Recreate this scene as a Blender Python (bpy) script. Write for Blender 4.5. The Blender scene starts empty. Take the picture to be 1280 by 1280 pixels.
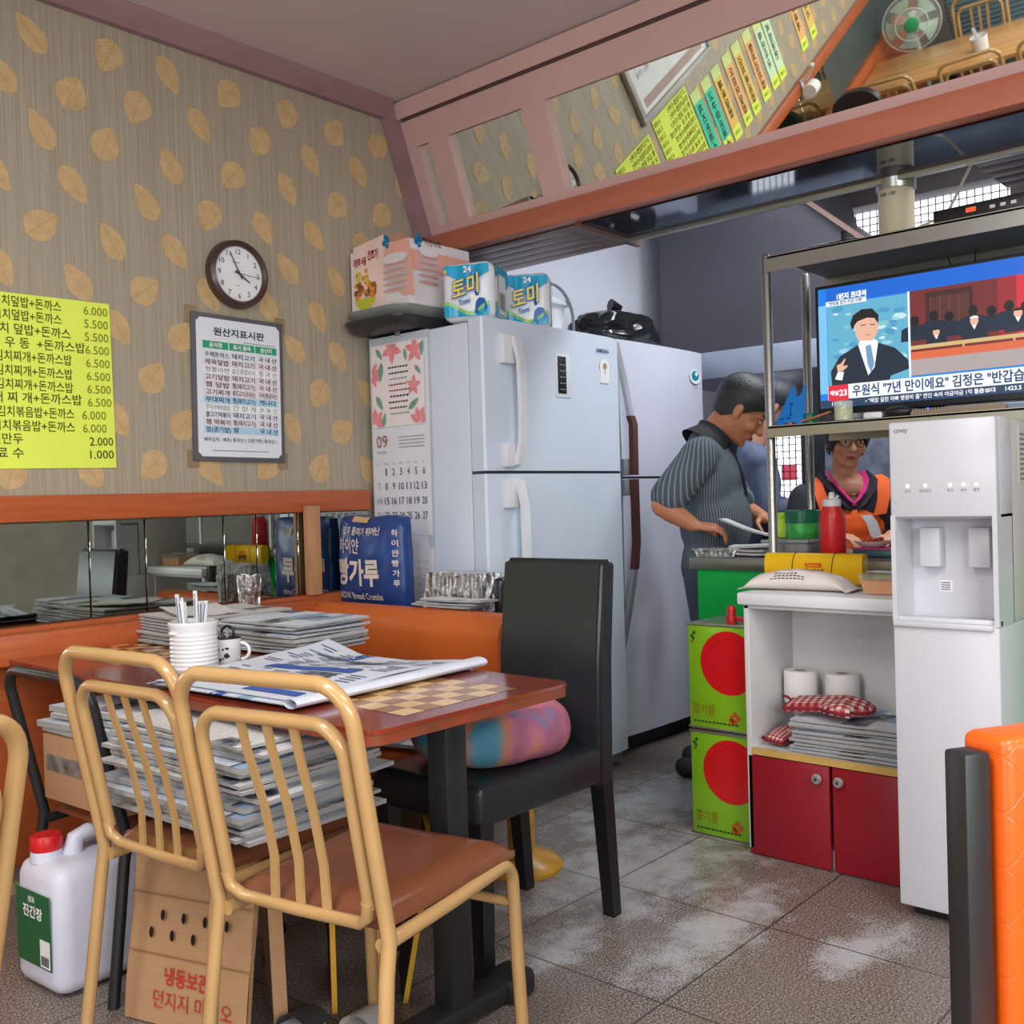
import bpy, bmesh, math, random
from mathutils import Matrix, Vector, Euler, noise
SC = bpy.context.scene
COL = SC.collection
PI = math.pi
random.seed(7)

# ---------------------------------------------------------------- camera, world, lights, exposure
cam_d = bpy.data.cameras.new('camera'); cam = bpy.data.objects.new('camera', cam_d); COL.objects.link(cam)
cam_d.sensor_fit = 'HORIZONTAL'; cam_d.sensor_width = 36.0; cam_d.lens = 1262.3 / 1280 * 36.0
cam_d.clip_start = 0.02; cam_d.clip_end = 60
_r = (0.66146629, -0.74939672, -0.02944329); _u = (0.02949426, -0.01323524, 0.99947732); _w = (0.74939471, 0.66198896, -0.01334823)
cam.matrix_world = Matrix(((_r[0], _u[0], -_w[0], 0.0), (_r[1], _u[1], -_w[1], 0.0), (_r[2], _u[2], -_w[2], 1.14), (0, 0, 0, 1)))
SC.camera = cam
SC.view_settings.view_transform = 'Standard'; SC.view_settings.look = 'None'
SC.view_settings.exposure = 0.0; SC.view_settings.gamma = 1.0; SC.view_settings.use_curve_mapping = False
wd = bpy.data.worlds.new('world'); SC.world = wd; wd.use_nodes = True
wd.node_tree.nodes['Background'].inputs[0].default_value = (0.75, 0.85, 1.0, 1); wd.node_tree.nodes['Background'].inputs[1].default_value = 0.25

def area(name, loc, sx, sy, power, color, rot=(0, 0, 0), spread=PI):
    l = bpy.data.lights.new(name, 'AREA'); l.shape = 'RECTANGLE'; l.size = sx; l.size_y = sy
    l.energy = power; l.color = color; l.spread = spread
    o = bpy.data.objects.new(name, l); o.location = loc; o.rotation_euler = rot; COL.objects.link(o); return o
WHITE = (1.0, 0.975, 0.945)
area('fluorescent_light', (-0.2, 0.9, 2.66), 1.2, 0.3, 42, WHITE)
area('fluorescent_light', (1.0, -0.5, 2.66), 1.2, 0.3, 40, WHITE)
area('fluorescent_light', (-2.1, 1.2, 2.66), 1.2, 0.3, 36, WHITE)
area('kitchen_light', (3.98, 1.1, 2.85), 0.3, 1.3, 40, (0.93, 0.97, 1.0))
area('kitchen_light', (4.0, 2.2, 2.9), 0.3, 0.9, 9, (0.85, 0.92, 1.0))
area('added_side_fill', (-0.6, -1.86, 1.35), 3.2, 1.3, 120, (0.93, 0.97, 1.0), (PI / 2 - 0.22, 0, 0))  # added fill, no opening in this wall; brightens papered wall and fridge fronts
area('added_back_fill', (-3.35, 0.6, 1.25), 1.6, 1.8, 50, (0.95, 0.98, 1.0), (0, -PI / 2, 0))  # added fill at the closed back wall, lifts the bulkhead and ceiling

# ---------------------------------------------------------------- materials
def lin(v):
    v /= 255.0
    return v / 12.92 if v <= 0.04045 else ((v + 0.055) / 1.055) ** 2.4
def rgb(r, g, b): return (lin(r), lin(g), lin(b), 1.0)
MATS = {}
class NT:
    def __init__(s, name):
        s.m = bpy.data.materials.new(name); s.m.use_nodes = True
        s.nt = s.m.node_tree; s.b = s.nt.nodes['Principled BSDF']
    def n(s, t, props=None, **ins):
        nd = s.nt.nodes.new('ShaderNode' + t)
        for k, v in (props or {}).items(): setattr(nd, k, v)
        for k, v in ins.items():
            key = k.replace('_', ' ') if not k.startswith('i') or not k[1:].isdigit() else int(k[1:])
            s.set(nd.inputs[key], v)
        return nd
    def set(s, sock, v):
        if isinstance(v, bpy.types.NodeSocket): s.nt.links.new(v, sock)
        else: sock.default_value = v
    def P(s, **k):
        for a, v in k.items(): s.set(s.b.inputs[a.replace('_', ' ')], v)
    def coord(s, which='Object', scale=(1, 1, 1), rot=(0, 0, 0), loc=(0, 0, 0)):
        tc = s.n('TexCoord')
        mp = s.n('Mapping', Vector=tc.outputs[which], Scale=scale, Rotation=rot, Location=loc)
        return mp.outputs[0]
    def noise(s, vec, scale, detail=3, rough=0.5):
        return s.n('TexNoise', Vector=vec, Scale=scale, Detail=detail, Roughness=rough).outputs[0]
    def ramp(s, fac, stops, interp='LINEAR'):
        r = s.n('ValToRGB', Fac=fac); r.color_ramp.interpolation = interp
        el = r.color_ramp.elements
        while len(el) < len(stops): el.new(0.5)
        for e, (p, c) in zip(el, stops): e.position = p; e.color = c
        return r.outputs[0]
    def mix(s, fac, a, b, mode='MIX'):
        m = s.n('Mix', {'data_type': 'RGBA', 'blend_type': mode})
        s.set(m.inputs[0], fac); s.set(m.inputs[6], a); s.set(m.inputs[7], b); return m.outputs[2]
    def math(s, op, a, b=0.0, c=0.0):
        m = s.n('Math', {'operation': op}); s.set(m.inputs[0], a); s.set(m.inputs[1], b); s.set(m.inputs[2], c); return m.outputs[0]
    def bump(s, h, strength=0.2, dist=0.01):
        bp = s.n('Bump', Height=h, Strength=strength, Distance=dist); s.set(s.b.inputs['Normal'], bp.outputs[0])
def simple(name, col, rough=0.5, metal=0.0, var=0.06, vscale=6.0, bump=0.0, bscale=60.0, spec=0.5, coat=0.0, stretch=(1, 1, 1)):
    if name in MATS: return MATS[name]
    t = NT(name); v = t.coord('Object', stretch)
    c = rgb(*col)
    if var:
        f = t.noise(v, vscale, 4)
        d = tuple(x * (1 - var * 2) for x in c[:3]) + (1,); l = tuple(min(1, x * (1 + var * 1.2)) for x in c[:3]) + (1,)
        t.P(Base_Color=t.ramp(f, [(0.3, d), (0.7, l)]))
    else: t.P(Base_Color=c)
    t.P(Roughness=rough, Metallic=metal, Specular_IOR_Level=spec)
    if coat: t.P(Coat_Weight=coat, Coat_Roughness=0.08)
    if bump: t.bump(t.noise(v, bscale, 4), bump, 0.004)
    MATS[name] = t.m; return t.m
def emit(name, col, strength):
    if name in MATS: return MATS[name]
    t = NT(name); t.P(Base_Color=(0.01, 0.01, 0.01, 1), Emission_Color=rgb(*col), Emission_Strength=strength, Roughness=0.3)
    MATS[name] = t.m; return t.m
def ink(name, col): return simple(name, col, 0.6, 0, 0, spec=0.2)

# ---------------------------------------------------------------- mesh builder
class MB:
    def __init__(s): s.bm = bmesh.new(); s.mats = []; s.cur = 0; s.T = Matrix(); s.uvl = None
    def mat(s, m):
        if m not in s.mats: s.mats.append(m)
        s.cur = s.mats.index(m); return s
    def v(s, p): return s.bm.verts.new(s.T @ Vector(p))
    def f(s, vs):
        try: fc = s.bm.faces.new(vs)
        except ValueError: return None
        fc.material_index = s.cur; fc.smooth = True; return fc
    def poly(s, pts): return s.f([s.v(p) for p in pts])
    def box(s, x0, x1, y0, y1, z0, z1, bev=0.0, seg=2):
        vs = [s.v((x, y, z)) for x in (x0, x1) for y in (y0, y1) for z in (z0, z1)]
        fs = [s.f([vs[i] for i in q]) for q in ((0, 1, 3, 2), (4, 6, 7, 5), (0, 4, 5, 1), (2, 3, 7, 6), (0, 2, 6, 4), (1, 5, 7, 3))]
        if bev > 0:
            es = list({e for f in fs for e in f.edges})
            r = bmesh.ops.bevel(s.bm, geom=es, offset=bev, segments=seg, profile=0.5, affect='EDGES', clamp_overlap=True)
            for f in r['faces']: f.material_index = s.cur; f.smooth = True
        return s
    def grid(s, fn, nu, nv, closeu=False, closev=False):
        g = [[s.v(fn(i / nu, j / nv)) for j in range(nv + (0 if closev else 1))] for i in range(nu + (0 if closeu else 1))]
        for i in range(nu):
            for j in range(nv):
                a = g[i]; b = g[(i + 1) % len(g)]; k = (j + 1) % len(a)
                s.f([a[j], b[j], b[k], a[k]])
        return g
    def tube(s, pts, r, seg=10, caps=True, closed=False):
        pts = [Vector(p) for p in pts]; n = len(pts)
        rs = r if isinstance(r, (list, tuple)) else [r] * n
        rings = []; up = None
        for i, p in enumerate(pts):
            a = pts[i - 1] if (i > 0 or closed) else p; b = pts[(i + 1) % n] if (i < n - 1 or closed) else p
            t = (b - a).normalized()
            if up is None:
                up = Vector((0, 0, 1)) if abs(t.z) < 0.9 else Vector((1, 0, 0))
            sx = t.cross(up)
            if sx.length < 1e-5: sx = t.orthogonal()
            sx.normalize(); up = sx.cross(t).normalized()
            rings.append([s.v(p + (sx * math.cos(k * 2 * PI / seg) + up * math.sin(k * 2 * PI / seg)) * rs[i]) for k in range(seg)])
        for i in range(n - (0 if closed else 1)):
            A = rings[i]; B = rings[(i + 1) % n]
            for k in range(seg): s.f([A[k], A[(k + 1) % seg], B[(k + 1) % seg], B[k]])
        if caps and not closed: s.f(rings[0][::-1]); s.f(rings[-1])
        return s
    def strip(s, pts, w, t, side):     # flat bar along pts; side = width direction
        pts = [Vector(p) for p in pts]; side = Vector(side).normalized(); n = len(pts); rings = []
        for i, p in enumerate(pts):
            a = pts[max(0, i - 1)]; b = pts[min(n - 1, i + 1)]; nn = (b - a).normalized().cross(side).normalized()
            rings.append([s.v(p + side * (w / 2 * q) + nn * (t / 2 * h)) for q, h in ((-1, -1), (1, -1), (1, 1), (-1, 1))])
        for i in range(n - 1):
            for k in range(4): s.f([rings[i][k], rings[i][(k + 1) % 4], rings[i + 1][(k + 1) % 4], rings[i + 1][k]])
        s.f(rings[0][::-1]); s.f(rings[-1]); return s
    def lathe(s, prof, seg=28, c=(0, 0, 0), ax='Z', sq=None):
        c = Vector(c); rings = []
        for r, h in prof:
            if r < 1e-6:
                rings.append([s.v(c + s._ax((0, 0, h), ax))]); continue
            ring = []
            for k in range(seg):
                a = k * 2 * PI / seg; x, y = math.cos(a) * r, math.sin(a) * r
                ring.append(s.v(c + s._ax((x, y, h), ax)))
            rings.append(ring)
        for A, B in zip(rings, rings[1:]):
            for k in range(seg):
                k2 = (k + 1) % seg
                if len(A) == 1 and len(B) == 1: continue
                if len(A) == 1: s.f([A[0], B[k], B[k2]])
                elif len(B) == 1: s.f([A[k], A[k2], B[0]])
                else: s.f([A[k], A[k2], B[k2], B[k]])
        if len(rings[0]) > 1: s.f(rings[0][::-1])
        if len(rings[-1]) > 1: s.f(rings[-1])
        return s
    def _ax(s, p, ax):
        x, y, z = p
        return Vector((x, y, z)) if ax == 'Z' else Vector((z, x, y)) if ax == 'X' else Vector((y, z, x))
    def prism(s, poly, fn):            # poly of 2d pts, fn(u, v, w) with w in 0..1 -> 3d
        A = [s.v(fn(u, v, 0)) for u, v in poly]; B = [s.v(fn(u, v, 1)) for u, v in poly]
        s.f(A[::-1]); s.f(B)
        for i in range(len(A)): s.f([A[i], A[(i + 1) % len(A)], B[(i + 1) % len(A)], B[i]])
        return s
    def ell(s, c, r, rot=None, nu=16, nv=10):
        c = Vector(c); R = rot.to_matrix() if rot is not None else Matrix.Identity(3)
        prof = []
        for j in range(nv + 1):
            t = PI * j / nv; prof.append((math.sin(t), -math.cos(t)))
        old = s.T
        s.T = old @ Matrix.Translation(c) @ R.to_4x4() @ Matrix.Diagonal((r[0], r[1], r[2], 1))
        s.lathe([(a if 0 < j < nv else 0, b) for j, (a, b) in enumerate(prof)], nu); s.T = old; return s
    def cap(s, a, b, ra, rb, seg=12):  # capsule
        a = Vector(a); b = Vector(b); d = (b - a); L = d.length
        if L < 1e-6: return s.ell(a, (ra,) * 3)
        prof = []
        for j in range(5): t = PI / 2 * j / 4; prof.append((ra * math.sin(t) if j else 0, -ra * math.cos(t)))
        for j in range(5): t = PI / 2 * j / 4; prof.append((rb * math.cos(t) if j < 4 else 0, L + rb * math.sin(t)))
        old = s.T; s.T = old @ Matrix.Translation(a) @ d.to_track_quat('Z', 'Y').to_matrix().to_4x4()
        s.lathe(prof, seg); s.T = old; return s
    def disc(s, c, r, nrm='Y', seg=28, ry=None):
        c = Vector(c); ry = ry or r
        return s.f([s.v(c + s._ax((math.cos(k * 2 * PI / seg) * r, math.sin(k * 2 * PI / seg) * ry, 0), nrm)) for k in range(seg)])
    def text(s, body, o, xd, yd, size, align='L', bold=0.0, width=None, rot=0.0):
        vs, fs, (x0, x1) = glyphs(body, bold)
        sx = size
        if width: sx = width / max(1e-6, x1 - x0)
        dx = 0 if align == 'L' else -(x1 + x0) / 2 if align == 'C' else -x1
        o = Vector(o); xd = Vector(xd); yd = Vector(yd)
        if rot:
            ca, sa = math.cos(rot), math.sin(rot); xd, yd = xd * ca + yd * sa, yd * ca - xd * sa
        nv = [s.v(o + xd * ((x + dx) * sx) + yd * (y * size)) for x, y in vs]
        for q in fs: s.f([nv[i] for i in q])
        return s
_G = {}
def glyphs(body, bold):
    k = (body, bold)
    if k not in _G:
        c = bpy.data.curves.new('t', 'FONT'); c.body = body; c.resolution_u = 2; c.offset = bold; c.fill_mode = 'FRONT'
        o = bpy.data.objects.new('t', c); COL.objects.link(o)
        dg = bpy.context.evaluated_depsgraph_get(); me = bpy.data.meshes.new_from_object(o.evaluated_get(dg))
        vs = [(v.co.x, v.co.y) for v in me.vertices]; fs = [tuple(p.vertices) for p in me.polygons]
        xs = [v[0] for v in vs] or [0, 1]
        _G[k] = (vs, fs, (min(xs), max(xs)))
        bpy.data.objects.remove(o); bpy.data.curves.remove(c); bpy.data.meshes.remove(me)
    return _G[k]

SPLIT = {'lettering', 'screen_text', 'front_display', 'handwriting', 'next_month_lettering', 'control_icons', 'numerals'}
def split_far(mb):      # far-apart groups of words become parts of their own
    bm = mb.bm; bm.verts.index_update(); seen = [-1] * len(bm.verts); isl = []
    for v0 in bm.verts:
        if seen[v0.index] >= 0: continue
        k = len(isl); st = [v0]; seen[v0.index] = k; pts = []
        while st:
            v = st.pop(); pts.append(v.co)
            for e in v.link_edges:
                w = e.other_vert(v)
                if seen[w.index] < 0: seen[w.index] = k; st.append(w)
        lo = [min(p[i] for p in pts) for i in range(3)]; hi = [max(p[i] for p in pts) for i in range(3)]; isl.append((lo, hi, max(h - l for l, h in zip(lo, hi))))
    par = list(range(len(isl)))
    def find(a):
        while par[a] != a: par[a] = par[par[a]]; a = par[a]
        return a
    for a in range(len(isl)):
        for c in range(a + 1, len(isl)):
            g = math.sqrt(sum(max(0, isl[a][0][i] - isl[c][1][i], isl[c][0][i] - isl[a][1][i]) ** 2 for i in range(3)))
            if g <= max(.0195, .48 * max(isl[a][2], isl[c][2])): par[find(a)] = find(c)
    roots = sorted({find(a) for a in range(len(isl))})
    if len(roots) < 2: return [mb]
    out = []
    for r in roots:
        nb = MB(); nb.bm.free(); nb.bm = bm.copy(); nb.mats = list(mb.mats); nb.bm.verts.ensure_lookup_table()
        bmesh.ops.delete(nb.bm, geom=[nb.bm.verts[i] for i in range(len(seen)) if find(seen[i]) != r], context='VERTS'); out.append(nb)
    bm.free(); return out
def build(name, mb, parent=None, sharp=38, recalc=True, m=None):
    if name in SPLIT:
        ps = split_far(mb)
        if len(ps) > 1:
            SPLIT.discard(name); r = [build(name, p, parent, sharp, False) for p in ps]; SPLIT.add(name); return r[0]
        mb = ps[0]
    if recalc: bmesh.ops.recalc_face_normals(mb.bm, faces=mb.bm.faces)
    me = bpy.data.meshes.new(name); mb.bm.to_mesh(me); mb.bm.free()
    for q in (mb.mats or ([m] if m else [])): me.materials.append(q)
    me.set_sharp_from_angle(angle=math.radians(sharp))
    o = bpy.data.objects.new(name, me); COL.objects.link(o)
    if parent is not None: o.parent = parent
    return o
def tag(o, label, cat, group=None):
    o['label'] = label; o['category'] = cat
    if group: o['group'] = group
    return o
def thing(name, label, cat, loc=(0, 0, 0), rz=0.0, group=None):
    o = bpy.data.objects.new(name, None); o.empty_display_size = 0.05; COL.objects.link(o)
    o.location = loc; o.rotation_euler = (0, 0, rz); return tag(o, label, cat, group)
def solo(name, mb, label, cat, loc=(0, 0, 0), rz=0.0, group=None, sharp=38):
    o = build(name, mb, None, sharp); o.location = loc; o.rotation_euler = (0, 0, rz); return tag(o, label, cat, group)
def struct(name, mb, sharp=38):
    o = build(name, mb, None, sharp); o['kind'] = 'structure'; return o
def dup(root, loc, rz, label, group=None):
    def cp(o, par):
        c = o.copy(); COL.objects.link(c)
        if par is not None: c.parent = par
        for ch in list(o.children): cp(ch, c)
        return c
    r = cp(root, None); r.location = loc; r.rotation_euler = (0, 0, rz); r['label'] = label
    if group: r['group'] = group
    return r
def remesh(mb, voxel, smooth=6, fac=0.5):
    me = bpy.data.meshes.new('tmp'); bmesh.ops.recalc_face_normals(mb.bm, faces=mb.bm.faces); mb.bm.to_mesh(me)
    o = bpy.data.objects.new('tmp', me); COL.objects.link(o)
    md = o.modifiers.new('r', 'REMESH'); md.mode = 'VOXEL'; md.voxel_size = voxel; md.use_smooth_shade = True
    if smooth:
        sm = o.modifiers.new('s', 'SMOOTH'); sm.iterations = smooth; sm.factor = fac
    dg = bpy.context.evaluated_depsgraph_get(); r = bpy.data.meshes.new_from_object(o.evaluated_get(dg))
    bpy.data.objects.remove(o); bpy.data.meshes.remove(me)
    nb = MB(); nb.mats = list(mb.mats); nb.bm.free(); nb.bm = bmesh.new(); nb.bm.from_mesh(r); bpy.data.meshes.remove(r)
    for f in nb.bm.faces: f.smooth = True; f.material_index = 0
    mb.bm.free(); return nb
def arc(c, r, a0, a1, n, fn):          # points of an arc in 2d mapped by fn(u, v)
    return [fn(c[0] + r * math.cos(a0 + (a1 - a0) * i / n), c[1] + r * math.sin(a0 + (a1 - a0) * i / n)) for i in range(n + 1)]
X_, Y_, Z_ = Vector((1, 0, 0)), Vector((0, 1, 0)), Vector((0, 0, 1))
NY = Vector((0, -1, 0))
# ---------------------------------------------------------------- special materials
def m_floor():
    t = NT('granite_tile'); v = t.coord('Object')
    n1 = t.noise(v, 190, 2, 0.75); n2 = t.noise(v, 55, 3, 0.6); big = t.noise(v, 2.3, 4, 0.6)
    base = t.ramp(n1, [(0.38, rgb(68, 57, 52)), (0.5, rgb(122, 110, 103)), (0.62, rgb(190, 180, 172))])
    base = t.mix(t.math('MULTIPLY', n2, 0.35), base, rgb(110, 98, 92))
    # whitish worn and floury patches along the aisle, with ragged edges of their own
    sp = t.n('SeparateXYZ', Vector=v); x, y = sp.outputs[0], sp.outputs[1]
    def blob(cx, cy, rx, ry):
        a = t.math('DIVIDE', t.math('SUBTRACT', x, cx), rx); b = t.math('DIVIDE', t.math('SUBTRACT', y, cy), ry)
        return t.math('SUBTRACT', 1.0, t.math('SQRT', t.math('ADD', t.math('MULTIPLY', a, a), t.math('MULTIPLY', b, b))))
    k = t.math('MAXIMUM', blob(2.55, 1.78, 0.75, 0.42), blob(3.25, 2.10, 0.95, 0.34))
    k = t.math('MAXIMUM', k, blob(2.30, 1.36, 0.55, 0.18)); k = t.math('MAXIMUM', k, blob(1.95, 1.62, 0.32, 0.12))
    k = t.math('MAXIMUM', k, blob(2.42, 1.02, 0.30, 0.13))
    w = t.math('ADD', t.math('MULTIPLY', k, 1.0), t.math('MULTIPLY', t.math('SUBTRACT', t.noise(v, 9, 6, 0.7), 0.5), 2.2))
    w = t.math('ADD', w, t.math('MULTIPLY', t.math('SUBTRACT', n1, 0.5), 1.2))
    wf = t.ramp(w, [(0.22, (0, 0, 0, 1)), (0.80, (0.88, 0.88, 0.88, 1))])
    base = t.mix(wf, base, rgb(196, 198, 200))
    # joints every half metre
    def joint(c, off):
        m = t.math('ABSOLUTE', t.math('SUBTRACT', t.math('FRACT', t.math('DIVIDE', t.math('SUBTRACT', c, off), 0.505)), 0.5))
        return t.math('GREATER_THAN', m, 0.4945)
    j = t.math('MAXIMUM', joint(x, 2.39), joint(y, 1.765))
    base = t.mix(t.math('MULTIPLY', j, 0.8), base, rgb(48, 44, 42))
    t.P(Base_Color=base, Roughness=t.ramp(big, [(0.3, (0.22, 0.22, 0.22, 1)), (0.7, (0.45, 0.45, 0.45, 1))]))
    t.bump(t.math('SUBTRACT', t.math('MULTIPLY', n1, .02), t.math('MULTIPLY', j, 2.0)), 0.08, 0.002)
    return t.m
def m_wallpaper():
    t = NT('streaked_wallpaper'); v = t.coord('Object', (70, 1, 0.6)); v2 = t.coord('Object')
    f = t.noise(v, 3.0, 3, 0.7); g = t.noise(v2, 1.5, 3)
    c = t.ramp(f, [(0.25, rgb(150, 138, 118)), (0.5, rgb(166, 155, 136)), (0.78, rgb(188, 178, 160))])
    c = t.mix(t.math('MULTIPLY', g, 0.25), c, rgb(148, 142, 120))
    t.P(Base_Color=c, Roughness=t.ramp(f, [(0.3, (0.55, 0.55, 0.55, 1)), (0.75, (0.33, 0.33, 0.33, 1))])); t.bump(f, 0.05, 0.002)
    return t.m
def m_leaf():
    t = NT('printed_leaf'); tc = t.n('TexCoord'); sp = t.n('SeparateXYZ', Vector=tc.outputs['UV'])
    u, w = sp.outputs[0], sp.outputs[1]      # u along the leaf, w across (0.5 = midrib)
    a = t.math('ABSOLUTE', t.math('SUBTRACT', w, 0.5))
    mid = t.math('LESS_THAN', a, 0.012)
    ph = t.math('FRACT', t.math('MULTIPLY', t.math('SUBTRACT', u, t.math('MULTIPLY', a, 0.75)), 8.0))
    vein = t.math('MULTIPLY', t.math('LESS_THAN', ph, 0.09), 0.7)
    vein = t.math('MAXIMUM', mid, vein)
    v2 = t.coord('Object'); nz = t.noise(v2, 30, 4)
    base = t.ramp(nz, [(0.3, rgb(190, 160, 114)), (0.7, rgb(208, 178, 130))])
    t.P(Base_Color=t.mix(t.math('MULTIPLY', vein, 0.5), base, rgb(150, 112, 66)), Roughness=0.5)
    return t.m
def m_wood(name, a, b, scale=(2, 30, 30), rough=0.35, coat=0.15):
    t = NT(name); v = t.coord('Object', scale); f = t.noise(v, 1.6, 5, 0.6)
    t.P(Base_Color=t.ramp(f, [(0.3, rgb(*a)), (0.7, rgb(*b))]), Roughness=rough, Coat_Weight=coat, Coat_Roughness=0.12)
    return t.m
def m_pink():
    t = NT('chipped_pink_paint'); v = t.coord('Object')
    f = t.noise(v, 4.2, 6, 0.75); g = t.noise(v, 18, 5, 0.7)
    s = t.math('ADD', t.math('MULTIPLY', f, 0.75), t.math('MULTIPLY', g, 0.25))
    k = t.ramp(s, [(0.655, (0, 0, 0, 1)), (0.70, (0.75, 0.75, 0.75, 1))])
    c = t.mix(t.noise(v, 2, 2), rgb(196, 160, 155), rgb(208, 172, 166))
    t.P(Base_Color=t.mix(k, c, rgb(120, 78, 72)), Roughness=0.5); return t.m
def m_news(name='newsprint', seed=0.0, tint=(232, 236, 240)):
    t = NT(name); v = t.coord('Object', (1, 1, 1), (0, 0, 0), (seed, seed * 0.7, 0))
    sp = t.n('SeparateXYZ', Vector=v); x, y = sp.outputs[0], sp.outputs[1]
    def cell(sx, sy):
        cx = t.math('FLOOR', t.math('MULTIPLY', x, sx)); cy = t.math('FLOOR', t.math('MULTIPLY', y, sy))
        cv = t.n('CombineXYZ', X=cx, Y=cy); return t.n('TexWhiteNoise', Vector=cv.outputs[0]).outputs[0]
    r = cell(9, 13); r2 = cell(4.5, 21)
    ln = t.math('GREATER_THAN', t.math('FRACT', t.math('MULTIPLY', x, 190)), 0.52)
    wd_ = t.math('GREATER_THAN', t.noise(t.coord('Object', (1, 1, 1)), 160, 1), 0.46)
    gut = t.math('GREATER_THAN', t.math('FRACT', t.math('MULTIPLY', y, 26)), 0.09)
    txt = t.math('MULTIPLY', t.math('MULTIPLY', ln, wd_), t.math('MULTIPLY', gut, 0.30))
    c = t.mix(txt, rgb(*tint), rgb(70, 76, 88))
    ph = t.ramp(t.noise(v, 22, 5, 0.65), [(0.35, rgb(44, 50, 62)), (0.5, rgb(110, 118, 128)), (0.65, rgb(196, 190, 182))])
    c = t.mix(t.math('GREATER_THAN', r, 0.84), c, ph)
    blue = t.mix(t.math('GREATER_THAN', t.noise(v, 70, 1), 0.6), rgb(60, 96, 168), rgb(220, 228, 240))
    c = t.mix(t.math('GREATER_THAN', r2, 0.93), c, blue)
    c = t.mix(t.math('LESS_THAN', r2, 0.09), c, rgb(150, 176, 206))
    t.P(Base_Color=c, Roughness=0.75, Specular_IOR_Level=0.15); return t.m
def m_edges():
    t = NT('paper_edges'); v = t.coord('Object', (1, 1, 1)); sp = t.n('SeparateXYZ', Vector=v)
    z = t.math('ADD', sp.outputs[2], t.math('MULTIPLY', t.noise(v, 14, 2), 0.004))
    f = t.math('FRACT', t.math('MULTIPLY', z, 420)); g = t.noise(v, 26, 3)
    c = t.mix(t.math('LESS_THAN', f, 0.4), rgb(206, 206, 202), rgb(96, 98, 104))
    t.P(Base_Color=t.mix(t.math('MULTIPLY', g, 0.35), c, rgb(120, 124, 132)), Roughness=0.8, Specular_IOR_Level=0.1); return t.m
def m_foil():
    t = NT('crinkled_foil'); v = t.coord('Object'); f = t.n('TexVoronoi', {'feature': 'F1'}, Vector=t.coord('Object', (1, 1.6, .5)), Scale=30.0).outputs[0]; g = t.noise(v, 50, 4, 0.6)
    t.P(Base_Color=rgb(228, 229, 230), Metallic=0.8, Roughness=0.2); t.bump(t.math('ADD', t.math('MULTIPLY', f, 2.0), g), 1.0, 0.03); return t.m
def m_steel(name, col, rough=0.32, scale=(2, 2, 60)):
    t = NT(name); v = t.coord('Object', scale); f = t.noise(v, 4, 4)
    t.P(Base_Color=t.mix(t.math('MULTIPLY', f, 0.4), rgb(*col), rgb(*[c * 0.7 for c in col])), Metallic=0.9, Roughness=rough); t.bump(f, 0.03, 0.002); return t.m
def m_mirror():
    t = NT('mirror_glass'); t.P(Base_Color=rgb(226, 232, 226), Metallic=1.0, Roughness=0.015); return t.m
def m_glass(name, col=(255, 255, 255), rough=0.03, tr=0.9):
    t = NT(name); t.P(Base_Color=rgb(*col), Roughness=rough, Transmission_Weight=tr, IOR=1.3); return t.m
def m_clear(name, col, alpha):
    t = NT(name); t.P(Base_Color=rgb(*col), Roughness=.1, Alpha=alpha); return t.m
def m_tiedye():
    t = NT('tie_dyed_cloth'); v = t.coord('Object', (1.0, 1.0, .6), (0, 0, 0.6)); f = t.noise(v, 5.2, 2, .55)
    c = t.ramp(f, [(0.30, rgb(56, 140, 176)), (0.43, rgb(92, 150, 170)), (0.49, rgb(206, 140, 84)), (0.55, rgb(206, 122, 138)), (0.63, rgb(176, 104, 132)), (0.70, rgb(70, 140, 184))])
    w = t.coord('Object'); t.P(Base_Color=t.mix(t.math('MULTIPLY', t.noise(w, 40, 4), 0.3), c, rgb(60, 70, 110)), Roughness=0.8)
    t.bump(t.noise(w, 26, 5, 0.7), 0.5, 0.012); return t.m
def m_plaid():
    t = NT('red_gingham'); v = t.coord('Object'); sp = t.n('SeparateXYZ', Vector=v)
    a = t.math('GREATER_THAN', t.math('FRACT', t.math('MULTIPLY', sp.outputs[0], 42)), 0.5); b = t.math('GREATER_THAN', t.math('FRACT', t.math('MULTIPLY', sp.outputs[1], 42)), 0.5)
    f = t.math('MULTIPLY', t.math('ADD', a, b), 0.5)
    t.P(Base_Color=t.ramp(f, [(0.0, rgb(228, 214, 204)), (0.5, rgb(196, 108, 110)), (1.0, rgb(150, 40, 52))]), Roughness=0.85)
    t.bump(t.noise(v, 60, 3), 0.3, 0.004); return t.m
def m_stripe():
    t = NT('pinstriped_shirt'); v = t.coord('Object'); tc = t.n('TexCoord'); sp = t.n('SeparateXYZ', Vector=v)
    q = t.math('ADD', t.math('ARCTAN2', sp.outputs[1], t.math('ADD', sp.outputs[0], 0.0)), t.math('MULTIPLY', t.noise(v, 3, 2), 0.25))
    f = t.math('GREATER_THAN', t.math('FRACT', t.math('MULTIPLY', q, 16)), 0.68)
    t.P(Base_Color=t.mix(f, rgb(76, 86, 96), rgb(120, 130, 138)), Roughness=0.85, Specular_IOR_Level=0.2); t.bump(t.noise(v, 9, 4), 0.35, 0.03); return t.m
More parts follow.
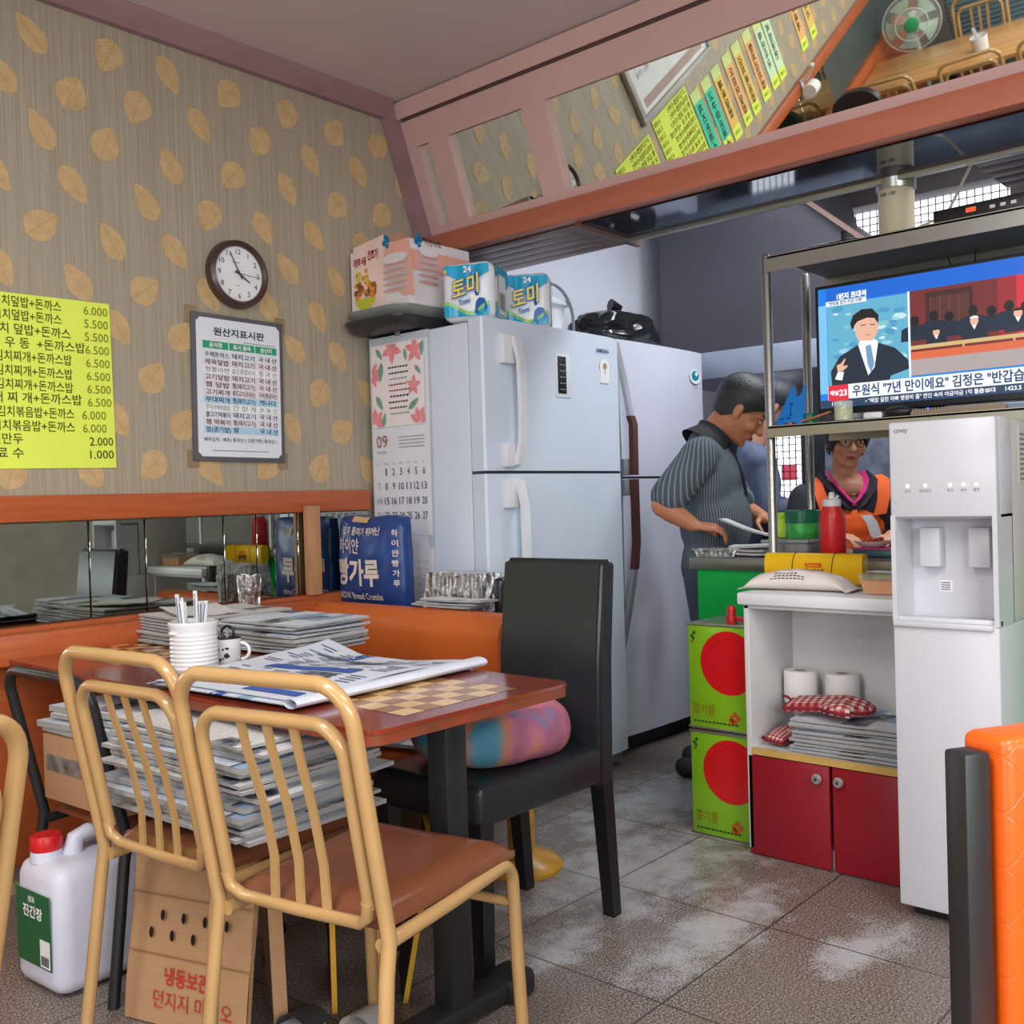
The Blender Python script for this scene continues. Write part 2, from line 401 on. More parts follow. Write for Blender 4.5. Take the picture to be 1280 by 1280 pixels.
def m_leather(name, col, rough=0.38, sc=240, b=0.15):
    t = NT(name); v = t.coord('Object'); f = t.n('TexVoronoi', Vector=v, Scale=sc).outputs[0]; g = t.noise(v, 5, 4)
    c = rgb(*col); t.P(Base_Color=t.mix(t.math('MULTIPLY', g, 0.35), c, tuple(x * 0.7 for x in c[:3]) + (1,)), Roughness=rough)
    t.bump(t.math('ADD', t.math('MULTIPLY', f, 0.3), t.math('MULTIPLY', g, 2.0)), b, 0.004); return t.m
def m_card():
    t = NT('corrugated_cardboard'); v = t.coord('Object', (1, 1, 18)); f = t.noise(v, 8, 4); g = t.noise(t.coord('Object'), 5, 3)
    c = t.ramp(f, [(0.3, rgb(182, 144, 108)), (0.7, rgb(188, 150, 113))])
    t.P(Base_Color=t.mix(t.math('MULTIPLY', g, 0.3), c, rgb(160, 122, 86)), Roughness=0.85, Specular_IOR_Level=0.2); return t.m
M_floor, M_wallp, M_leaf = m_floor(), m_wallpaper(), m_leaf()
M_orange = m_wood('orange_laminate', (172, 84, 42), (190, 98, 52), (3, 3, 40))
M_beam = m_wood('terracotta_painted_beam', (176, 100, 76), (190, 112, 86), (3, 3, 20), 0.45)
M_trimp = simple('mauve_moulding_paint', (150, 118, 122), 0.5)
M_pink = m_pink()
M_ceil = simple('ceiling_paper', (204, 188, 190), 0.85, var=0.03, vscale=3)
M_plank = m_wood('brown_soffit_planks', (98, 74, 64), (118, 92, 80), (3, 30, 3), 0.4)
M_dwood = m_wood('pale_timber', (170, 120, 82), (196, 148, 104), (20, 20, 3), 0.6, 0)
M_news = [m_news('newsprint', 0.0), m_news('newsprint_blue', 3.37, (220, 229, 242)), m_news('newsprint_grey', 7.91, (220, 222, 222))]
M_edge, M_foil = m_edges(), m_foil()
M_steel = m_steel('brushed_steel', (176, 178, 174)); M_steel2 = m_steel('worn_steel_counter', (150, 150, 142), 0.38, (40, 2, 2))
M_mirror = m_mirror(); _t = NT('tinted_mirror_glass'); _t.P(Base_Color=rgb(176, 184, 176), Metallic=1.0, Roughness=.02); M_wmirror = _t.m; M_plank2 = m_wood('dark_brown_planks', (58, 44, 40), (74, 58, 52), (3, 30, 3), 0.5, 0)
M_white = simple('white_plastic', (222, 224, 230), 0.35); M_disp = simple('dispenser_white', (208, 210, 217), 0.3, var=0.015)
M_fridge = simple('fridge_white_enamel', (206, 217, 232), 0.28, var=0.02, vscale=2); M_fridge2 = simple('fridge_pale_enamel', (204, 206, 222), 0.3, var=0.02, vscale=2)
M_grey = simple('grey_plastic', (120, 126, 132), 0.5); M_dgrey = simple('dark_grey_plastic', (58, 60, 64), 0.5); M_black = simple('black_plastic', (26, 27, 30), 0.4)
M_gold = simple('gold_tan_enamel', (188, 150, 98), 0.25, var=0.03, vscale=9, coat=0.4)
M_seat = m_leather('brown_vinyl', (122, 72, 48), 0.2, 200, 0.1)
M_bleath = m_leather('black_leatherette', (36, 40, 44), 0.36)
M_bmetal = simple('black_enamel_steel', (34, 36, 38), 0.4)
M_card = m_card(); M_cardin = simple('cardboard_edge', (206, 168, 92), 0.8)
M_yel = simple('fluorescent_yellow_paper', (228, 246, 92), 0.7, var=0.02)
M_ink, M_red, M_blue = ink('black_ink', (40, 42, 40)), simple('red_plastic', (205, 32, 36), 0.35), simple('blue_plastic', (10, 120, 205), 0.35)
M_paper = simple('white_paper', (232, 234, 236), 0.7, var=0.03)
M_orngleath = None
M_chrome = simple('chrome', (225, 225, 225), 0.28, .8, 0)
# ---------------------------------------------------------------- room shell
YW = 3.13; ZC = 2.775
b = MB().mat(M_floor); b.poly([(-3.6, -2.0, 0), (6.0, -2.0, 0), (6.0, 3.4, 0), (-3.6, 3.4, 0)]); struct('floor', b)
b = MB().mat(M_ceil); b.box(-3.4, 3.0, -1.95, 3.2, ZC, ZC + 0.05); b.box(3.0, 5.9, -1.95, 3.2, 3.05, 3.1); struct('ceiling', b)
# left wall: papered stretch with its printed leaves, then the bare white kitchen stretch
b = MB().mat(M_wallp); b.box(-3.4, 3.02, YW, YW + 0.06, 0, ZC); 
M_kwall = simple('kitchen_white_wall', (206, 208, 218), 0.6, var=0.04, vscale=2); M_kback = simple('kitchen_grey_tile', (120, 122, 130), 0.5, var=0.05)
b.mat(M_kwall); b.box(3.02, 6.0, YW, YW + 0.06, 0, 3.1)
b.mat(M_leaf); uv = b.bm.loops.layers.uv.new('UVMap')
rl = random.Random(11)
def leaf(x, z, kind):
    L, W, ang = ((0.135, 0.078, rl.uniform(-64, -48)) if kind == 'a' else (0.122, 0.098, rl.uniform(35, 80)))
    if rl.random() < 0.5: ang += 180
    ca, sa = math.cos(math.radians(ang)), math.sin(math.radians(ang)); n = 9; top, bot = [], []
    for i in range(n + 1):
        t = i / n; w = W / 2 * math.sin(PI * t ** 0.85) ** 0.8 * (1.12 - 0.25 * t) if 0 < i < n else 0
        wig = 1 + rl.uniform(-0.05, 0.05); top.append((t, w * wig)); bot.append((t, -w * wig))
    pts = top + bot[::-1][1:-1]; vs = []
    for t, w in pts:
        p = ((t - 0.5) * L, w); vs.append(b.v((x + p[0] * ca - p[1] * sa, YW - 0.0012, z + p[0] * sa + p[1] * ca)))
    f = b.f(vs)
    for lp, (t, w) in zip(f.loops, pts): lp[uv].uv = (t, 0.5 + w / W)
    p0 = Vector((x - L / 2 * ca, YW - 0.0012, z - L / 2 * sa)); p1 = p0 - Vector((ca, 0, sa)) * 0.018 + Vector((rl.uniform(-.006, .006), 0, rl.uniform(-.006, .006)))
    q = Vector((-sa, 0, ca)) * 0.0014
    f = b.f([b.v(p0 - q), b.v(p0 + q), b.v(p1 + q), b.v(p1 - q)])
    for lp in f.loops: lp[uv].uv = (0.5, 0.5)
for j in range(11):
    z = 2.61 - 0.148 * j; x0 = 1.39 if j % 2 == 0 else 1.275
    for k in range(-20, 8):
        x = x0 + 0.232 * k
        if x < -3.3 or x > 2.9: continue
        leaf(x + rl.uniform(-.015, .015), z + rl.uniform(-.012, .012), ('b' if rl.random() < 0.55 else 'a') if j % 2 == 0 else ('a' if rl.random() < 0.6 else 'b'))
struct('wall_left', b)
b = MB().mat(M_trimp); b.prism([(3.128, 2.712), (3.128, ZC), (3.05, ZC), (3.055, 2.755), (3.085, 2.73), (3.10, 2.712)], lambda u, v, w: (-3.4 + w * 6.2, u, v)); struct('trim_1', b)
b = MB().mat(M_orange); b.box(-3.38, 2.655, 3.095, 3.128, 1.112, 1.192, 0.004); struct('trim_2', b)
b = MB().mat(M_orange); b.box(-3.38, 2.655, 3.075, 3.128, 0.10, 0.80, 0.004); struct('trim_3', b)
b = MB().mat(M_dwood); b.box(2.318, 2.374, 3.06, 3.094, 0.80, 1.135, 0.004); struct('trim_4', b)
xs = [-1.25, -0.7, -0.1, 0.5, 1.06, 1.50, 1.69, 1.985, 2.12, 2.30, 2.655]
b = MB().mat(simple('painted_mirror_reflection', (70, 80, 78), .4)); b.box(-3.38, -1.25, 3.11, 3.127, .80, 1.112); struct('trim_9', b)  # mirror strip here is a plain panel in the colour of its reflection
lab = {4: 'narrow mirror panel at the left edge of the strip below the orange rail', 5: 'mirror panel behind the far left end of the red table', 6: 'mirror panel behind the white utensil jar',
 7: 'mirror panel left of the foil wrapped cup', 8: 'mirror panel behind the foil wrapped cup', 9: 'mirror panel behind the blue bread crumb sack'}
for i in range(len(xs) - 1):
    b = MB().mat(M_wmirror); b.box(xs[i] + 0.002, xs[i + 1] - 0.002, 3.108, 3.126, 0.803, 1.109, 0.0015, 1)
    solo('wall_mirror', b, lab.get(i, 'mirror panel below the rail under the paper strips, %s towards the fan' % ('first', 'second', 'third', 'fourth', 'fifth', 'sixth')[3 - i]), 'mirror', group='mirror panels below the orange rail')
b = MB().mat(simple('back_wall_paint', (150, 158, 160), 0.7)); b.box(-3.46, -3.4, -1.95, 3.2, 0, ZC); struct('wall_back', b)
b = MB().mat(simple('right_wall_paint', (196, 190, 178), 0.7)); b.box(-3.4, 6.0, -2.0, -1.94, 0, 3.1); struct('wall_right', b)

# ---------------------------------------------------------------- slanted bulkhead with let-in mirrors
TA = math.radians(20.5); cT, sT = math.cos(TA), math.sin(TA)
def SL(y, t, d=0.0): # on the slanted face: y along it, t up the slope, d out of the face towards the diners
    return (3.026 - t * sT - d * cT, y, 2.258 + t * cT - d * sT)
def slab(b, y0, y1, t0, t1, d0, d1): b.prism([(y0, t0), (y1, t0), (y1, t1), (y0, t1)], lambda u, v, w: SL(u, v, d0 + (d1 - d0) * w)); return b
b = MB().mat(M_pink); YR = -1.9
for y0, y1, t0, t1 in ((YR, 3.128, -0.005, 0.037), (YR, 3.128, 0.364, 0.47), (3.025, 3.128, 0.037, 0.364), (2.851, 2.956, 0.037, 0.364), (2.348, 2.456, 0.037, 0.364), (YR, -1.7, 0.037, 0.364)): slab(b, y0, y1, t0, t1, -0.035, 0.0)
slab(b, YR, 3.128, 0.484, 0.548, -0.02, 0.012)
b.mat(simple('groove_brown', (92, 66, 62), 0.6)); slab(b, YR, 3.128, 0.47, 0.484, -0.03, -0.01)
b.mat(M_trimp); b.prism([(2.74, 0), (2.83, 0), (3.02, -0.52), (2.93, -0.52)], lambda u, v, w: (u + 0.035, 3.128 - 0.05 * w, 2.77 + v))
struct('bulkhead', b)
b = MB().mat(M_beam); b.box(2.998, 3.06, YR, 3.128, 2.172, 2.256, 0.004); struct('trim_5', b)
b = MB().mat(M_plank)
for i in range(5):
    b.box(3.06 + i * 0.078, 3.06 + (i + 1) * 0.078 - 0.004, 2.33, 3.128, 2.168, 2.182, 0.002)
    b.mat(M_plank2); b.box(3.42 + i * 0.078, 3.42 + (i + 1) * 0.078 - 0.004, 0.3, 1.02, 2.168, 2.182, 0.002); b.mat(M_plank)
b.box(3.05, 3.46, 2.31, 2.335, 2.15, 2.3); b.box(3.06, 3.07, YR, 3.128, 2.17, 3.05)
b.mat(M_kwall); b.box(3.40, 3.44, YR, 3.128, 2.185, 3.05); struct('soffit', b)
M_dark_sheet = simple('smoky_mirror_sheet', (84, 92, 104), 0.06, 0.85, var=0.05)
b = MB().mat(M_dark_sheet); b.box(3.06, 3.37, YR, 2.33, 2.166, 2.18); b.mat(M_steel); b.box(3.362, 3.385, YR, 2.33, 2.15, 2.19, 0.003); struct('trim_6', b)
def slant_mirror(y0, y1, label):
    b = MB().mat(M_mirror); slab(b, y0, y1, 0.03, 0.37, -0.032, -0.028); solo('slanted_mirror', b, label, 'mirror', group='mirrors let into the slanted bulkhead')
slant_mirror(2.95, 3.03, 'narrow slit mirror let into the pink bulkhead next to the wall corner')
slant_mirror(2.45, 2.856, 'square mirror let into the pink bulkhead, above the toilet roll packs')
slant_mirror(-1.71, 2.352, 'long mirror let into the pink bulkhead reflecting the menus and tables')

# ---------------------------------------------------------------- kitchen shell
b = MB().mat(M_kback); b.box(5.6, 5.68, -1.95, 1.45, 0, 3.1); b.box(5.6, 5.68, 2.95, 3.2, 0, 3.1); b.box(5.6, 5.68, 1.45, 2.95, 0, 1.08); b.box(5.6, 5.68, 1.45, 2.95, 2.72, 3.1); b.box(5.6, 5.68, 1.45, 2.95, 1.48, 1.85); b.box(5.6, 5.68, 1.45, 2.66, 1.08, 1.48); b.mat(M_kwall); b.box(5.58, 5.6, -1.95, 1.46, 1.0, 3.05); struct('wall_far', b)
b = MB().mat(simple('dark_timber_lintel', (78, 70, 68), 0.5)); b.box(5.45, 5.6, 1.4, 3.12, 2.68, 2.90, 0.01); b.box(5.5, 5.6, 1.40, 1.46, 1.0, 2.7); struct('trim_7', b)
M_sky = emit('window_daylight', (240, 244, 255), 2.6)
b = MB().mat(M_sky); b.box(5.64, 5.66, 1.45, 2.95, 1.08, 2.72)
b.mat(simple('window_lattice', (150, 140, 140), 0.5))
for i in range(38): b.box(5.615, 5.622, 1.46 + i * 0.04, 1.465 + i * 0.04, 1.08, 2.70)
for i in range(42): b.box(5.615, 5.622, 1.46, 2.94, 1.09 + i * 0.04, 1.095 + i * 0.04)
b.mat(emit('red_sign_daylight_glow', (206, 70, 96), 1.0)); b.box(5.625, 5.63, 2.70, 2.80, 1.20, 1.29)  # red sign outside, given a glow in place of daylight on it
o = struct('window_1', b)
# ---------------------------------------------------------------- things on the papered wall
# clock
t = thing('wall_clock', 'round wall clock with dark brown rim and white dial above the framed notice', 'clock', (2.078, 3.128, 1.968))
M_rim = simple('dark_brown_plastic', (70, 50, 44), 0.3)
b = MB().mat(M_rim); b.lathe([(0.118, 0.0), (0.122, 0.012), (0.118, 0.036), (0.106, 0.044), (0.098, 0.036), (0.097, 0.026)], 48, ax='Y'); 
for v in b.bm.verts: v.co.y = -v.co.y
build('rim', b, t)
b = MB().mat(simple('clock_dial', (236, 238, 240), 0.4, var=0)); b.disc((0, -0.027, 0), 0.1, 'Y', 48); d = build('dial', b, t)
b = MB().mat(M_ink)
for h in range(1, 13):
    a = PI / 2 - h * PI / 6; b.text(str(h), (math.cos(a) * 0.079, -0.0285, math.sin(a) * 0.079 - 0.008), X_, Z_, 0.026, 'C')
for h in range(60):
    a = h * PI / 30; b.box(math.cos(a) * .094 - .0006, math.cos(a) * .094 + .0006, -.0285, -.0275, math.sin(a) * .094 - .0006, math.sin(a) * .094 + .0006)
b.box(-0.012, 0.002, -0.0285, -0.0275, -0.042, -0.0405); b.box(-0.026, 0.006, -0.0285, -0.0275, 0.0395, 0.0408)
build('numerals', b, d)
def hand(name, ang, l0, l1, w, dy, m):
    b = MB().mat(m); c, s = math.cos(ang), math.sin(ang)
    b.prism([(-l0, -w), (l1, -w * 0.6), (l1, w * 0.6), (-l0, w)], lambda u, v, q: (u * c - v * s, dy - 0.002 * q, u * s + v * c)); build(name, b, t)
hand('hour_hand', math.radians(-32), 0.018, 0.05, 0.003, -0.031, M_black); hand('minute_hand', math.radians(118), 0.02, 0.082, 0.0022, -0.034, M_black); hand('second_hand', math.radians(-4), 0.025, 0.085, 0.0009, -0.037, M_black)

def line_text(b, x, z, s, h, y, bold=0.0, w=None, rot=0.0): b.text(s, (x, y, z), X_, Z_, h, 'L', bold, w, rot)
MENU = [('고기김치덮밥+돈까스', '6.000'), ('참치김치덮밥+돈까스', '5.500'), ('햄 김치 덮밥+돈까스', '5.500'), ('오 뎅 우 동  +돈까스밥', '6.500'), ('오뎅김치찌개+돈까스밥', '6.500'), ('고기김치찌개+돈까스밥', '6.500'),
        ('참치김치찌개+돈까스밥', '6.500'), ('부 대 찌 개+돈까스밥', '6.500'), ('참치김치볶음밥+돈까스', '6.000'), ('햄 김치볶음밥+돈까스', '6.000'), ('튀김만두', '2.000'), ('음 료 수', '1.000')]
M_olive = ink('olive_marker_ink', (70, 74, 22)); M_olive2 = ink('pale_olive_marker_ink', (128, 136, 40))
def menu_sheet(x0, x1, z0, z1, label, tilt):
    t = thing('menu_sheet', label, 'menu', ((x0 + x1) / 2, 3.127, (z0 + z1) / 2), 0, 'fluorescent yellow menu sheets'); t.rotation_euler = (0, tilt, 0)
    W, H = (x1 - x0) / 2, (z1 - z0) / 2
    b = MB().mat(M_yel); b.box(-W, W, -0.002, 0.0, -H, H); build('sheet', b, t)
    b = MB(); r = random.Random(3)
    for i, (a, p) in enumerate(MENU):
        z = H - 0.036 - i * (2 * H - 0.03) / 12
        b.mat(M_olive); line_text(b, -W + 0.012, z, a, 0.036, -0.0032, 0.008, min(0.33, 0.026 * len(a)) if i < 10 else 0.125, r.uniform(-.02, .0))
        b.mat(M_olive2 if i < 10 else M_olive); b.text(p, (W - 0.008 - (0.02 if i in (8, 9) else 0), -0.0032, z - 0.006), X_, Z_, 0.038, 'R', 0.004, 0.078)
    build('handwriting', b, t)
menu_sheet(1.175, 1.606, 1.275, 1.803, 'fluorescent yellow handwritten menu sheet at the left edge, in front of the leaf wallpaper', -0.012)
menu_sheet(0.63, 1.10, 1.29, 1.83, 'fluorescent yellow menu sheet seen in the long slanted mirror, beside the paper strips', 0.0)

# framed notice
t = thing('framed_notice', 'white origin notice in a grey frame hung under the wall clock', 'notice', (2.077, 3.127, 1.558)); t.rotation_euler = (0, 0.012, 0)
b = MB().mat(simple('pewter_frame', (92, 92, 98), 0.5)); b.box(-0.188, 0.188, -0.012, 0.0, -0.258, 0.258, 0.002); build('frame', b, t)
b = MB().mat(simple('notice_paper', (226, 232, 240), 0.4, var=0.01))
o = []; cw, ch, k = 0.172, 0.242, 0.014
for sx, sz in ((1, -1), (1, 1), (-1, 1), (-1, -1)):
    q = [(cw * sx, (ch - k) * sz), ((cw - k * .6) * sx, (ch - k * .6) * sz), ((cw - k) * sx, ch * sz)]
    o += q if sx * sz > 0 else q[::-1]
b.prism(o, lambda u, v, w: (u, -0.0122 - 0.0012 * w, v)); sh = build('paper', b, t)
b = MB(); Mg = ink('notice_green', (56, 160, 116)); Mp = ink('notice_pink_row', (232, 222, 228)); Mbl = ink('notice_blue_row', (178, 214, 236)); Mnav = ink('navy_ink', (28, 52, 78)); Mw = ink('white_ink', (240, 242, 244))
Y = -0.0145
def bar(m, x0, x1, z0, z1, y=-0.0138): b.mat(m); b.poly([(x0, y, z0), (x1, y, z0), (x1, y, z1), (x0, y, z1)])
for i, (x0, x1) in enumerate(((-0.148, -0.046), (-0.042, 0.062), (0.066, 0.158))):
    bar(Mg, x0, x1, 0.136, 0.162); b.mat(Mw); b.text(('음식명', '표시 품목', '원산지')[i], ((x0 + x1) / 2, Y, 0.142), X_, Z_, 0.019, 'C', 0.02)
b.mat(ink('notice_title', (36, 70, 76))); b.text('원산지표시판', (0.0, Y, 0.186), X_, Z_, 0.031, 'C', 0.025, 0.21)
for i in range(14): bar(Mnav, 0.02 + i * 0.0095, 0.027 + i * 0.0095, 0.167, 0.1695)
ROWS = [('수제돈까스', '돼지고기', '국 내 산', 0), ('제육덮밥', '돼지고기', '국 내 산', 1), ('짬뽕라면', '삶은홍합바지', '중 국 산', 2), ('고기덮밥', '돼지고기', '국 내 산', 1), ('햄 덮밥', '햄(돼지고기)', '국 내 산', 1), ('고기찌개', '돼지고기(국내산)', '두부(콩)중국산', 1),
        ('부대찌개', '햄(돼지고기)', '캐나다', 3), ('참치(야채볶음밥)', '간 장 게', '보 농 산', 2), ('불고기떡볶이', '돼지고기', '국 내 산', 0), ('햄 떡볶이', '햄(돼지고기)', '국 내 산', 1), ('밥(공기밥)', '쌀', '국 내 산', 3)]
for i, (a, c, d, k) in enumerate(ROWS):
    z = 0.108 - i * 0.0262
    if k: bar((None, Mp, Mw, Mbl)[k], -0.148, 0.16, z - 0.006, z + 0.019)
    b.mat(M_ink if k < 2 else simple('thin_pen_ink', (90, 100, 110), .6, 0, 0) if k == 2 else Mnav); bo = 0.012 if k != 2 else 0.0
    for s, x, w in ((a, -0.142, 0.09), (c, -0.034, 0.088), (d, 0.078, 0.072)): b.text(s, (x, Y, z), X_, Z_, 0.021, 'L', bo, min(w * 1.08, 0.024 * len(s)), -0.02)
b.mat(M_ink); b.text('배추김치 : 배추( 중국산 ) 고춧가루( 중국산 )', (0.0, Y, -0.188), X_, Z_, 0.016, 'C', 0.01, 0.30)
for i in range(22): bar(Mnav, -0.115 + i * 0.0105, -0.107 + i * 0.0105, -0.222, -0.2195)
build('lettering', b, sh)
M_tape = simple('brown_tape', (150, 128, 96), 0.4)
for sx, sz in ((-1, 1), (-1, -1), (1, -1), (1, 1)):
    b = MB().mat(M_tape); b.box(sx * 0.185 - 0.022, sx * 0.185 + 0.022, -0.0015, 0.0, sz * 0.25 - 0.03, sz * 0.25 + 0.03); build('tape', b, t)

# things on the same wall farther back, seen in the long mirror
t = thing('framed_board', 'large white framed board high on the papered wall, seen in the long mirror', 'board', (0.70, 3.127, 2.15))
b = MB().mat(simple('silver_frame', (176, 174, 168), 0.4)); 
for x0, x1, z0, z1 in ((-.5, .5, -.30, -.26), (-.5, .5, .26, .30), (-.5, -.46, -.26, .26), (.46, .5, -.26, .26)): b.box(x0, x1, -0.03, 0, z0, z1, 0.004)
build('frame', b, t)
b = MB().mat(M_paper); b.box(-.46, .46, -0.012, 0, -.26, .26); p = build('paper', b, t)
b = MB().mat(simple('faded_pink_band', (176, 150, 142), 0.5)); b.box(-.40, .40, -0.014, -0.012, -.235, -.185); build('band', b, p)
b = MB().mat(simple('pale_grey_ink', (170, 172, 174), .6))
for j in range(4): b.text('메뉴 안내', (0.22, -0.0135, 0.1 - j * 0.06), X_, Z_, 0.04)
build('lettering', b, p)
STR = [(0.55, 'aqua'), (0.385, 'aqua'), (0.225, 'yellow'), (0.04, 'orange'), (-0.12, 'yellow'), (-0.31, 'orange'), (-0.49, 'pale'), (-0.63, 'pale'), (-1.10, 'orange'), (-1.30, 'yellow')]
WORDS = ['치즈돈까스', '고구마돈까스', '제육덮밥', '오징어덮밥', '김치볶음밥', '참치김치밥', '떡만두국', '비빔냉면', '김치찌개', '라면사리']
CCX = {'aqua': (70, 206, 168), 'yellow': (236, 196, 104), 'orange': (240, 182, 118), 'pale': (208, 236, 200)}
place = ['beside the yellow menu sheet', 'second from the yellow menu sheet', 'third from the yellow menu sheet', 'fourth from the yellow menu sheet', 'fifth from the yellow menu sheet', 'sixth from the yellow menu sheet', 'second last of the close row', 'last of the close row', 'first of the far pair', 'last of the far pair']
for i, (x, c) in enumerate(STR):
    t = thing('menu_strip', '%s paper menu strip in the long mirror, %s' % (c if c != 'pale' else 'pale green', place[i]), 'menu', (x, 3.127, 1.52), 0, 'paper menu strips along the wall')
    b = MB().mat(simple('strip_paper_' + c, CCX[c], 0.7, var=0.01)); b.box(-0.06, 0.06, -0.002, 0, -0.15, 0.17); b.mat(M_yel); b.box(-0.06, 0.06, -0.0025, 0, -0.225, -0.15); b.mat(simple('strip_pale', (214, 232, 150), .7)); b.box(-0.06, 0.06, -0.002, 0, 0.17, 0.24); build('sheet', b, t)
    b = MB().mat(M_ink)
    for j, chh in enumerate(WORDS[i]): b.text(chh, (0, -0.0035, 0.10 - j * 0.062), X_, Z_, 0.062, 'C', 0.02)
    b.mat(M_olive2); b.text('6.000', (0, -0.0035, -0.198), X_, Z_, 0.034, 'C'); build('lettering', b, t)
b = MB().mat(M_yel); b.box(-.06, .06, -.002, 0, -.05, .05); solo('note_slip', b, 'small yellow paper slip below the menu strips, seen in the long mirror', 'note', (0.36, 3.127, 1.25))
# ---------------------------------------------------------------- fridges
NX = Vector((-1, 0, 0)); YR_ = Vector((0, -1, 0))
def fridge_a():
    t = thing('refrigerator', 'white two door refrigerator with a calendar hung on its left side', 'refrigerator', (3.09, 2.475, 0)) # front centre on the floor
    W, Dp, H = 0.42, 0.62, 1.80
    b = MB().mat(M_fridge); b.box(-W, W, 0.075, Dp, 0.06, H - 0.01, 0.012); b.mat(M_grey); b.box(-W + .02, W - .02, 0.09, Dp - .02, 0.0, 0.06); build('body', b, t)
    b = MB().mat(M_grey); b.box(-W + .01, W - .01, 0.03, 0.09, 0.015, 0.055, 0.004); build('kick_plate', b, t)
    def door(z0, z1):
        b = MB().mat(M_fridge); n = 14
        prof = [(-W, 0.07), (-W, 0.012), (-W + 0.006, 0.003)] + [(-W + 2 * W * i / n, 0.0 - 0.006 * math.sin(PI * i / n)) for i in range(1, n)] + [(W - 0.006, 0.003), (W, 0.012), (W, 0.07)]
        b.prism(prof, lambda u, v, w: (u, v, z0 + (z1 - z0) * w)); return build('door', b, t, 30)
    u, l = door(1.243, H), door(0.065, 1.232)
    b = MB().mat(M_dgrey); b.box(-W + .005, W - .005, 0.012, 0.075, 1.230, 1.245); build('gasket', b, t)
    def handle(d, z0, z1):
        b = MB().mat(M_white); x = -W + 0.135
        for za, zb in ((z0, z0 + 0.09), (z1 - 0.11, z1)): b.box(x - 0.055, x + 0.02, -0.028, 0.002, za, zb, 0.006)
        b.strip([(x + 0.01, -0.030, z0 + .01), (x + 0.012, -0.052, z0 + 0.1), (x + 0.012, -0.055, (z0 + z1) / 2), (x + 0.012, -0.052, z1 - 0.1), (x + 0.01, -0.030, z1 - .01)], 0.034, 0.018, X_)
        build('handle', b, d)
    handle(u, 1.255, 1.745); handle(l, 0.50, 1.215)
    b = MB().mat(M_white); b.box(-0.015, 0.075, -0.010, -0.004, 1.53, 1.70, 0.002); p = build('control_panel', b, u)
    b = MB().mat(M_black); b.box(-0.006, 0.045, -0.0125, -0.009, 1.545, 1.69, 0.001); b.mat(ink('panel_glyph', (150, 170, 190)))
    for k in range(5): b.poly([(0.004, -0.0130, 1.56 + k * .024), (0.02, -0.0130, 1.56 + k * .024), (0.02, -0.0130, 1.563 + k * .024), (0.004, -0.0130, 1.563 + k * .024)]); b.poly([(0.026, -0.0130, 1.56 + k * .024), (0.038, -0.0130, 1.56 + k * .024), (0.038, -0.0130, 1.563 + k * .024), (0.026, -0.0130, 1.563 + k * .024)])
    build('display', b, p)
    b = MB().mat(ink('badge_blue', (60, 72, 120))); b.text('SAMSUNG', (0.255, -0.0072, 1.785 - .055), X_, Z_, 0.022, 'L', 0.03, 0.085); build('badge', b, u)
    b = MB().mat(M_paper); b.box(0.28, 0.34, -0.0065, -0.003, 1.605, 1.66); b.disc((0.31, -0.0066, 1.672), 0.033, 'Y', 20, 0.033); b.mat(ink('sticker_tan', (170, 140, 110))); b.text('1', (0.31, -0.0075, 1.64), X_, Z_, .03, 'C'); b.disc((0.31, -0.0074, 1.675), 0.014, 'Y', 14, 0.014); build('energy_sticker', b, u)
    b = MB().mat(M_dgrey); b.box(W - 0.075, W - 0.005, -0.004, 0.07, H, H + 0.014, 0.003); build('hinge_cover', b, t)
    return t
fridge_a()
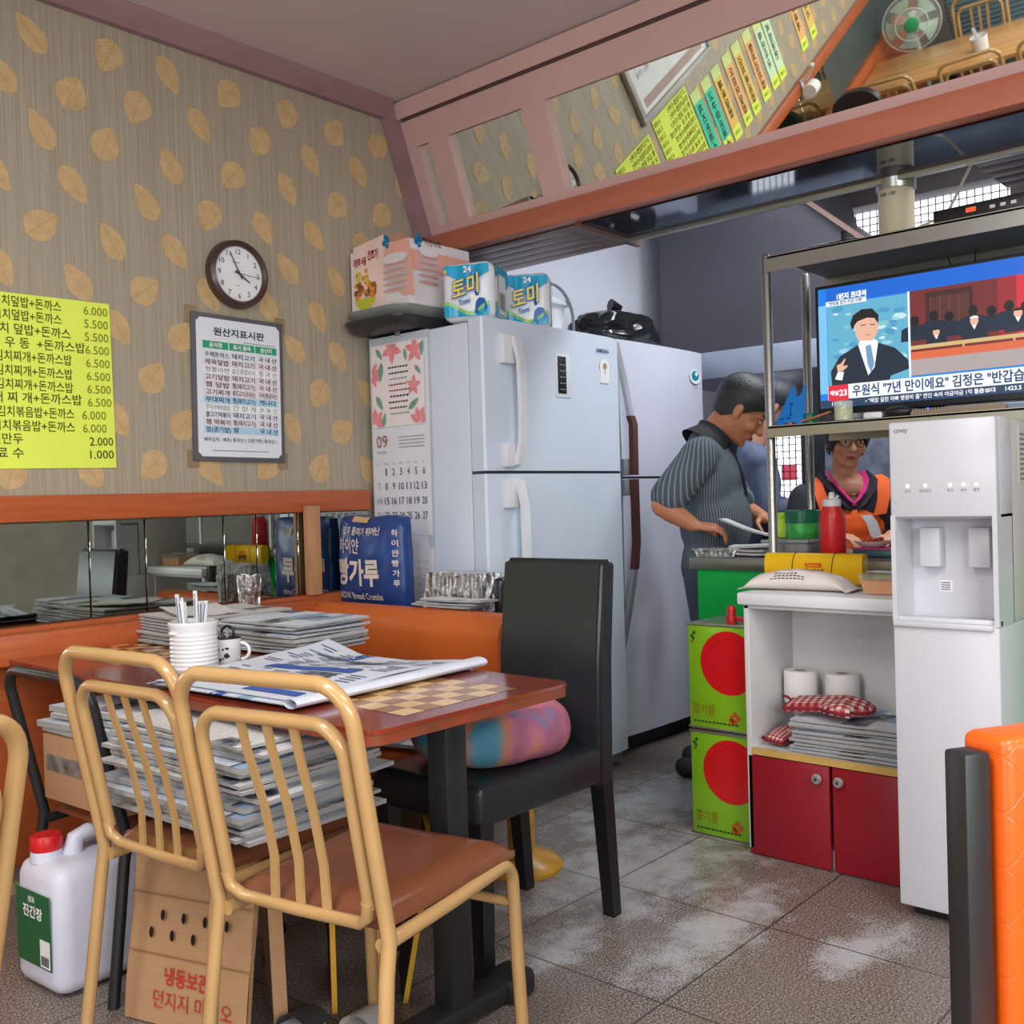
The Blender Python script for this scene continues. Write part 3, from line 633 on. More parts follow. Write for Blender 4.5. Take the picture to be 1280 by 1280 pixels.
def fridge_b():
    t = thing('refrigerator', 'pale two door refrigerator with brown curved handles behind the standing man', 'refrigerator', (3.945, 2.55, 0))
    W, Dp, H = 0.385, 0.56, 1.82
    b = MB().mat(M_fridge2); b.box(-W, W, 0.07, Dp, 0.07, H - 0.02, 0.012); b.mat(M_black); b.box(-W + .02, W - .02, 0.06, Dp - .02, 0.0, 0.07); build('body', b, t)
    def door(z0, z1):
        b = MB().mat(M_fridge2); n = 14
        prof = [(-W, 0.066), (-W, 0.02)] + [(-W + 2 * W * i / n, 0.012 - 0.016 * math.sin(PI * i / n) ** 0.6) for i in range(n + 1)] + [(W, 0.02), (W, 0.066)]
        b.prism(prof, lambda u, v, w: (u, v, z0 + (z1 - z0) * w)); return build('door', b, t, 30)
    u, l = door(1.222, H), door(0.085, 1.212)
    b = MB().mat(M_dgrey); b.box(-W + .005, W - .005, 0.012, 0.07, 1.210, 1.224); build('gasket', b, t)
    Mb = simple('brown_handle_enamel', (82, 48, 40), 0.2, var=0.02)
    def handle(d, zs, up):
        x = -W + 0.035; b = MB().mat(M_chrome)
        pts = [(x - 0.02, -0.012, zs), (x - 0.012, -0.045, zs + up * 0.16), (x + 0.012, -0.06, zs + up * 0.32)]; b.strip(pts, 0.03, 0.018, X_); build('handle_end', b, d)
        b = MB().mat(Mb); e = 1.226 if up < 0 else 1.208
        b.strip([(x + 0.012, -0.06, zs + up * 0.32), (x + 0.028, -0.062, zs + up * (abs(e - zs) * .62)), (x + 0.028, -0.06, e)], 0.038, 0.022, X_); build('handle', b, d)
        b = MB().mat(M_grey); b.box(x - .03, x + .02, -0.05, 0.012, min(e, e - up * .07), max(e, e - up * .07), 0.005); build('handle_bracket', b, d)
        b = MB().mat(simple('pale_grey_strip', (168, 172, 168), .4)); b.box(-W + .002, -W + 0.05, -0.006, 0.012, min(zs, e) - .02, max(zs, e), .003); build('edge_strip', b, d)
    handle(u, 1.80, -1); handle(l, 0.50, 1)
    Mt = ink('eco_teal', (20, 130, 150)); b = MB().mat(M_paper); b.disc((0.295, -0.005, 1.70), 0.035, 'Y', 24, 0.048); b.mat(Mt); b.disc((0.295, -0.0058, 1.703), 0.024, 'Y', 20, 0.034); b.mat(M_paper); b.disc((0.303, -0.0066, 1.712), 0.010, 'Y', 12, 0.012); b.mat(ink('grey_ink', (110, 120, 130))); b.text('ECO', (0.295, -0.006, 1.64), X_, Z_, .014, 'C'); build('eco_sticker', b, u)
fridge_b()

# calendar on the fridge's left side (faces -X)
t = thing('wall_calendar', 'long paper calendar showing September hung on the left side of the refrigerator', 'calendar', (2.668, 2.92, 1.36))
def CP(u, v, d=0.0): return (-0.002 - d, -u, v)      # u to the viewer's right, v up
b = MB().mat(simple('calendar_paper', (224, 228, 236), .6, var=.01)); 
def sheet(b, u0, u1, v0, v1, d, bow=0.0):
    b.grid(lambda s, q: CP(u0 + (u1 - u0) * s, v0 + (v1 - v0) * q, d + bow * math.sin(PI * s) + 0.004 * (1 - q) * s), 6, 10)
sheet(b, -0.165, 0.165, -0.35, 0.40, 0.0, 0.004); pg = build('page', b, t)
b = MB().mat(simple('calendar_backing', (200, 206, 216), .6)); sheet(b, -0.172, 0.172, -0.40, 0.43, -0.0015); build('backing', b, t)
b = MB().mat(simple('calendar_picture_paper', (240, 230, 232), .6, var=.01)); b.poly([CP(-0.150, 0.075, .0085), CP(0.150, 0.075, .0085), CP(0.150, 0.395, .0085), CP(-0.150, 0.395, .0085)])
Mpk = simple('petal_pink', (236, 146, 152), .6, var=.1, vscale=50); Mgn = simple('leaf_sage', (120, 166, 140), .6); Mrd = ink('brick_ink', (150, 66, 56)); Mdk = ink('calendar_ink', (52, 56, 66)); Mlt = ink('light_ink', (150, 156, 166))
_pd = [0]
def petal(cx, cy, a, L, W, m, d=.0092):
    _pd[0] += 1; d += _pd[0] * .00005; b.mat(m); n = 8; pts = []
    for i in range(2 * n):
        t_ = i / n; s = t_ if t_ <= 1 else 2 - t_; w = W * math.sin(PI * s ** .8) * (1 if t_ <= 1 else -1) * .5
        pts.append((cx + math.cos(a) * s * L - math.sin(a) * w, cy + math.sin(a) * s * L + math.cos(a) * w))
    b.poly([CP(max(-.15, min(.15, p)), max(.075, min(.395, q)), d) for p, q in pts])
for cx, cy, n, L, a0 in ((-0.03, 0.375, 5, .06, -2.8), (0.10, 0.36, 5, .055, 0.3), (-0.145, 0.285, 4, .055, -1.2), (0.09, 0.225, 5, .042, .2), (-0.135, 0.09, 4, .065, .1), (0.12, 0.085, 4, .06, .4)):
    for k in range(n): petal(cx, cy, a0 + k * (2 * PI / 5 if n == 5 else .75), L, L * .5, Mpk)
for cx, cy, a, L in ((-.12, .385, -.9, .06), (-.09, .33, -1.7, .08), (-.125, .20, -1.0, .07), (.10, .30, -.8, .05), (.06, .135, .6, .07), (-.09, .075, 1.3, .06), (.045, .37, -1.4, .05), (.145, .39, -1.7, .06)): petal(cx, cy, a, L, L * .36, Mgn, .009)
for j in range(9):
    b.mat((Mdk, Mdk, Mlt, Mrd, Mrd, Mdk, Mdk, Mdk, Mlt)[j]); r = random.Random(j)
    u = -0.052 + .004 * (j % 3); e = 0.055 - 0.006 * (j % 2)
    while u < e:
        w = r.uniform(.008, .016); v = .30 - j * .0225
        b.poly([CP(u, v, .0095), CP(u + w, v + .001, .0095), CP(u + w, v + .008, .0095), CP(u, v + .006, .0095)]); u += w + .004
build('picture', b, pg)
b = MB(); U_, V_ = Vector((0, -1, 0)), Z_
def ct(s, u, v, h, m, al='C', bo=0.0, w=None): b.mat(m); b.text(s, CP(u, v, .0092), U_, V_, h, al, bo, w)
ct('09', -.135, -.005, .07, Mrd, 'L', -.01, .062); ct('SEPTEMBER', -.133, -.028, .012, Mlt, 'L')
for k in range(4): b.mat(Mlt); b.poly([CP(-.005, .03 - k * .013, .0085), CP(.14, .03 - k * .013, .0085), CP(.14, .033 - k * .013, .0085), CP(-.005, .033 - k * .013, .0085)])
day = 1
for wk in range(5):
    for d in range(7):
        if wk == 0 and d == 0: continue
        if day > 30: break
        ct(str(day), -.125 + d * .043, -.115 - wk * .057, .040, Mlt if d == 0 else Mdk, 'C', .0, .027 if day > 9 else .012 if day > 1 else .006); day += 1
for d, s in enumerate(('SUN', 'MON', 'TUE', 'WED', 'THU', 'FRI', 'SAT')): ct(s, -.125 + d * .043, -.072, .010, Mlt)
build('lettering', b, pg)
b = MB().mat(simple('calendar_under_sheet', (232, 234, 238), .6, var=.01)); sheet(b, -0.16, 0.168, -0.655, -0.35, 0.001, 0.003); p2 = build('next_month_page', b, t)
b = MB(); ct('10', -.0, -.41, .03, Mdk); day = 1
for wk in range(5):
    for d in range(7):
        if (wk == 0 and d < 3) or day > 31: continue
        ct(str(day), -.125 + d * .043, -.455 - wk * .03, .017, Mlt, 'C', 0, .014 if day > 9 else .007 if day > 1 else .003); day += 1
build('next_month_lettering', b, p2)
b = MB().mat(M_grey); b.box(-0.006, 0.0, -.012, .012, .425, .46, .002); build('hook', b, t)

# ---------------------------------------------------------------- on top of the fridges
def tray(z, x0, x1, y0, y1, name, m, label):
    b = MB().mat(m); n = 40
    def ring(f, zz): return [(((x0 + x1) / 2 + (x1 - x0) / 2 * f * math.copysign(abs(math.cos(a)) ** .35, math.cos(a))), (y0 + y1) / 2 + (y1 - y0) / 2 * f * math.copysign(abs(math.sin(a)) ** .35, math.sin(a)), zz) for a in [k * 2 * PI / n for k in range(n)]]
    R = [[b.v(p) for p in ring(f, zz)] for f, zz in ((.84, z), (.95, z + .018), (1.0, z + .034), (1.0, z + .040), (.96, z + .038), (.92, z + .022), (.84, z + .010))]
    for A, B in zip(R, R[1:]):
        for k in range(n): b.f([A[k], A[(k + 1) % n], B[(k + 1) % n], B[k]])
    b.f(R[0][::-1]); b.f(R[-1]); return solo(name, b, label, 'tray')
Mtr = simple('black_serving_tray', (44, 46, 48), .35); Mtg = simple('grey_green_tray', (128, 136, 132), .4)
tray(1.800, 2.53, 2.97, 2.765, 3.12, 'serving_tray', Mtr, 'black tray lying directly on the refrigerator top, under the grey tray')
tray(1.842, 2.55, 2.96, 2.77, 3.115, 'serving_tray', Mtg, 'grey tray under the food dehydrator carton on the refrigerator')
# carton
t = thing('appliance_carton', 'white and salmon food dehydrator carton on the grey tray on the refrigerator', 'box', (2.60, 2.775, 1.8835))
W, Dp, H = .33, .335, .243
Mcw, Mcs = simple('carton_white', (226, 222, 224), .4, var=.02), simple('carton_salmon', (232, 172, 156), .4, var=.02)
b = MB().mat(Mcw); b.box(0, W, 0, Dp, 0, H, .002, 1); c = build('carton_body', b, t)
b = MB()
def LF(u, v, d=.001): return (-d, Dp - u, v)      # left face, u to the right
def FF(u, v, d=.001): return (u, -d, v)
def pg(fn, m, pts, d=.001): b.mat(m); b.poly([fn(u, v, d) for u, v in pts])
pg(LF, Mcs, [(.20, .12), (.20, H), (.34, H), (.365, .03), (.3, .03)], .001)
pg(LF, simple('carton_blush', (240, 210, 200), .4), [(.02, .01), (.02, .26), (.20, .28), (.20, .02)], .0012)
pg(FF, Mcs, [(0.0, .13), (0.0, .205), (W, .205), (W, .11)], .001)
Mcl, Mfd, Mbx = simple('print_grey', (196, 190, 196), .4), simple('print_food_brown', (150, 92, 52), .5, var=.3, vscale=60), simple('print_bowl_green', (196, 200, 60), .4)
def machine(fn, cx, v0, w, d0):
    for k in range(5):
        for m, dd, h, e in ((Mcl, 0, .022, 1), (simple('print_layer_pink', (206, 150, 140), .4), .0004, .009, .9)):
            b.mat(m); n = 14; vv = v0 + k * .024
            b.poly([fn(cx + math.cos(a) * w * e, vv + .011 + math.sin(a) * h * .55, d0 + dd + k * .0001) for a in [q * 2 * PI / n for q in range(n)]])
    b.mat(simple('print_lid', (226, 218, 224), .4)); b.poly([fn(cx + math.cos(a) * w * .95, v0 + .13 + math.sin(a) * .02, d0 + .002) for a in [q * 2 * PI / 14 for q in range(14)]])
machine(LF, .262, .05, .075, .002); machine(FF, .10, .075, .055, .002)
b.mat(Mbx); b.poly([LF(.085 + math.cos(a) * .06, .055 + (math.sin(a) * .045), .002) for a in [PI + q * PI / 10 for q in range(11)]])
r = random.Random(5); Mor = simple('print_orange', (222, 140, 60), .5, var=.2, vscale=60)
for k in range(22):
    b.mat(Mfd if r.random() < .6 else Mor); cu, cv = .085 + r.uniform(-.06, .06), .07 + r.uniform(-.005, .04); s = r.uniform(.008, .016)
    b.poly([LF(cu + math.cos(a) * s, cv + math.sin(a) * s, .0024 + k * .0001) for a in [q * 2 * PI / 8 for q in range(8)]])
for k in range(14):
    b.mat(Mbx if r.random() < .5 else Mor); cu, cv = .07 + r.uniform(-.035, .035), .13 + r.uniform(-.02, .03); s = r.uniform(.007, .013)
    b.poly([LF(cu + math.cos(a) * s, cv + math.sin(a) * s, .0024 + k * .0001) for a in [q * 2 * PI / 8 for q in range(8)]])
build('printed_pictures', b, c)
b = MB(); Mdr = ink('dark_red_ink', (150, 40, 44)); Mtl = ink('logo_blue', (20, 120, 170))
b.mat(Mdr); b.text('리빙쿡 식품', LF(.02, .185, .003), NY, Z_, .034, 'L', .03, .075); b.text('건조기', LF(.105, .20, .003), NY, Z_, .04, 'L', .03, .06); b.mat(ink('orange_ink', (226, 130, 90))); b.text('키친아트', LF(.235, .245, .003), NY, Z_, .03, 'L', .01, .085)
b.mat(Mtl)
for fn, u0, v0 in ((LF, .205, .245), (FF, .04, .235)):
    for du, dv, s in ((0, 0, .012), (.02, .008, .012), (.008, .022, .010), (.016, -.014, .009)): b.poly([fn(u0 + du + math.cos(a) * s, v0 + dv + math.sin(a) * s, .003) for a in [q * 2 * PI / 12 for q in range(12)]])
b.mat(M_ink); b.text('키친아트', FF(.08, .23, .003), X_, Z_, .028, 'L', .01, .09)
build('lettering', b, c)
# toilet roll packs: soft wrapped blocks of rolls
Mtb, Mtw, Mty = simple('pack_aqua', (30, 170, 214), .25, var=.06, vscale=20), simple('pack_white', (232, 236, 242), .25, var=.02), simple('pack_yellow', (244, 220, 60), .4)
Mtd = simple('pack_deep_blue', (24, 100, 180), .3); Mgr = simple('pack_green', (150, 205, 110), .3)
def roll_pack(loc, rz, label):
    t = thing('toilet_roll_pack', label, 'toilet paper', loc, rz, 'wrapped toilet roll packs on the refrigerator')
    W, Dp, H = .20, .20, .215
    def surf(u, v, d=0.0):      # u 0..1 around the front and right side, softened corners
        bulge = .010 * abs(math.sin(u * PI * 3)) + .006 * math.sin(v * PI)
        return (-W / 2 + W * u, -Dp / 2 - bulge - d - .004, H * v)
    b = MB().mat(Mtw); b.box(-W / 2, W / 2, -Dp / 2, Dp / 2, 0, H, .03, 4); 
    for v in b.bm.verts:
        v.co.y += (-.008 if v.co.y < 0 else .008) * abs(math.sin((v.co.x / W + .5) * PI * 3)); v.co.z += .006 * math.sin(v.co.x * 40) * (1 if v.co.z > H * .5 else 0)
    wr = build('wrapper', b, t)
    b = MB()
    def band(m, f0, f1, d, fn, n=24):
        b.mat(m)
        for i in range(n):
            u0, u1 = i / n, (i + 1) / n
            b.poly([fn(u0, f0(u0), d), fn(u1, f0(u1), d), fn(u1, f1(u1), d), fn(u0, f1(u0), d)])
    def side(u, v, d): return (W / 2 + .003 + d, -Dp / 2 + .02 + (Dp - .04) * u, H * v)
    def front(u, v, d): return surf(.06 + u * .88, v, d)
    for fn, ph in ((side, .0), (front, .25)):
        wave = lambda u, ph=ph: .70 + .10 * math.sin(u * 6 + ph * 6)
        band(Mtb, wave, lambda u: .94, .001, fn); band(Mgr, lambda u, ph=ph: .17 + .09 * math.sin(u * 6 + 1 + ph), lambda u, ph=ph: .23 + .09 * math.sin(u * 6 + 1 + ph), .0012, fn); band(Mtb, lambda u: .06, lambda u, ph=ph: .17 + .09 * math.sin(u * 6 + 1 + ph), .001, fn)
        b.mat(Mty); b.poly([fn(.05 + .03 * math.cos(a), .84 + .04 * math.sin(a), .002) for a in [q * 2 * PI / 10 for q in range(10)]])
    b.mat(Mtd); b.poly([front(u, v, .0016) for u, v in ((.66, .1), (.9, .1), (.96, .2), (.9, .34), (.78, .36), (.7, .3))]); b.poly([front(u, v, .002) for u, v in ((.70, .40), (.76, .40), (.78, .47), (.73, .54), (.68, .47))])
    b.mat(M_paper); b.poly([side(u, v, .002) for u, v in ((.2, .12), (.8, .12), (.8, .8), (.2, .8))]); b.mat(M_ink)
    for k in range(9): b.poly([side(.28 + .05 * k, .2, .0026), side(.30 + .05 * k, .2, .0026), side(.30 + .05 * k, .5, .0026), side(.28 + .05 * k, .5, .0026)])
    build('wrapper_print', b, wr)
    b = MB()
    for m, bo, d in ((Mtd, .06, .004), (Mty, .015, .006)):
        b.mat(m); b.text('토미', front(.20, .36, d + .006), Vector((.97, 0, .24)), Z_, .078, 'L', bo, .105 if bo < .03 else .110)
    b.mat(Mtd); b.text('Tomi', front(.34, .24, .01), Vector((.97, 0, .24)), Z_, .028, 'L', .03, .045); b.mat(Mtw); b.text('24', front(.55, .80, .008), X_, Z_, .032, 'C', .03)
    pts = []; b.mat(Mtd)
    for k in range(10): a = PI / 2 + k * PI / 5; rr = .02 if k % 2 == 0 else .008; pts.append(front(.62 + rr * math.cos(a) / W, .70 + rr * math.sin(a) / H, .008))
    b.poly(pts); build('lettering', b, wr)
    return t
roll_pack((2.800, 2.625, 1.803), -1.12, 'toilet roll pack nearest the carton, at the front corner of the refrigerator top')
roll_pack((3.09, 2.62, 1.803), -.90, 'second toilet roll pack, between the first pack and the white lidded bin')
# white lidded bin with an arched handle
t = thing('lidded_bin', 'white lidded plastic bin with arched handle behind the toilet roll packs', 'bin', (3.37, 2.87, 1.803))
b = MB().mat(M_white); b.prism([(-.13, -.12), (.13, -.12), (.13, .12), (-.13, .12)], lambda u, v, w: (u * (.88 + .12 * w), v * (.88 + .12 * w), .17 * w)); build('bin_body', b, t)
b = MB().mat(M_white); b.box(-.155, .155, -.145, .145, .17, .195, .008); b.box(-.10, .10, -.10, .10, .195, .215, .01); build('lid', b, t)
b = MB().mat(M_grey); b.tube(arc((0, .10), .15, 0, PI, 16, lambda u, v: (u, -.152, v)), .007, 8); b.tube([(.15, -.152, .10), (.15, -.152, 0.01)], .007, 8); build('handle', b, t)
# crumpled black bin bag
b = MB().mat(simple('black_bag_film', (20, 21, 24), .18, var=0.0)); 
def bagf(u, v):
    a = u * 2 * PI; h = v; r = (math.sin(PI * min(1, h * .62 + .22)) ** .6) * (1 - .75 * max(0, h - .82) / .18)
    k = noise.noise(Vector((math.cos(a) * 2.2, math.sin(a) * 2.2, h * 3))) * .16 + noise.noise(Vector((math.cos(a) * 6, math.sin(a) * 6, h * 7))) * .09
    return (math.cos(a) * .26 * r * (1 + k), math.sin(a) * .17 * r * (1 + k), h * .21 + .02 * k)
b.grid(bagf, 56, 24, closeu=True); g = [v for v in b.bm.verts]
b.tube([(0, 0, .195), (.02, -.02, .225), (-.03, 0, .235)], [.03, .015, .03], 8)
solo('bin_bag', b, 'crumpled black plastic bag on top of the pale refrigerator', 'bag', (3.93, 2.79, 1.803), sharp=60)
# ---------------------------------------------------------------- bench, ledge, red table
t = thing('booth_bench', 'orange booth bench with rounded backrest between the red table and the refrigerator', 'bench', (2.3, 2.08, 0))
M_bench = m_leather('orange_bench_vinyl', (208, 104, 44), .38, 120, .06)
b = MB().mat(M_bench); n = 10
prof = [(0.0, 0.36), (-0.03, 0.66)] + [(-0.03 + .075 - .075 * math.cos(PI * i / n), .70 + .082 * math.sin(PI * i / n)) for i in range(n + 1)] + [(.12, .36)]
b.prism(prof, lambda u, v, w: (u, 0.0 + 1.0 * w, v)); build('backrest', b, t, 30)
b = MB().mat(M_bench); b.box(-.40, .0, 0, 1.0, .34, .43, .03, 3); build('seat', b, t)
b = MB().mat(simple('dark_brown_board', (70, 44, 32), .6)); b.box(-.30, -.02, .3, 1.0, 0, .34); build('base', b, t)
b = MB().mat(simple('chipped_yellow_enamel', (226, 172, 56), .3, var=.15, vscale=14)); b.lathe([(.0, 0), (.125, 0), (.128, .012), (.11, .03), (.06, .045), (.042, .055), (.042, .34)], 32, (.03, -.02, 0)); b.box(-.06, .05, -.07, .06, .335, .345); build('pedestal', b, t)
b = MB().mat(M_dgrey); b.box(2.425, 2.655, 2.09, 3.07, .70, .745, .004); b.box(2.44, 2.65, 2.6, 3.06, 0, .70); solo('ledge_cabinet', b, 'low dark ledge behind the orange bench carrying the blue sack', 'cabinet')

t = thing('dining_table', 'long red brown table with two inlaid checker boards in front of the bench', 'table', (1.5, 2.24, 0))
M_tab = m_wood('red_lacquered_wood', (122, 42, 24), (142, 54, 32), (3, 20, 20), .16, .6); M_tabe = m_wood('worn_table_edge', (110, 62, 38), (150, 60, 36), (12, 12, 12), .4)
b = MB().mat(M_tab); x0, x1, y0, y1, r = -.298, .298, -.82, .83, .035
o = []
for cx, cy, a in ((x1 - r, y1 - r, 0), (x0 + r, y1 - r, 90), (x0 + r, y0 + r, 180), (x1 - r, y0 + r, 270)):
    for k in range(6): q = math.radians(a + k * 18); o.append((cx + math.cos(q) * r, cy + math.sin(q) * r))
b.prism(o, lambda u, v, w: (u, v, .712 + .008 * w)); b.mat(M_tabe); b.prism(o, lambda u, v, w: (u * .995, v * .998, .690 + .0219 * w)); top = build('tabletop', b, t)
Mi1, Mi2 = m_wood('maple_inlay', (222, 180, 116), (236, 200, 140), (20, 4, 4), .25, .4), m_wood('walnut_inlay', (150, 100, 52), (166, 116, 62), (20, 4, 4), .25, .4)
for yc in (-.565, .575):
    b = MB()
    for i in range(6):
        for j in range(8):
            b.mat(Mi1 if (i + j) % 2 == 0 else (Mi2 if yc < 0 else M_tab)); xx, yy = -.168 + i * .056, yc - .20 + j * .05
            if not (yc > 0 and (i + j) % 2): b.poly([(xx, yy, .7206), (xx + .056, yy, .7206), (xx + .056, yy + .05, .7206), (xx, yy + .05, .7206)])
    build('checker_inlay', b, top)
for yy in (-.69, .60):
    b = MB().mat(M_bmetal); b.box(-.012, .052, yy - .03, yy + .03, .03, .69, .006); b.box(-.2, .2, yy - .05, yy + .05, .675, .69); build('column', b, t)
    b = MB().mat(M_bmetal); b.box(-.23, .23, yy - .035, yy + .035, .012, .06, .015); 
    for xx in (-.20, .20): b.box(xx - .045, xx + .045, yy - .045, yy + .045, 0, .065, .018)
    build('foot_bar', b, t)

# ---------------------------------------------------------------- gold tube chairs
def tube_chair(name, label, mt, ms, loc, rz, group=None):
    t = thing(name, label, 'chair', loc, rz, group); R = .0135
    def bk(z): # backward lean of the uprights above the seat
        return -.20 - max(0, (z - .42)) * .20
    def ushape(hw, zt, zb, rad, r, name, off=0.0):
        pts = [(bk(zb) + off, -hw, zb)] if zb > 0.1 else [(-.255, -hw - .012, 0), (bk(.42) - .01, -hw, .36)]
        pts += [(bk(z) + off, -hw, z) for z in ((.50, .60, .70, zt - rad) if zb > .1 else (.42, .50, .60, .70, zt - rad))]
        for k in range(1, 8):
            a = PI - k * PI / 16; pts.append((bk(zt - rad + rad * math.sin(a)) + off, -hw + rad + rad * math.cos(a), zt - rad + rad * math.sin(a)))
        q = [(x, -y, z) for x, y, z in pts][::-1]
        b = MB().mat(mt); b.tube(pts + q, r, 12); build(name, b, t)
    ushape(.195, .855, 0, .07, R, 'outer_frame')
    ushape(.162, .785, .47, .06, R * .92, 'inner_frame', .004)
    for s in (-1, 1):   # inner frame turning in to the seat bar
        pass
    b = MB().mat(mt); b.tube([(bk(.50) + .004, -.162, .48), (bk(.46), -.158, .455), (bk(.44) + .006, -.135, .436), (bk(.44) + .006, 0, .434), (bk(.44) + .006, .135, .436), (bk(.46), .158, .455), (bk(.50) + .004, .162, .48)], R * .85, 10); build('seat_back_bar', b, t)
    for y in (-.06, 0, .06):
        b = MB().mat(mt); b.strip([(bk(.437) + .008, y, .437), (bk(.52) + .022, y * .95, .52), (bk(.62) + .020, y * .95, .62), (bk(.72) + .008, y, .72), (bk(.782) + .004, y, .782)], .017, .006, Y_); build('slat', b, t)
    for s in (-1, 1):
        b = MB().mat(mt); pts = [(bk(.42), s * .178, .405), (0, s * .185, .41), (.17, s * .185, .415)] + [(.17 + .045 * math.sin(k * PI / 12), s * .185, .37 + .045 * math.cos(k * PI / 12)) for k in range(1, 7)] + [(.222, s * .188, .2), (.232, s * .192, 0)]
        b.tube(pts, R, 12); build('front_leg', b, t)
        b = MB().mat(M_black); b.lathe([(R + .003, 0), (R + .003, .02), (R, .022)], 12, (.232, s * .192, -.001)); build('foot_cap', b, t)
    b = MB().mat(mt); b.tube([(.215, -.187, .33), (.215, .187, .33)], R * .75, 10); build('stretcher', b, t)
    b = MB().mat(ms); n = 14
    def pad(u, v):
        x = -.185 + u * .40; y = (v - .5) * .385 * (1 - .10 * (1 - u)); e = min(u, 1 - u, v, 1 - v) * 2
        z = .437 + .030 * (1 - (1 - min(1, e * 3.2)) ** 2) - .008 * math.sin(PI * u) * math.sin(PI * v); return (x, y, z)
    b.grid(pad, 24, 24)
    b.grid(lambda u, v: (-.185 + u * .40, (v - .5) * .385 * (1 - .10 * (1 - u)), .424), 4, 4); bmesh.ops.bridge_loops(b.bm, edges=[e for e in b.bm.edges if e.is_boundary]) if False else None
    pts = []
    for k in range(24): pts.append((k / 24, 0))
    for k in range(24): pts.append((1, k / 24))
    for k in range(24): pts.append((1 - k / 24, 1))
    for k in range(24): pts.append((0, 1 - k / 24))
    for (u, v), (u2, v2) in zip(pts, pts[1:] + pts[:1]):
        p, q = pad(u, v), pad(u2, v2); b.poly([p, q, (q[0], q[1], .424), (p[0], p[1], .424)])
    bmesh.ops.remove_doubles(b.bm, verts=b.bm.verts, dist=.0004)
    build('seat', b, t, 50); return t
ch = tube_chair('tube_chair', 'gold tube chair with brown vinyl seat nearest the camera at the red table', M_gold, M_seat, (1.25, 1.49, 0), math.radians(11), 'gold tube chairs')
dup(ch, (1.245, 1.93, 0), math.radians(5), 'gold tube chair with the newspaper pile on its seat, second from the front')
dup(ch, (.31, 1.65, 0), math.radians(115), 'gold tube chair cut off by the left edge of the picture')
bc = tube_chair('tube_chair', 'black tube chair with brown seat holding a cardboard box, left of the gold chairs', M_bmetal, M_seat, (1.34, 2.45, 0), math.radians(3))
for c_ in bc.children:
    if c_.name.startswith(('slat', 'inner_frame', 'seat_back_bar')): bpy.data.objects.remove(c_)
bc.scale = (1, 1, .88)

# ---------------------------------------------------------------- black parsons chair and cushion
t = thing('parsons_chair', 'black leatherette high back chair at the right end of the red table', 'chair', (1.94, 1.785, 0), PI)
b = MB().mat(M_bleath); b.box(-.21, .27, -.185, .185, .375, .475, .02, 3); build('seat', b, t)
b = MB().mat(M_bleath)
b.prism([(-.195, .36), (-.205, .70), (-.235, .955), (-.245, .968), (-.288, .968), (-.298, .955), (-.275, .70), (-.265, .36)], lambda u, v, w: (u, -.18 + .36 * w, v)); 
bmesh.ops.recalc_face_normals(b.bm, faces=b.bm.faces)
bmesh.ops.bevel(b.bm, geom=[e for e in b.bm.edges if len(e.link_faces) == 2 and e.calc_face_angle() > .8], offset=.012, segments=3, affect='EDGES'); build('backrest', b, t)
for sx, sy, dx in ((.245, .16, 0), (.245, -.16, 0), (-.235, .155, -.035), (-.235, -.155, -.035)):
    b = MB().mat(M_black); b.prism([(-.022, -.022), (.022, -.022), (.022, .022), (-.022, .022)], lambda u, v, w, sx=sx, sy=sy, dx=dx: (sx + u * (.8 + .2 * w) + dx * (1 - w), sy + v * (.8 + .2 * w), .39 * w)); build('leg', b, t)
b = MB().mat(m_tiedye())
def cush(u, v):
    a = u * 2 * PI; e = 1 - abs(2 * v - 1)
    rr = (math.sin(PI * v)) ** .55; wob = 1 + .06 * noise.noise(Vector((math.cos(a) * 2, math.sin(a) * 2, 1)))
    x = math.copysign(abs(math.cos(a)) ** .8, math.cos(a)) * .212 * rr * wob; y = math.copysign(abs(math.sin(a)) ** .8, math.sin(a)) * .175 * rr * wob
    z = -.055 * math.cos(PI * v); z += .016 * noise.noise(Vector((x * 11, y * 11, 2))) * (1 if v > .5 else 0)
    return (x, y, max(.001, max(z, -.045) * (1 + .5 * (x > 0) * x / .2) + .048))
b.grid(cush, 48, 22, closeu=True); bmesh.ops.remove_doubles(b.bm, verts=b.bm.verts, dist=.001)
solo('seat_cushion', b, 'tie dyed blue and pink cushion on the black high back chair', 'cushion', (1.918, 1.787, .4765), 0.0, sharp=80).scale = (1, 1, 1.3)
# ---------------------------------------------------------------- water dispenser (faces -X)
M_fpanel = M_disp
def DV(u, v, d=0.0): return (-d, -u, v)        # local frame of things that face -X: u right, v up, d towards the viewer
t = thing('water_dispenser', 'tall white water dispenser with two taps in front of the steel rack', 'water dispenser', (2.66, 0.885, 0))
W, Dp, H = .132, .42, 1.31
Mside = simple('dispenser_side_grey', (196, 196, 192), .4, var=.02)
b = MB().mat(M_disp)
b.box(0, Dp, -W, W, .035, .785, .006); b.box(0.0, .03, -W, W, 1.06, H, .006); b.box(.012, .03, -W, W, .785, .80, .002)
b.box(.0, .13, W - .012, W, .785, 1.065); b.box(.0, .13, -W, -W + .012, .785, 1.065); b.box(.125, .135, -W, W, .785, 1.065); b.box(.03, .14, -W, W, 1.055, H, .003)
b.mat(Mside); b.box(.13, Dp, -W - .001, W + .001, .785, H - .004, .004); build('housing', b, t)
b = MB().mat(M_black); b.box(.05, Dp - .02, -W + .02, W - .02, 0, .036); build('plinth', b, t)
b = MB().mat(M_disp); b.box(-.012, .12, -W + .012, W - .004, .775, .79, .004); dt = build('drip_tray', b, t)
b = MB().mat(Mside)
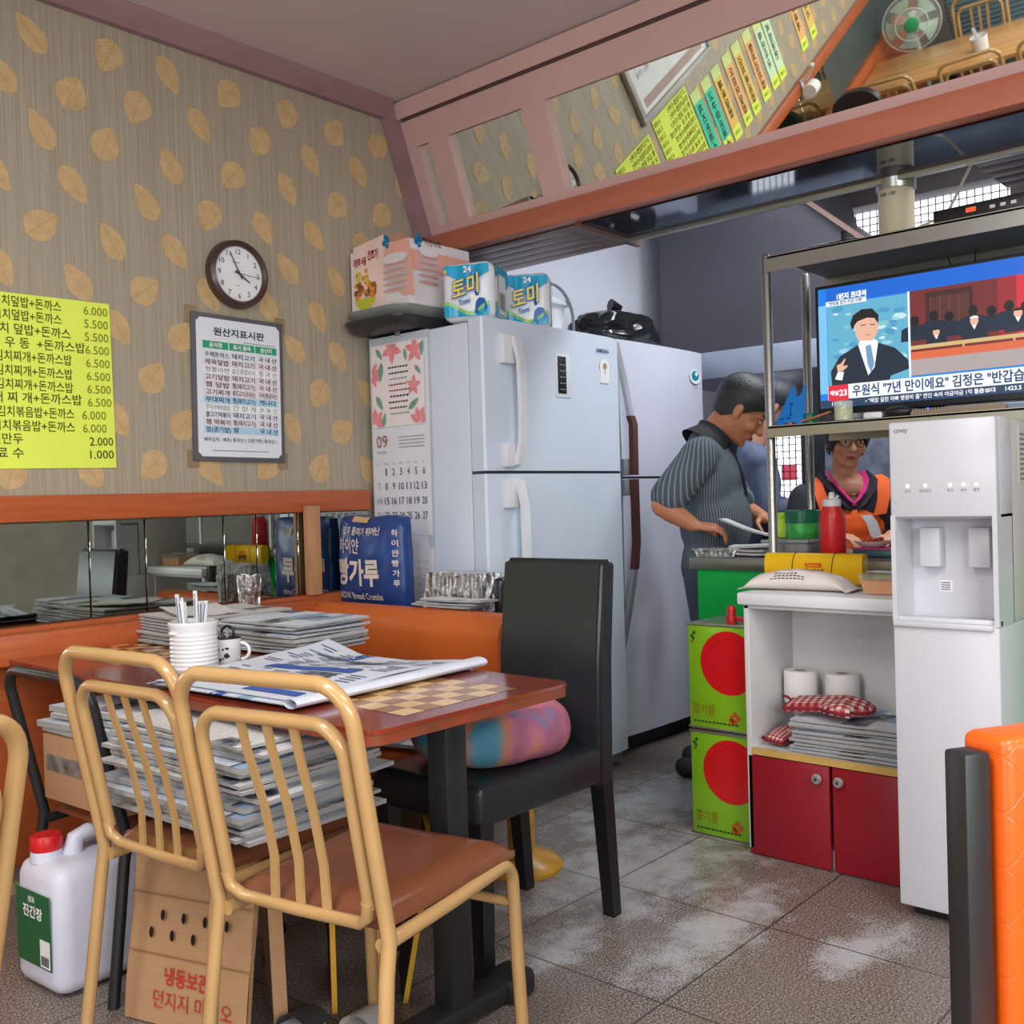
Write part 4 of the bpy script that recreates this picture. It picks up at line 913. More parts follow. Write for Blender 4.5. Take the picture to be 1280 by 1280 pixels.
for yy in (-.05, .05): b.lathe([(.018, .790), (.018, .7915)], 20, (.05, yy, 0))
build('drain', b, dt)
for u in (-.062, .062):
    b = MB().mat(M_disp); b.box(.085, .125, -u - .027, -u + .027, .925, 1.03, .005); build('tap', b, t)
b = MB(); Mgl = ink('grey_letter', (120, 124, 132)); b.mat(Mgl); b.text('coway', DV(-.118, 1.282, .0008), YR_, Z_, .02, 'L', .01, .036); build('brand_mark', b, t)
b = MB(); Mil = simple('lit_icon_white', (250, 250, 252), .3, var=0)
for i, u in enumerate((-.085, -.04, .022, .055, .085)):
    b.mat(Mil); b.disc(DV(u, 1.142, .001), .006, 'X', 12); b.mat(Mgl); b.text(('온수', '냉수온도', '정수', '냉수', '절전')[i], DV(u, 1.125, .001), YR_, Z_, .009, 'C')
b.mat(Mil); b.text('1', DV(.066, 1.136, .001), YR_, Z_, .017, 'C'); build('control_icons', b, t)
b = MB().mat(M_paper); b.box(.1245, .126, .018, .052, .857, .888); b.mat(M_ink)
for k in range(4): b.poly([DV(-.048, .862 + k * .006, -.124), DV(-.024, .862 + k * .006, -.124), DV(-.024, .864 + k * .006, -.124), DV(-.048, .864 + k * .006, -.124)])
build('instruction_sticker', b, t)
b = MB().mat(simple('rating_label', (206, 206, 200), .5)); b.box(.19, .25, -W - .0026, -W - .0005, 1.14, 1.29); b.mat(Mgl)
for k in range(10): b.poly([(.20, -W - .003, 1.15 + k * .013), (.24, -W - .003, 1.15 + k * .013), (.24, -W - .003, 1.155 + k * .013), (.20, -W - .003, 1.155 + k * .013)])
build('rating_label', b, t)

# ---------------------------------------------------------------- white and red cabinet
t = thing('storage_cabinet', 'open white cabinet with two dark red doors left of the water dispenser', 'cabinet', (2.85, 1.02, 0))
M_cab = simple('cabinet_white', (216, 216, 216), .5, var=.03); M_rdoor = simple('dark_red_laminate', (148, 22, 38), .4, var=.03)
b = MB().mat(M_cab); D_, Wc = .31, .54
b.box(.018, D_, 0.001, .02, .0, .785); b.box(.0, D_, Wc - .018, Wc, .02, .785, .002); b.box(D_ - .012, D_, 0.001, Wc, .0, .785); b.box(.02, D_, 0.001, Wc, .0, .06); b.box(0.0, .30, 0.001, Wc, .775, .787); build('carcass', b, t)
b = MB().mat(simple('counter_white', (232, 234, 238), .35, var=.02)); b.box(-.02, D_ + .06, 0.001, Wc + .012, .787, .825, .006); build('worktop', b, t)
b = MB().mat(M_cab); b.box(.004, D_ - .01, 0.001, Wc - .018, .318, .338); b.mat(M_cardin); b.box(-.004, .004, 0.001, Wc - .018, .318, .339); build('shelf', b, t)
for y0, y1, ky in ((.272, .536, .302), (.001, .262, .235)):
    b = MB().mat(M_rdoor); b.box(0, .018, y0, y1, .004, .314, .0015); d = build('door', b, t)
    b = MB().mat(M_chrome); b.lathe([(.006, 0), (.006, .012), (.015, .016), (.016, .022), (.012, .028), (0, .029)], 20, (0, ky, .278), 'X')
    for v in b.bm.verts: v.co.x = -v.co.x
    b.mat(M_dgrey); b.disc((-.0295, ky, .278), .005, 'X', 12); build('knob', b, d)
# cabinet contents
r = random.Random(21)
def newspaper(w, d, th, seed, m=None, wav=.004, name='newspaper'):
    rr = random.Random(seed); b = MB(); ph = [rr.uniform(0, 6) for _ in range(4)]
    m = m or M_news[seed % 3]
    def top(u, v, z): return ((u - .5) * w, (v - .5) * d, z + wav * (math.sin(u * 5 + ph[0]) + math.sin(v * 4 + ph[1])) * .5 + wav * .5)
    b.mat(m); b.grid(lambda u, v: top(u, v, th), 10, 12); b.grid(lambda u, v: top(v, u, 0.0), 12, 10)
    b.mat(M_edge); N = 12
    def edge(p0, p1):
        for i in range(N):
            a = [p0[k] + (p1[k] - p0[k]) * i / N for k in (0, 1)]; c = [p0[k] + (p1[k] - p0[k]) * (i + 1) / N for k in (0, 1)]
            L = max(1, int(th / .003)); prev = None
            b.poly([top(a[0], a[1], 0), top(c[0], c[1], 0), top(c[0], c[1], th), top(a[0], a[1], th)])
    edge((0, 0), (1, 0)); edge((1, 0), (1, 1)); edge((1, 1), (0, 1)); edge((0, 1), (0, 0))
    return b
def news_pile(x, y, z, w, d, n, th, seed, base_label, group, rz=0.0, jit=.012, top_label=None, slope=0.0):
    protos = [newspaper(w, d, th * k, seed + i, wav=.0025) for i, k in enumerate((1.0, 1.35, .8))]
    ms = []
    for p in protos: o = build('tmpnews', p); ms.append(o.data); bpy.data.objects.remove(o)
    rr = random.Random(seed); zz = z + .0016; ths = (th, th * 1.35, th * .8)
    ORD = ['lowest', 'second lowest', 'third lowest', 'fourth lowest', 'fifth lowest', 'sixth lowest', 'seventh lowest', 'eighth lowest', 'ninth lowest', 'tenth lowest', 'eleventh lowest', 'twelfth lowest', 'thirteenth lowest', 'fourteenth lowest', 'fifteenth lowest']
    for i in range(n):
        k = rr.randrange(3); o = bpy.data.objects.new('newspaper', ms[k]); COL.objects.link(o)
        o.location = (x + rr.uniform(-jit, jit), y + rr.uniform(-jit, jit), zz); o.rotation_euler = (0, slope, rz + rr.uniform(-.05, .05) + (PI if rr.random() < .5 else 0) * 0)
        lb = top_label if (i == n - 1 and top_label) else 'folded newspaper, %s %s' % ('topmost' if i == n - 1 else ORD[i], base_label)
        tag(o, lb, 'newspaper', group); zz += ths[k] + .0046
    return zz
zt = news_pile(2.99, 1.235, .3395, .255, .365, 9, .0065, 31, 'in the pile inside the white cabinet', 'newspapers inside the white cabinet', 0.03, .01)
Mroll = simple('tissue_white', (238, 236, 234), .85, var=.03); Mcore = simple('cardboard_core', (150, 130, 110), .8)
def paper_roll(x, y, z, label):
    t = thing('toilet_roll', label, 'toilet paper', (x, y, z), 0, 'toilet rolls inside the white cabinet')
    b = MB().mat(Mroll); b.lathe([(.021, .0), (.050, .0), (.053, .006), (.053, .100), (.050, .106), (.021, .106), (.021, .03)], 28); build('paper', b, t)
    b = MB().mat(Mcore); b.lathe([(.0205, .002), (.0205, .105), (.019, .105), (.019, .002)], 20); build('core', b, t)
paper_roll(3.07, 1.48, zt + .001, 'left one of the two white toilet rolls inside the cabinet'); paper_roll(3.085, 1.345, zt + .001, 'right one of the two white toilet rolls inside the cabinet')
M_plaid = m_plaid(); M_rtrim = simple('red_binding', (140, 30, 44), .8)
def mitt_pts():
    o = [(-.13, -.055), (-.13, .055)]
    for k in range(13): a = PI * .55 - k * PI * .95 / 12; o.append((.045 + math.cos(a) * .085, .0 + math.sin(a) * .075))
    o += [(.06, -.08), (.085, -.115), (.055, -.13), (.01, -.10), (-.02, -.06)]
    return o
def mitt(loc, rz, label, flat=1.0):
    t = thing('oven_mitt', label, 'oven mitt', loc, rz, 'red checked oven mitts')
    P_ = mitt_pts(); cx = sum(p[0] for p in P_) / len(P_); cy = sum(p[1] for p in P_) / len(P_)
    b = MB().mat(M_plaid)
    def sag(p): return .012 * math.cos(p[0] * 14) + .006 * math.sin(p[1] * 30)
    ringz = ((1.0, .012), (.86, .026), (.5, .034), (.15, .036))
    rings = [[b.v((cx + (p[0] - cx) * f, cy + (p[1] - cy) * f, z * flat + .012 + sag(p) * .6)) for p in P_] for f, z in ringz]; low = [b.v((cx + (p[0] - cx) * .98, cy + (p[1] - cy) * .98, .002 + .010 + sag(p) * .6)) for p in P_]
    n = len(P_)
    for A, B in zip([low] + rings, rings):
        for k in range(n): b.f([A[k], A[(k + 1) % n], B[(k + 1) % n], B[k]])
    b.f(rings[-1]); b.f(low[::-1]); build('quilted_body', b, t, 70)
    b = MB().mat(M_rtrim); b.tube([(p[0], p[1], .022 * flat + sag(p) * .6) for p in P_], .005, 8, closed=True); b.tube([(-.13, .05, .02), (-.15, .06, .03), (-.16, .05, .035), (-.14, .045, .03)], .004, 8); build('binding', b, t)
mitt((2.945, 1.325, zt + .005), math.radians(-80), 'red checked oven mitt lying on the newspapers in the cabinet')
mitt((2.955, 1.487, .341), 0.0, 'crumpled red checked oven mitt squeezed in left of the cabinet newspapers', .9)
bpy.data.objects['oven_mitt.001'].scale = (.55, .55, .9)

# ---------------------------------------------------------------- green counter with oil tins in front
t = thing('serving_counter', 'steel topped green serving counter under the television rack', 'counter', (3.2, 1.97, 0))
M_green = simple('green_panel', (0, 166, 72), .35, var=.02)
b = MB().mat(M_green); b.box(.02, .60, -1.9, -.025, .0, .862); build('body', b, t)
b = MB().mat(M_steel2); b.box(0, .64, -1.92, 0, .862, .905, .004); build('worktop', b, t)
M_tin = simple('lime_printed_tin', (138, 196, 36), .28, var=.04, coat=.3); M_tinr = simple('red_printed_tin', (218, 24, 34), .28, var=.04, coat=.3)
Mdg = ink('dark_green_ink', (40, 70, 30)); Mgo = ink('mustard_ink', (150, 130, 30))
def tin(z, label):
    t = thing('oil_tin', label, 'tin', (2.918, 1.69, z), 0, 'square cooking oil tins stacked by the cabinet')
    b = MB().mat(M_tin); b.box(0, .235, -.118, .118, 0, .345, .006); b.mat(M_steel); b.box(.004, .231, -.114, .114, .343, .352, .003)
    for zz in (.0, .343): b.tube([(-.001, -.119, zz + .003), (-.001, .119, zz + .003), (.236, .119, zz + .003), (.236, -.119, zz + .003)], .0035, 6, closed=True)
    c = build('can', b, t)
    b = MB().mat(M_tinr); n = 40; cx, cz, rr = -.035, .225, .105
    b.poly([(-.0012, max(-.117, -(cx - -.0) * -1 * 0 + (-.035) + math.cos(a) * rr), cz + math.sin(a) * rr) for a in [k * 2 * PI / n for k in range(n)]])
    b.mat(simple('darker_red_print', (186, 20, 30), .3)); b.tube([(-.0012, max(-.112, -.035 + math.cos(a) * .082), cz - .004 + math.sin(a) * .082) for a in [PI * .1 + k * PI * .8 / 16 for k in range(17)]], .0012, 6)
    b.mat(simple('tin_print_rust', (196, 96, 40), .3)); 
    for k in range(5): b.disc((-.0014, -.04 - .013 * (k % 3), .035 + .012 * (k // 2)), .009, 'X', 12)
    build('front_print', b, c)
    b = MB().mat(Mgo); b.text('콩기름', (-.002, .105, .05), YR_, Z_, .04, 'L', .01, .085); b.mat(Mdg)
    for k in range(12): b.poly([DV(-.10 + k * .014, .022, .002), DV(-.09 + k * .014, .022, .002), DV(-.09 + k * .014, .027, .002), DV(-.10 + k * .014, .027, .002)])
    b.disc((-.002, .092, .318), .006, 'X', 10); b.disc((-.002, .102, .308), .005, 'X', 10); b.disc((-.002, .095, .300), .005, 'X', 10); b.text('CJ', (-.002, .104, .286), YR_, Z_, .011, 'L', .02); build('lettering', b, c)
    return t
tin(0, 'lower lime green oil tin on the floor left of the red cabinet doors')
t2 = tin(.357, 'upper lime green oil tin with red spout, standing on the other tin')
b = MB().mat(M_red); b.lathe([(.018, .35), (.02, .37), (.014, .385), (.016, .40), (.01, .41), (0, .411)], 16, (.035, -.03, 0)); b.tube([(.035, -.03, .372), (.035, -.075, .365), (.04, -.09, .37)], .008, 8); build('spout', b, t2)

# ---------------------------------------------------------------- steel rack and television
t = thing('steel_rack', 'steel pipe rack with two shelves standing on the serving counter', 'rack', (3.22, 1.64, .905))
for x, y in ((0, 0), (.40, .045), (0, -1.35), (.40, -1.35)):
    b = MB().mat(M_steel); b.lathe([(.017, 0), (.016, .002), (.016, 1.04), (.012, 1.05), (0, 1.05)], 20, (x, y, 0)); build('post', b, t)
M_shelf = m_steel('dull_aluminium_edge', (186, 184, 168), .42, (3, 60, 3))
for z0, z1, x0, m in ((.985, 1.04, -.02, M_steel), (.418, .458, -.025, M_shelf)):
    b = MB().mat(m); b.box(x0, .45, -1.37, -.012 if z0 > .9 else -.0, z1 - .012, z1, .003); b.box(x0, x0 + .004, -1.37, -.012 if z0 > .9 else -.0, z0, z1); b.box(.446, .45, -1.37, -.012, z0, z1)
    b.mat(M_dgrey); b.box(x0 + .01, .44, -1.36, -.03, z1 - .014, z1 - .0125); build('shelf', b, t)
ZS = .905 + .458
t = thing('television', 'flat television showing a news broadcast on the rack shelf', 'television', (3.27, 1.49, ZS))
TW, TH = .735, .435
b = MB().mat(M_black); b.box(0, .03, -TW, 0, .028, .028 + TH, .006); b.mat(M_dgrey); b.box(.03, .06, -TW + .1, -.1, .1, .028 + TH - .08, .01); build('casing', b, t)
b = MB().mat(M_black); b.box(-.005, .14, -TW / 2 - .16, -TW / 2 + .16, 0, .010, .003); b.box(.025, .05, -TW / 2 - .04, -TW / 2 + .04, .008, .06); build('stand', b, t)
sb = .042
SW, SH = TW - .026, TH - .034
def TP(u, v, d=0): return (-.0012 - d, -.013 - u * SW, .028 + .022 + v * SH)     # screen uv
E_ = 1.15
Es = lambda n, c: emit('screen_' + n, c, E_)
b = MB()
def sp(m, pts, d=.0): b.mat(m); b.poly([TP(u, v, d) for u, v in pts])
def rect(m, u0, v0, u1, v1, d): sp(m, [(u0, v0), (u1, v0), (u1, v1), (u0, v1)], d)
rect(Es('blue', (18, 122, 222)), 0, 0, 1, 1, 0)
rect(Es('paleblue', (120, 190, 236)), 0.0, .12, .04, .86, .0002); rect(Es('deep', (8, 98, 204)), .04, .87, 1, 1, .0002)
# left: speaker in front of a pale map
rect(Es('studio', (96, 170, 200)), .042, .175, .425, .86, .0004)
rs = random.Random(4); Ecl = [Es('cloud%d' % k, c) for k, c in enumerate(((150, 204, 214), (120, 190, 196), (70, 150, 190), (190, 222, 230)))]
for k in range(46):
    u, v, s = rs.uniform(.07, .40), rs.uniform(.30, .83), rs.uniform(.01, .028)
    sp(Ecl[k % 4], [(u + math.cos(a) * s * 1.2, v + math.sin(a) * s * rs.uniform(.5, 1.2)) for a in [q * 2 * PI / 8 for q in range(8)]], .0006 + k * .00001)
Esu, Esk, Ehr, Ewh, Eti = Es('suit', (24, 40, 58)), Es('skin', (226, 176, 150)), Es('hair', (22, 22, 26)), Es('white', (236, 242, 250)), Es('tie', (110, 150, 190))
sp(Esu, [(.06, .175), (.055, .30), (.10, .42), (.19, .50), (.28, .50), (.36, .44), (.42, .33), (.422, .26), (.34, .22), (.33, .175)], .0014)
sp(Ewh, [(.19, .50), (.235, .24), (.265, .30), (.285, .505), (.27, .53), (.2, .53)], .0016); sp(Eti, [(.225, .48), (.25, .49), (.265, .33), (.248, .26), (.232, .34)], .0018)
sp(Esk, [(.195, .53), (.26, .52), (.285, .59), (.285, .67), (.26, .74), (.2, .73), (.175, .66), (.18, .58)], .002)
sp(Ehr, [(.165, .62), (.175, .66), (.19, .69), (.235, .71), (.27, .70), (.287, .65), (.29, .72), (.26, .78), (.21, .785), (.17, .745), (.155, .68)], .0022)
sp(Es('brow', (90, 60, 50)), [(.205, .655), (.23, .66), (.23, .652), (.205, .648)], .0023); sp(Es('brow', (90, 60, 50)), [(.25, .655), (.272, .652), (.272, .644), (.25, .648)], .0023); sp(Es('lip', (190, 120, 110)), [(.225, .575), (.255, .572), (.25, .565), (.23, .567)], .0023)
sp(Esk, [(.09, .29), (.085, .35), (.105, .36), (.125, .40), (.13, .395), (.115, .34), (.14, .34), (.135, .325), (.115, .30)], .0024); sp(Ewh, [(.075, .235), (.11, .22), (.12, .29), (.09, .295)], .0022)
# right: people on a red balcony
rect(Es('hall', (112, 42, 44)), .432, .24, 1, .87, .0004); rect(Es('panel_dark', (66, 34, 36)), .50, .48, .70, .84, .0006); rect(Es('panel_lat', (84, 46, 44)), .52, .50, .68, .80, .0007); rect(Es('redwall', (150, 40, 46)), .80, .40, .94, .87, .0006); rect(Es('pillar', (206, 40, 60)), .875, .40, .945, .87, .0008); rect(Es('hallr', (150, 60, 50)), .945, .40, 1, .87, .0007)
for u in (.52, .56, .60, .64, .68): rect(Es('lat', (120, 70, 60)), u, .50, u + .003, .80, .0009)
def man_(u, v, s, hair=Ehr, jacket=Esu, face=True, dd=.0012):
    sp(jacket, [(u - s * 1.3, v - s * 2.6), (u - s * 1.2, v - s * .6), (u - s * .5, v - s * .1), (u + s * .5, v - s * .1), (u + s * 1.2, v - s * .6), (u + s * 1.3, v - s * 2.6)], dd)
    sp(Esk if face else hair, [(u + math.cos(a) * s * .42, v + s * .62 + math.sin(a) * s * .85) for a in [q * 2 * PI / 12 for q in range(12)]], dd + .0003)
    if face: sp(hair, [(u + math.cos(a) * s * .45, v + s * 1.05 + math.sin(a) * s * .5) for a in [q * PI / 8 for q in range(9)]], dd + .0005); sp(Ewh, [(u - s * .25, v - s * .1), (u, v - s * 1.0), (u + s * .25, v - s * .1)], dd + .0004)
for k, u in enumerate((.45, .535, .60, .70, .775, .845, .91, .965)): man_(u, .60 + .02 * (k % 2), .048, face=False, dd=.0012 + k * .00002)
Ewhr = Es('white_hair', (220, 222, 226))
for u, v, s, h in ((.545, .50, .036, Ehr), (.705, .545, .042, Ewhr), (.88, .56, .042, Ehr), (.99, .56, .05, Ehr)): man_(u, v, s, h, dd=.0024)
rect(Es('rail_gold', (206, 176, 120)), .432, .405, 1, .435, .0034); rect(Es('tiles', (214, 104, 66)), .432, .325, 1, .385, .0032); rect(Es('stone', (170, 158, 158)), .432, .20, 1, .325, .003)
for u in (.655, .86): rect(Es('rail_gold', (206, 176, 120)), u, .385, u + .008, .435, .0036)
rect(Es('white', (236, 242, 250)), .423, .19, .432, .87, .0036)
# banner, ticker, badges
rect(Ewh, .04, .065, 1, .185, .0040); rect(Es('ticker', (38, 62, 92)), .0, .0, 1, .065, .0040); rect(Es('badge_red', (220, 40, 60)), .042, .055, .14, .185, .0044)
rect(Ewh, .04, .845, .235, .885, .0040); rect(Ewh, .925, .885, 1, .935, .004); rect(Es('badge_red', (220, 40, 60)), .925, .935, .985, .955, .0042)
p = build('screen', b, t)
b = MB(); Ena = Es('navy_text', (20, 56, 110)); Ewt = Es('white_text', (250, 252, 255))
def tt(m, s, u, v, h, d, bo=0.0, w=None): b.mat(m); b.text(s, TP(u, v, d), YR_, Z_, h, 'L', bo, w)
tt(Ena, '우원식 "7년 만이에요" 김정은 "반갑습니다"', .158, .088, .040, .0048, .025, .60)
tt(Ewt, '채널', .05, .105, .017, .0050, .03); tt(Ewt, '23', .096, .095, .028, .0050, .03); tt(Ewt, '15:56', .055, .018, .017, .0048, .02)
tt(Ewt, '▸ "폐암 걸린 아빠 병원비 좀" 연인 속여 야금야금 1억 뜯은 20대', .22, .018, .017, .0048, .012, .40); tt(Ewt, '원/달러', .70, .02, .014, .0048); tt(Ewt, '1423.5', .82, .018, .018, .0048, .02)
tt(Ewh, '1번지 조대석', .09, .895, .022, .0042, .05, .10); tt(Ena, '"쌍방울 합의 직장 의혹"', .05, .853, .014, .0046, .02, .12); tt(Ewt, '연합뉴스', .91, .95, .024, .0046, .04, .08); tt(Ena, '김정은', .94, .893, .018, .0046, .03)
build('screen_text', b, p)
b = MB().mat(emit('power_light', (40, 70, 255), 4)); b.ell((-.002, -TW / 2 - .0, .022), (.003, .006, .004)); build('power_light', b, t)

# things on the rack shelf in front of the television
xz = 3.22
t = thing('rabbit_stand', 'flat bright blue plastic rabbit shaped piece leaning by the rack post', 'plastic piece', (3.262, 1.585, ZS + .0028)); t.rotation_euler = (0, .12, 0)
b = MB().mat(M_blue); o = [(-.056, 0), (-.03, 0), (-.024, .010), (.010, .012), (.022, 0), (.042, 0), (.048, .05), (.050, .10), (.050, .132), (.044, .136), (.034, .11), (.024, .098), (.012, .098), (.010, .115), (.006, .130), (-.002, .134), (-.012, .11), (-.035, .06), (-.052, .025)]
b.prism(o, lambda u, v, w: (.004 + .008 * w, -u, v)); body = build('body', b, t)
b = MB().mat(ink('navy_cutout', (14, 50, 110)))
def sl(pts): b.poly([(.003, -u, v) for u, v in pts])
sl([(-.044, .024), (-.028, .026), (-.027, .022), (-.043, .020)]); sl([(-.018, .026), (.0, .026), (.0, .022), (-.018, .022)]); sl([(-.006, .035), (-.004, .055), (-.002, .055), (-.001, .035)]); sl([(-.004, .055), (-.001, .074), (.001, .074), (-.001, .055)]); sl([(-.008, .076), (.006, .078), (.006, .074), (-.008, .072)]); sl([(-.012, .032), (-.004, .040), (.006, .033), (.004, .030), (-.004, .036), (-.011, .029)])
build('cutouts', b, body)
t = thing('spice_jar', 'small clear jar of yellow powder on the rack shelf below the screen', 'jar', (3.222, 1.378, ZS + .001))
b = MB().mat(simple('mustard_yellow', (206, 200, 40), .5, var=.15, vscale=60)); b.lathe([(.0, .002), (.028, .002), (.028, .045), (0, .045)], 24); build('contents', b, t)
b = MB().mat(m_clear('clear_plastic', (220, 226, 226), .3)); b.lathe([(.030, 0), (.031, .062), (.030, .064), (.029, .062), (.0288, .001)], 24); build('glass', b, t)
b = MB().mat(M_white); b.box(-.012, .012, -.03, .03, 0, .022, .008); solo('remote_control', b, 'small white remote control lying right of the spice jar', 'remote control', (3.235, 1.285, ZS + .001), .2)
b = MB().mat(M_black); b.ell((0, 0, .018), (.02, .045, .018)); solo('adapter', b, 'black rounded adapter on the rack shelf between remote and keyboard piece', 'adapter', (3.235, 1.205, ZS))
b = MB().mat(simple('tan_plastic', (150, 132, 112), .5)); b.box(-.014, .014, -.14, .14, 0, .014, .002)
for k in range(28): b.box(-.016, -.012, -.137 + k * .0098, -.131 + k * .0098, .004, .019)
solo('ribbed_strip', b, 'tan ribbed plastic strip on the rack shelf under the screen', 'plastic strip', (3.232, 1.02, ZS + .001), -.02)
b = MB().mat(simple('tan_wood_spoon', (166, 110, 78), .5)); b.strip([(0, .05, .008), (0, 0, .018), (0, -.055, .032)], .022, .006, X_); solo('wooden_spatula', b, 'brown wooden spatula on the rack shelf right of the blue rabbit piece', 'spatula', (3.232, 1.48, ZS + .002), .0)
b = MB().mat(simple('dark_green_plastic', (0, 96, 72), .35)); b.lathe([(0, 0), (.03, 0), (.032, .035), (.03, .038), (0, .038)], 20); solo('green_lid_tub', b, 'dark green tub behind the blue rabbit piece', 'tub', (3.30, 1.535, ZS + .001))
# on the top shelf
ZT = .905 + 1.04
t = thing('exhaust_pipe', 'cream exhaust pipe with a metal collar rising from the rack top shelf', 'pipe', (3.42, 1.262, ZT + .001))
b = MB().mat(simple('cream_pipe', (206, 194, 166), .4)); b.lathe([(.058, 0), (.060, .02), (.058, .024), (.058, .22), (.05, .22)], 28); pp = build('pipe', b, t)
b = MB().mat(M_steel); b.lathe([(.062, .185), (.064, .19), (.064, .285), (.055, .29), (.055, .185)], 28); build('collar', b, t)
b = MB().mat(M_ink); b.text('NP 100', (-.0585, .03, .16), YR_, Z_, .016, 'L', .01); build('lettering', b, pp)
b = MB().mat(simple('cream_pipe', (206, 194, 166), .4))
for k in range(3): b.tube([(math.cos(a) * (.064 + .004 * k), math.sin(a) * (.064 + .004 * k), .006 + .006 * k + .004 * math.sin(a * 2)) for a in [q * 2 * PI / 24 for q in range(24)]], .003, 6, closed=True)
build('coiled_wire', b, t)
t = thing('set_top_box', 'black set top box on the right part of the rack top shelf', 'set top box', (3.36, .93, ZT + .001), -.06)
b = MB().mat(M_black); b.box(-.12, .12, -.15, .15, .004, .048, .004); bx = build('casing', b, t)
b = MB().mat(emit('box_display', (240, 90, 40), 1.2)); b.poly([(-.121, .05, .022), (-.121, .02, .022), (-.121, .02, .036), (-.121, .05, .036)]); b.mat(M_white)
for k in range(3): b.poly([(-.121, -.02 - k * .03, .02), (-.121, -.035 - k * .03, .02), (-.121, -.035 - k * .03, .03), (-.121, -.02 - k * .03, .03)])
build('front_display', b, bx)
b = MB().mat(M_black); rr = random.Random(2)
b.tube([(.0, .27, .004), (.03, .2, .012), (0, .13, .006), (.02, .06, .018), (.0, 0, .02), (.01, -.05, .012), (.03, .04, .03), (0, .12, .022), (.02, .18, .008)], .006, 8); b.box(-.005, .015, -.05, .05, .0, .028, .004); b.box(0, .012, -.012, .006, .02, .06, .003)
solo('adapter_cable', b, 'black power cable with plug lying on the left part of the top shelf', 'cable', (3.30, 1.40, ZT + .002))
b = MB().mat(simple('beige_cable', (186, 176, 160), .5)); b.tube([(3.45, 1.20, ZT + .06), (3.48, 1.12, ZT + .09), (3.42, 1.02, ZT + .22), (3.36, .80, ZT + .42), (3.3, .5, ZT + .62)], .005, 8); solo('aerial_cable', b, 'beige aerial cable rising from the exhaust pipe to the upper right', 'cable')
b = MB().mat(M_black)
b.tube([(3.36, 1.06, ZS + .46), (3.40, 1.09, ZS + .50), (3.42, 1.1, ZT - .06)], .0025, 6); solo('screen_cable', b, 'thin black cable hanging behind the television, left of the other one', 'cable')
b = MB().mat(M_black); b.tube([(3.36, 1.0, ZS + .46), (3.37, 1.0, ZS + .50), (3.37, 1.0, ZT - .06)], .0025, 6); solo('screen_cable', b, 'thin black cable hanging behind the television, right of the other one', 'cable')

# ---------------------------------------------------------------- on the counter
ZK = .906
def bottle():
    t = thing('squeeze_bottle', 'red squeeze bottle with white cap on the serving counter', 'bottle', (3.275, 1.45, ZK))
    b = MB().mat(M_red); b.lathe([(0, 0), (.040, 0), (.043, .006), (.043, .13), (.039, .155), (.028, .172), (.028, .18), (0, .18)], 28); build('body', b, t)
    b = MB().mat(M_white); b.lathe([(.030, .176), (.031, .198), (.026, .200), (.012, .203), (.009, .222), (.006, .224), (0, .224)], 20); b.tube([(.0, -.016, .2), (0, -.022, .212)], .005, 8); build('cap', b, t)
bottle()
t = thing('green_canister', 'green lidded canister left of the red squeeze bottle', 'canister', (3.46, 1.645, .965))
b = MB().mat(simple('leafy_green_print', (70, 190, 90), .35, var=.3, vscale=26)); b.lathe([(0, 0), (.058, 0), (.06, .004), (.06, .055), (0, .055)], 28); build('body', b, t)
b = MB().mat(simple('dark_green_lid', (0, 104, 72), .3)); b.lathe([(.0, .055), (.0615, .055), (.062, .060), (.062, .098), (.058, .102), (0, .102)], 28); build('lid', b, t)
t = thing('lime_carton', 'lime yellow carton behind the green canister', 'carton', (3.52, 1.74, .965)); b = MB().mat(simple('lime_card', (186, 220, 60), .5)); b.box(-.04, .04, -.03, .03, 0, .085, .002); build('carton_body', b, t); b = MB().mat(simple('lime_card_dark', (160, 200, 50), .5)); b.box(-.043, .043, -.033, .033, .07, .092, .002); build('lid', b, t)
t = thing('food_tub', 'clear lidded tub of dark food below the green canister', 'tub', (3.43, 1.655, ZK))
b = MB().mat(simple('dark_relish', (96, 62, 58), .6, var=.3, vscale=40)); b.box(-.085, .085, -.075, .01, .003, .040, .006); b.mat(simple('grey_relish', (86, 104, 106), .5, var=.35, vscale=50)); b.box(-.085, .085, .012, .085, .003, .040, .006); build('contents', b, t)
b = MB().mat(m_clear('tub_plastic', (220, 226, 232), .25)); b.box(-.092, .092, -.085, .092, 0, .046, .006); build('tub_shell', b, t); b = MB().mat(m_clear('frosted_lid', (176, 186, 190), .55)); b.box(-.095, .095, -.088, .095, .046, .058, .004); build('lid', b, t)
t = thing('side_plate', 'small cream plate of red kimchi right of the red bottle', 'plate', (3.42, 1.37, ZK + .03))
b = MB().mat(simple('cream_melamine', (226, 220, 204), .3)); b.lathe([(0, 0), (.035, 0), (.06, .018), (.062, .022), (.056, .020), (.034, .006), (0, .006)], 28); build('plate', b, t)
b = MB().mat(simple('kimchi_red', (214, 84, 46), .35, var=.3, vscale=50)); rr = random.Random(8)
for k in range(12): b.ell((rr.uniform(-.025, .025), rr.uniform(-.025, .025), .018 + rr.uniform(0, .012)), (.016, .011, .007), Euler((rr.random(), rr.random(), rr.random() * 3)), 8, 6)
build('kimchi', b, t)
t = thing('food_tray', 'clear tray on the counter edge right of the yellow packet, holding the small plate', 'tray', (3.42, 1.33, ZK)); b = MB().mat(simple('teal_box', (52, 96, 104), .4)); b.box(-.06, .06, -.05, .09, 0, .024, .006); build('box', b, t); b = MB().mat(simple('pink_lid', (206, 60, 150), .4)); b.box(-.062, .062, -.052, .092, .024, .029, .002); build('lid', b, t)
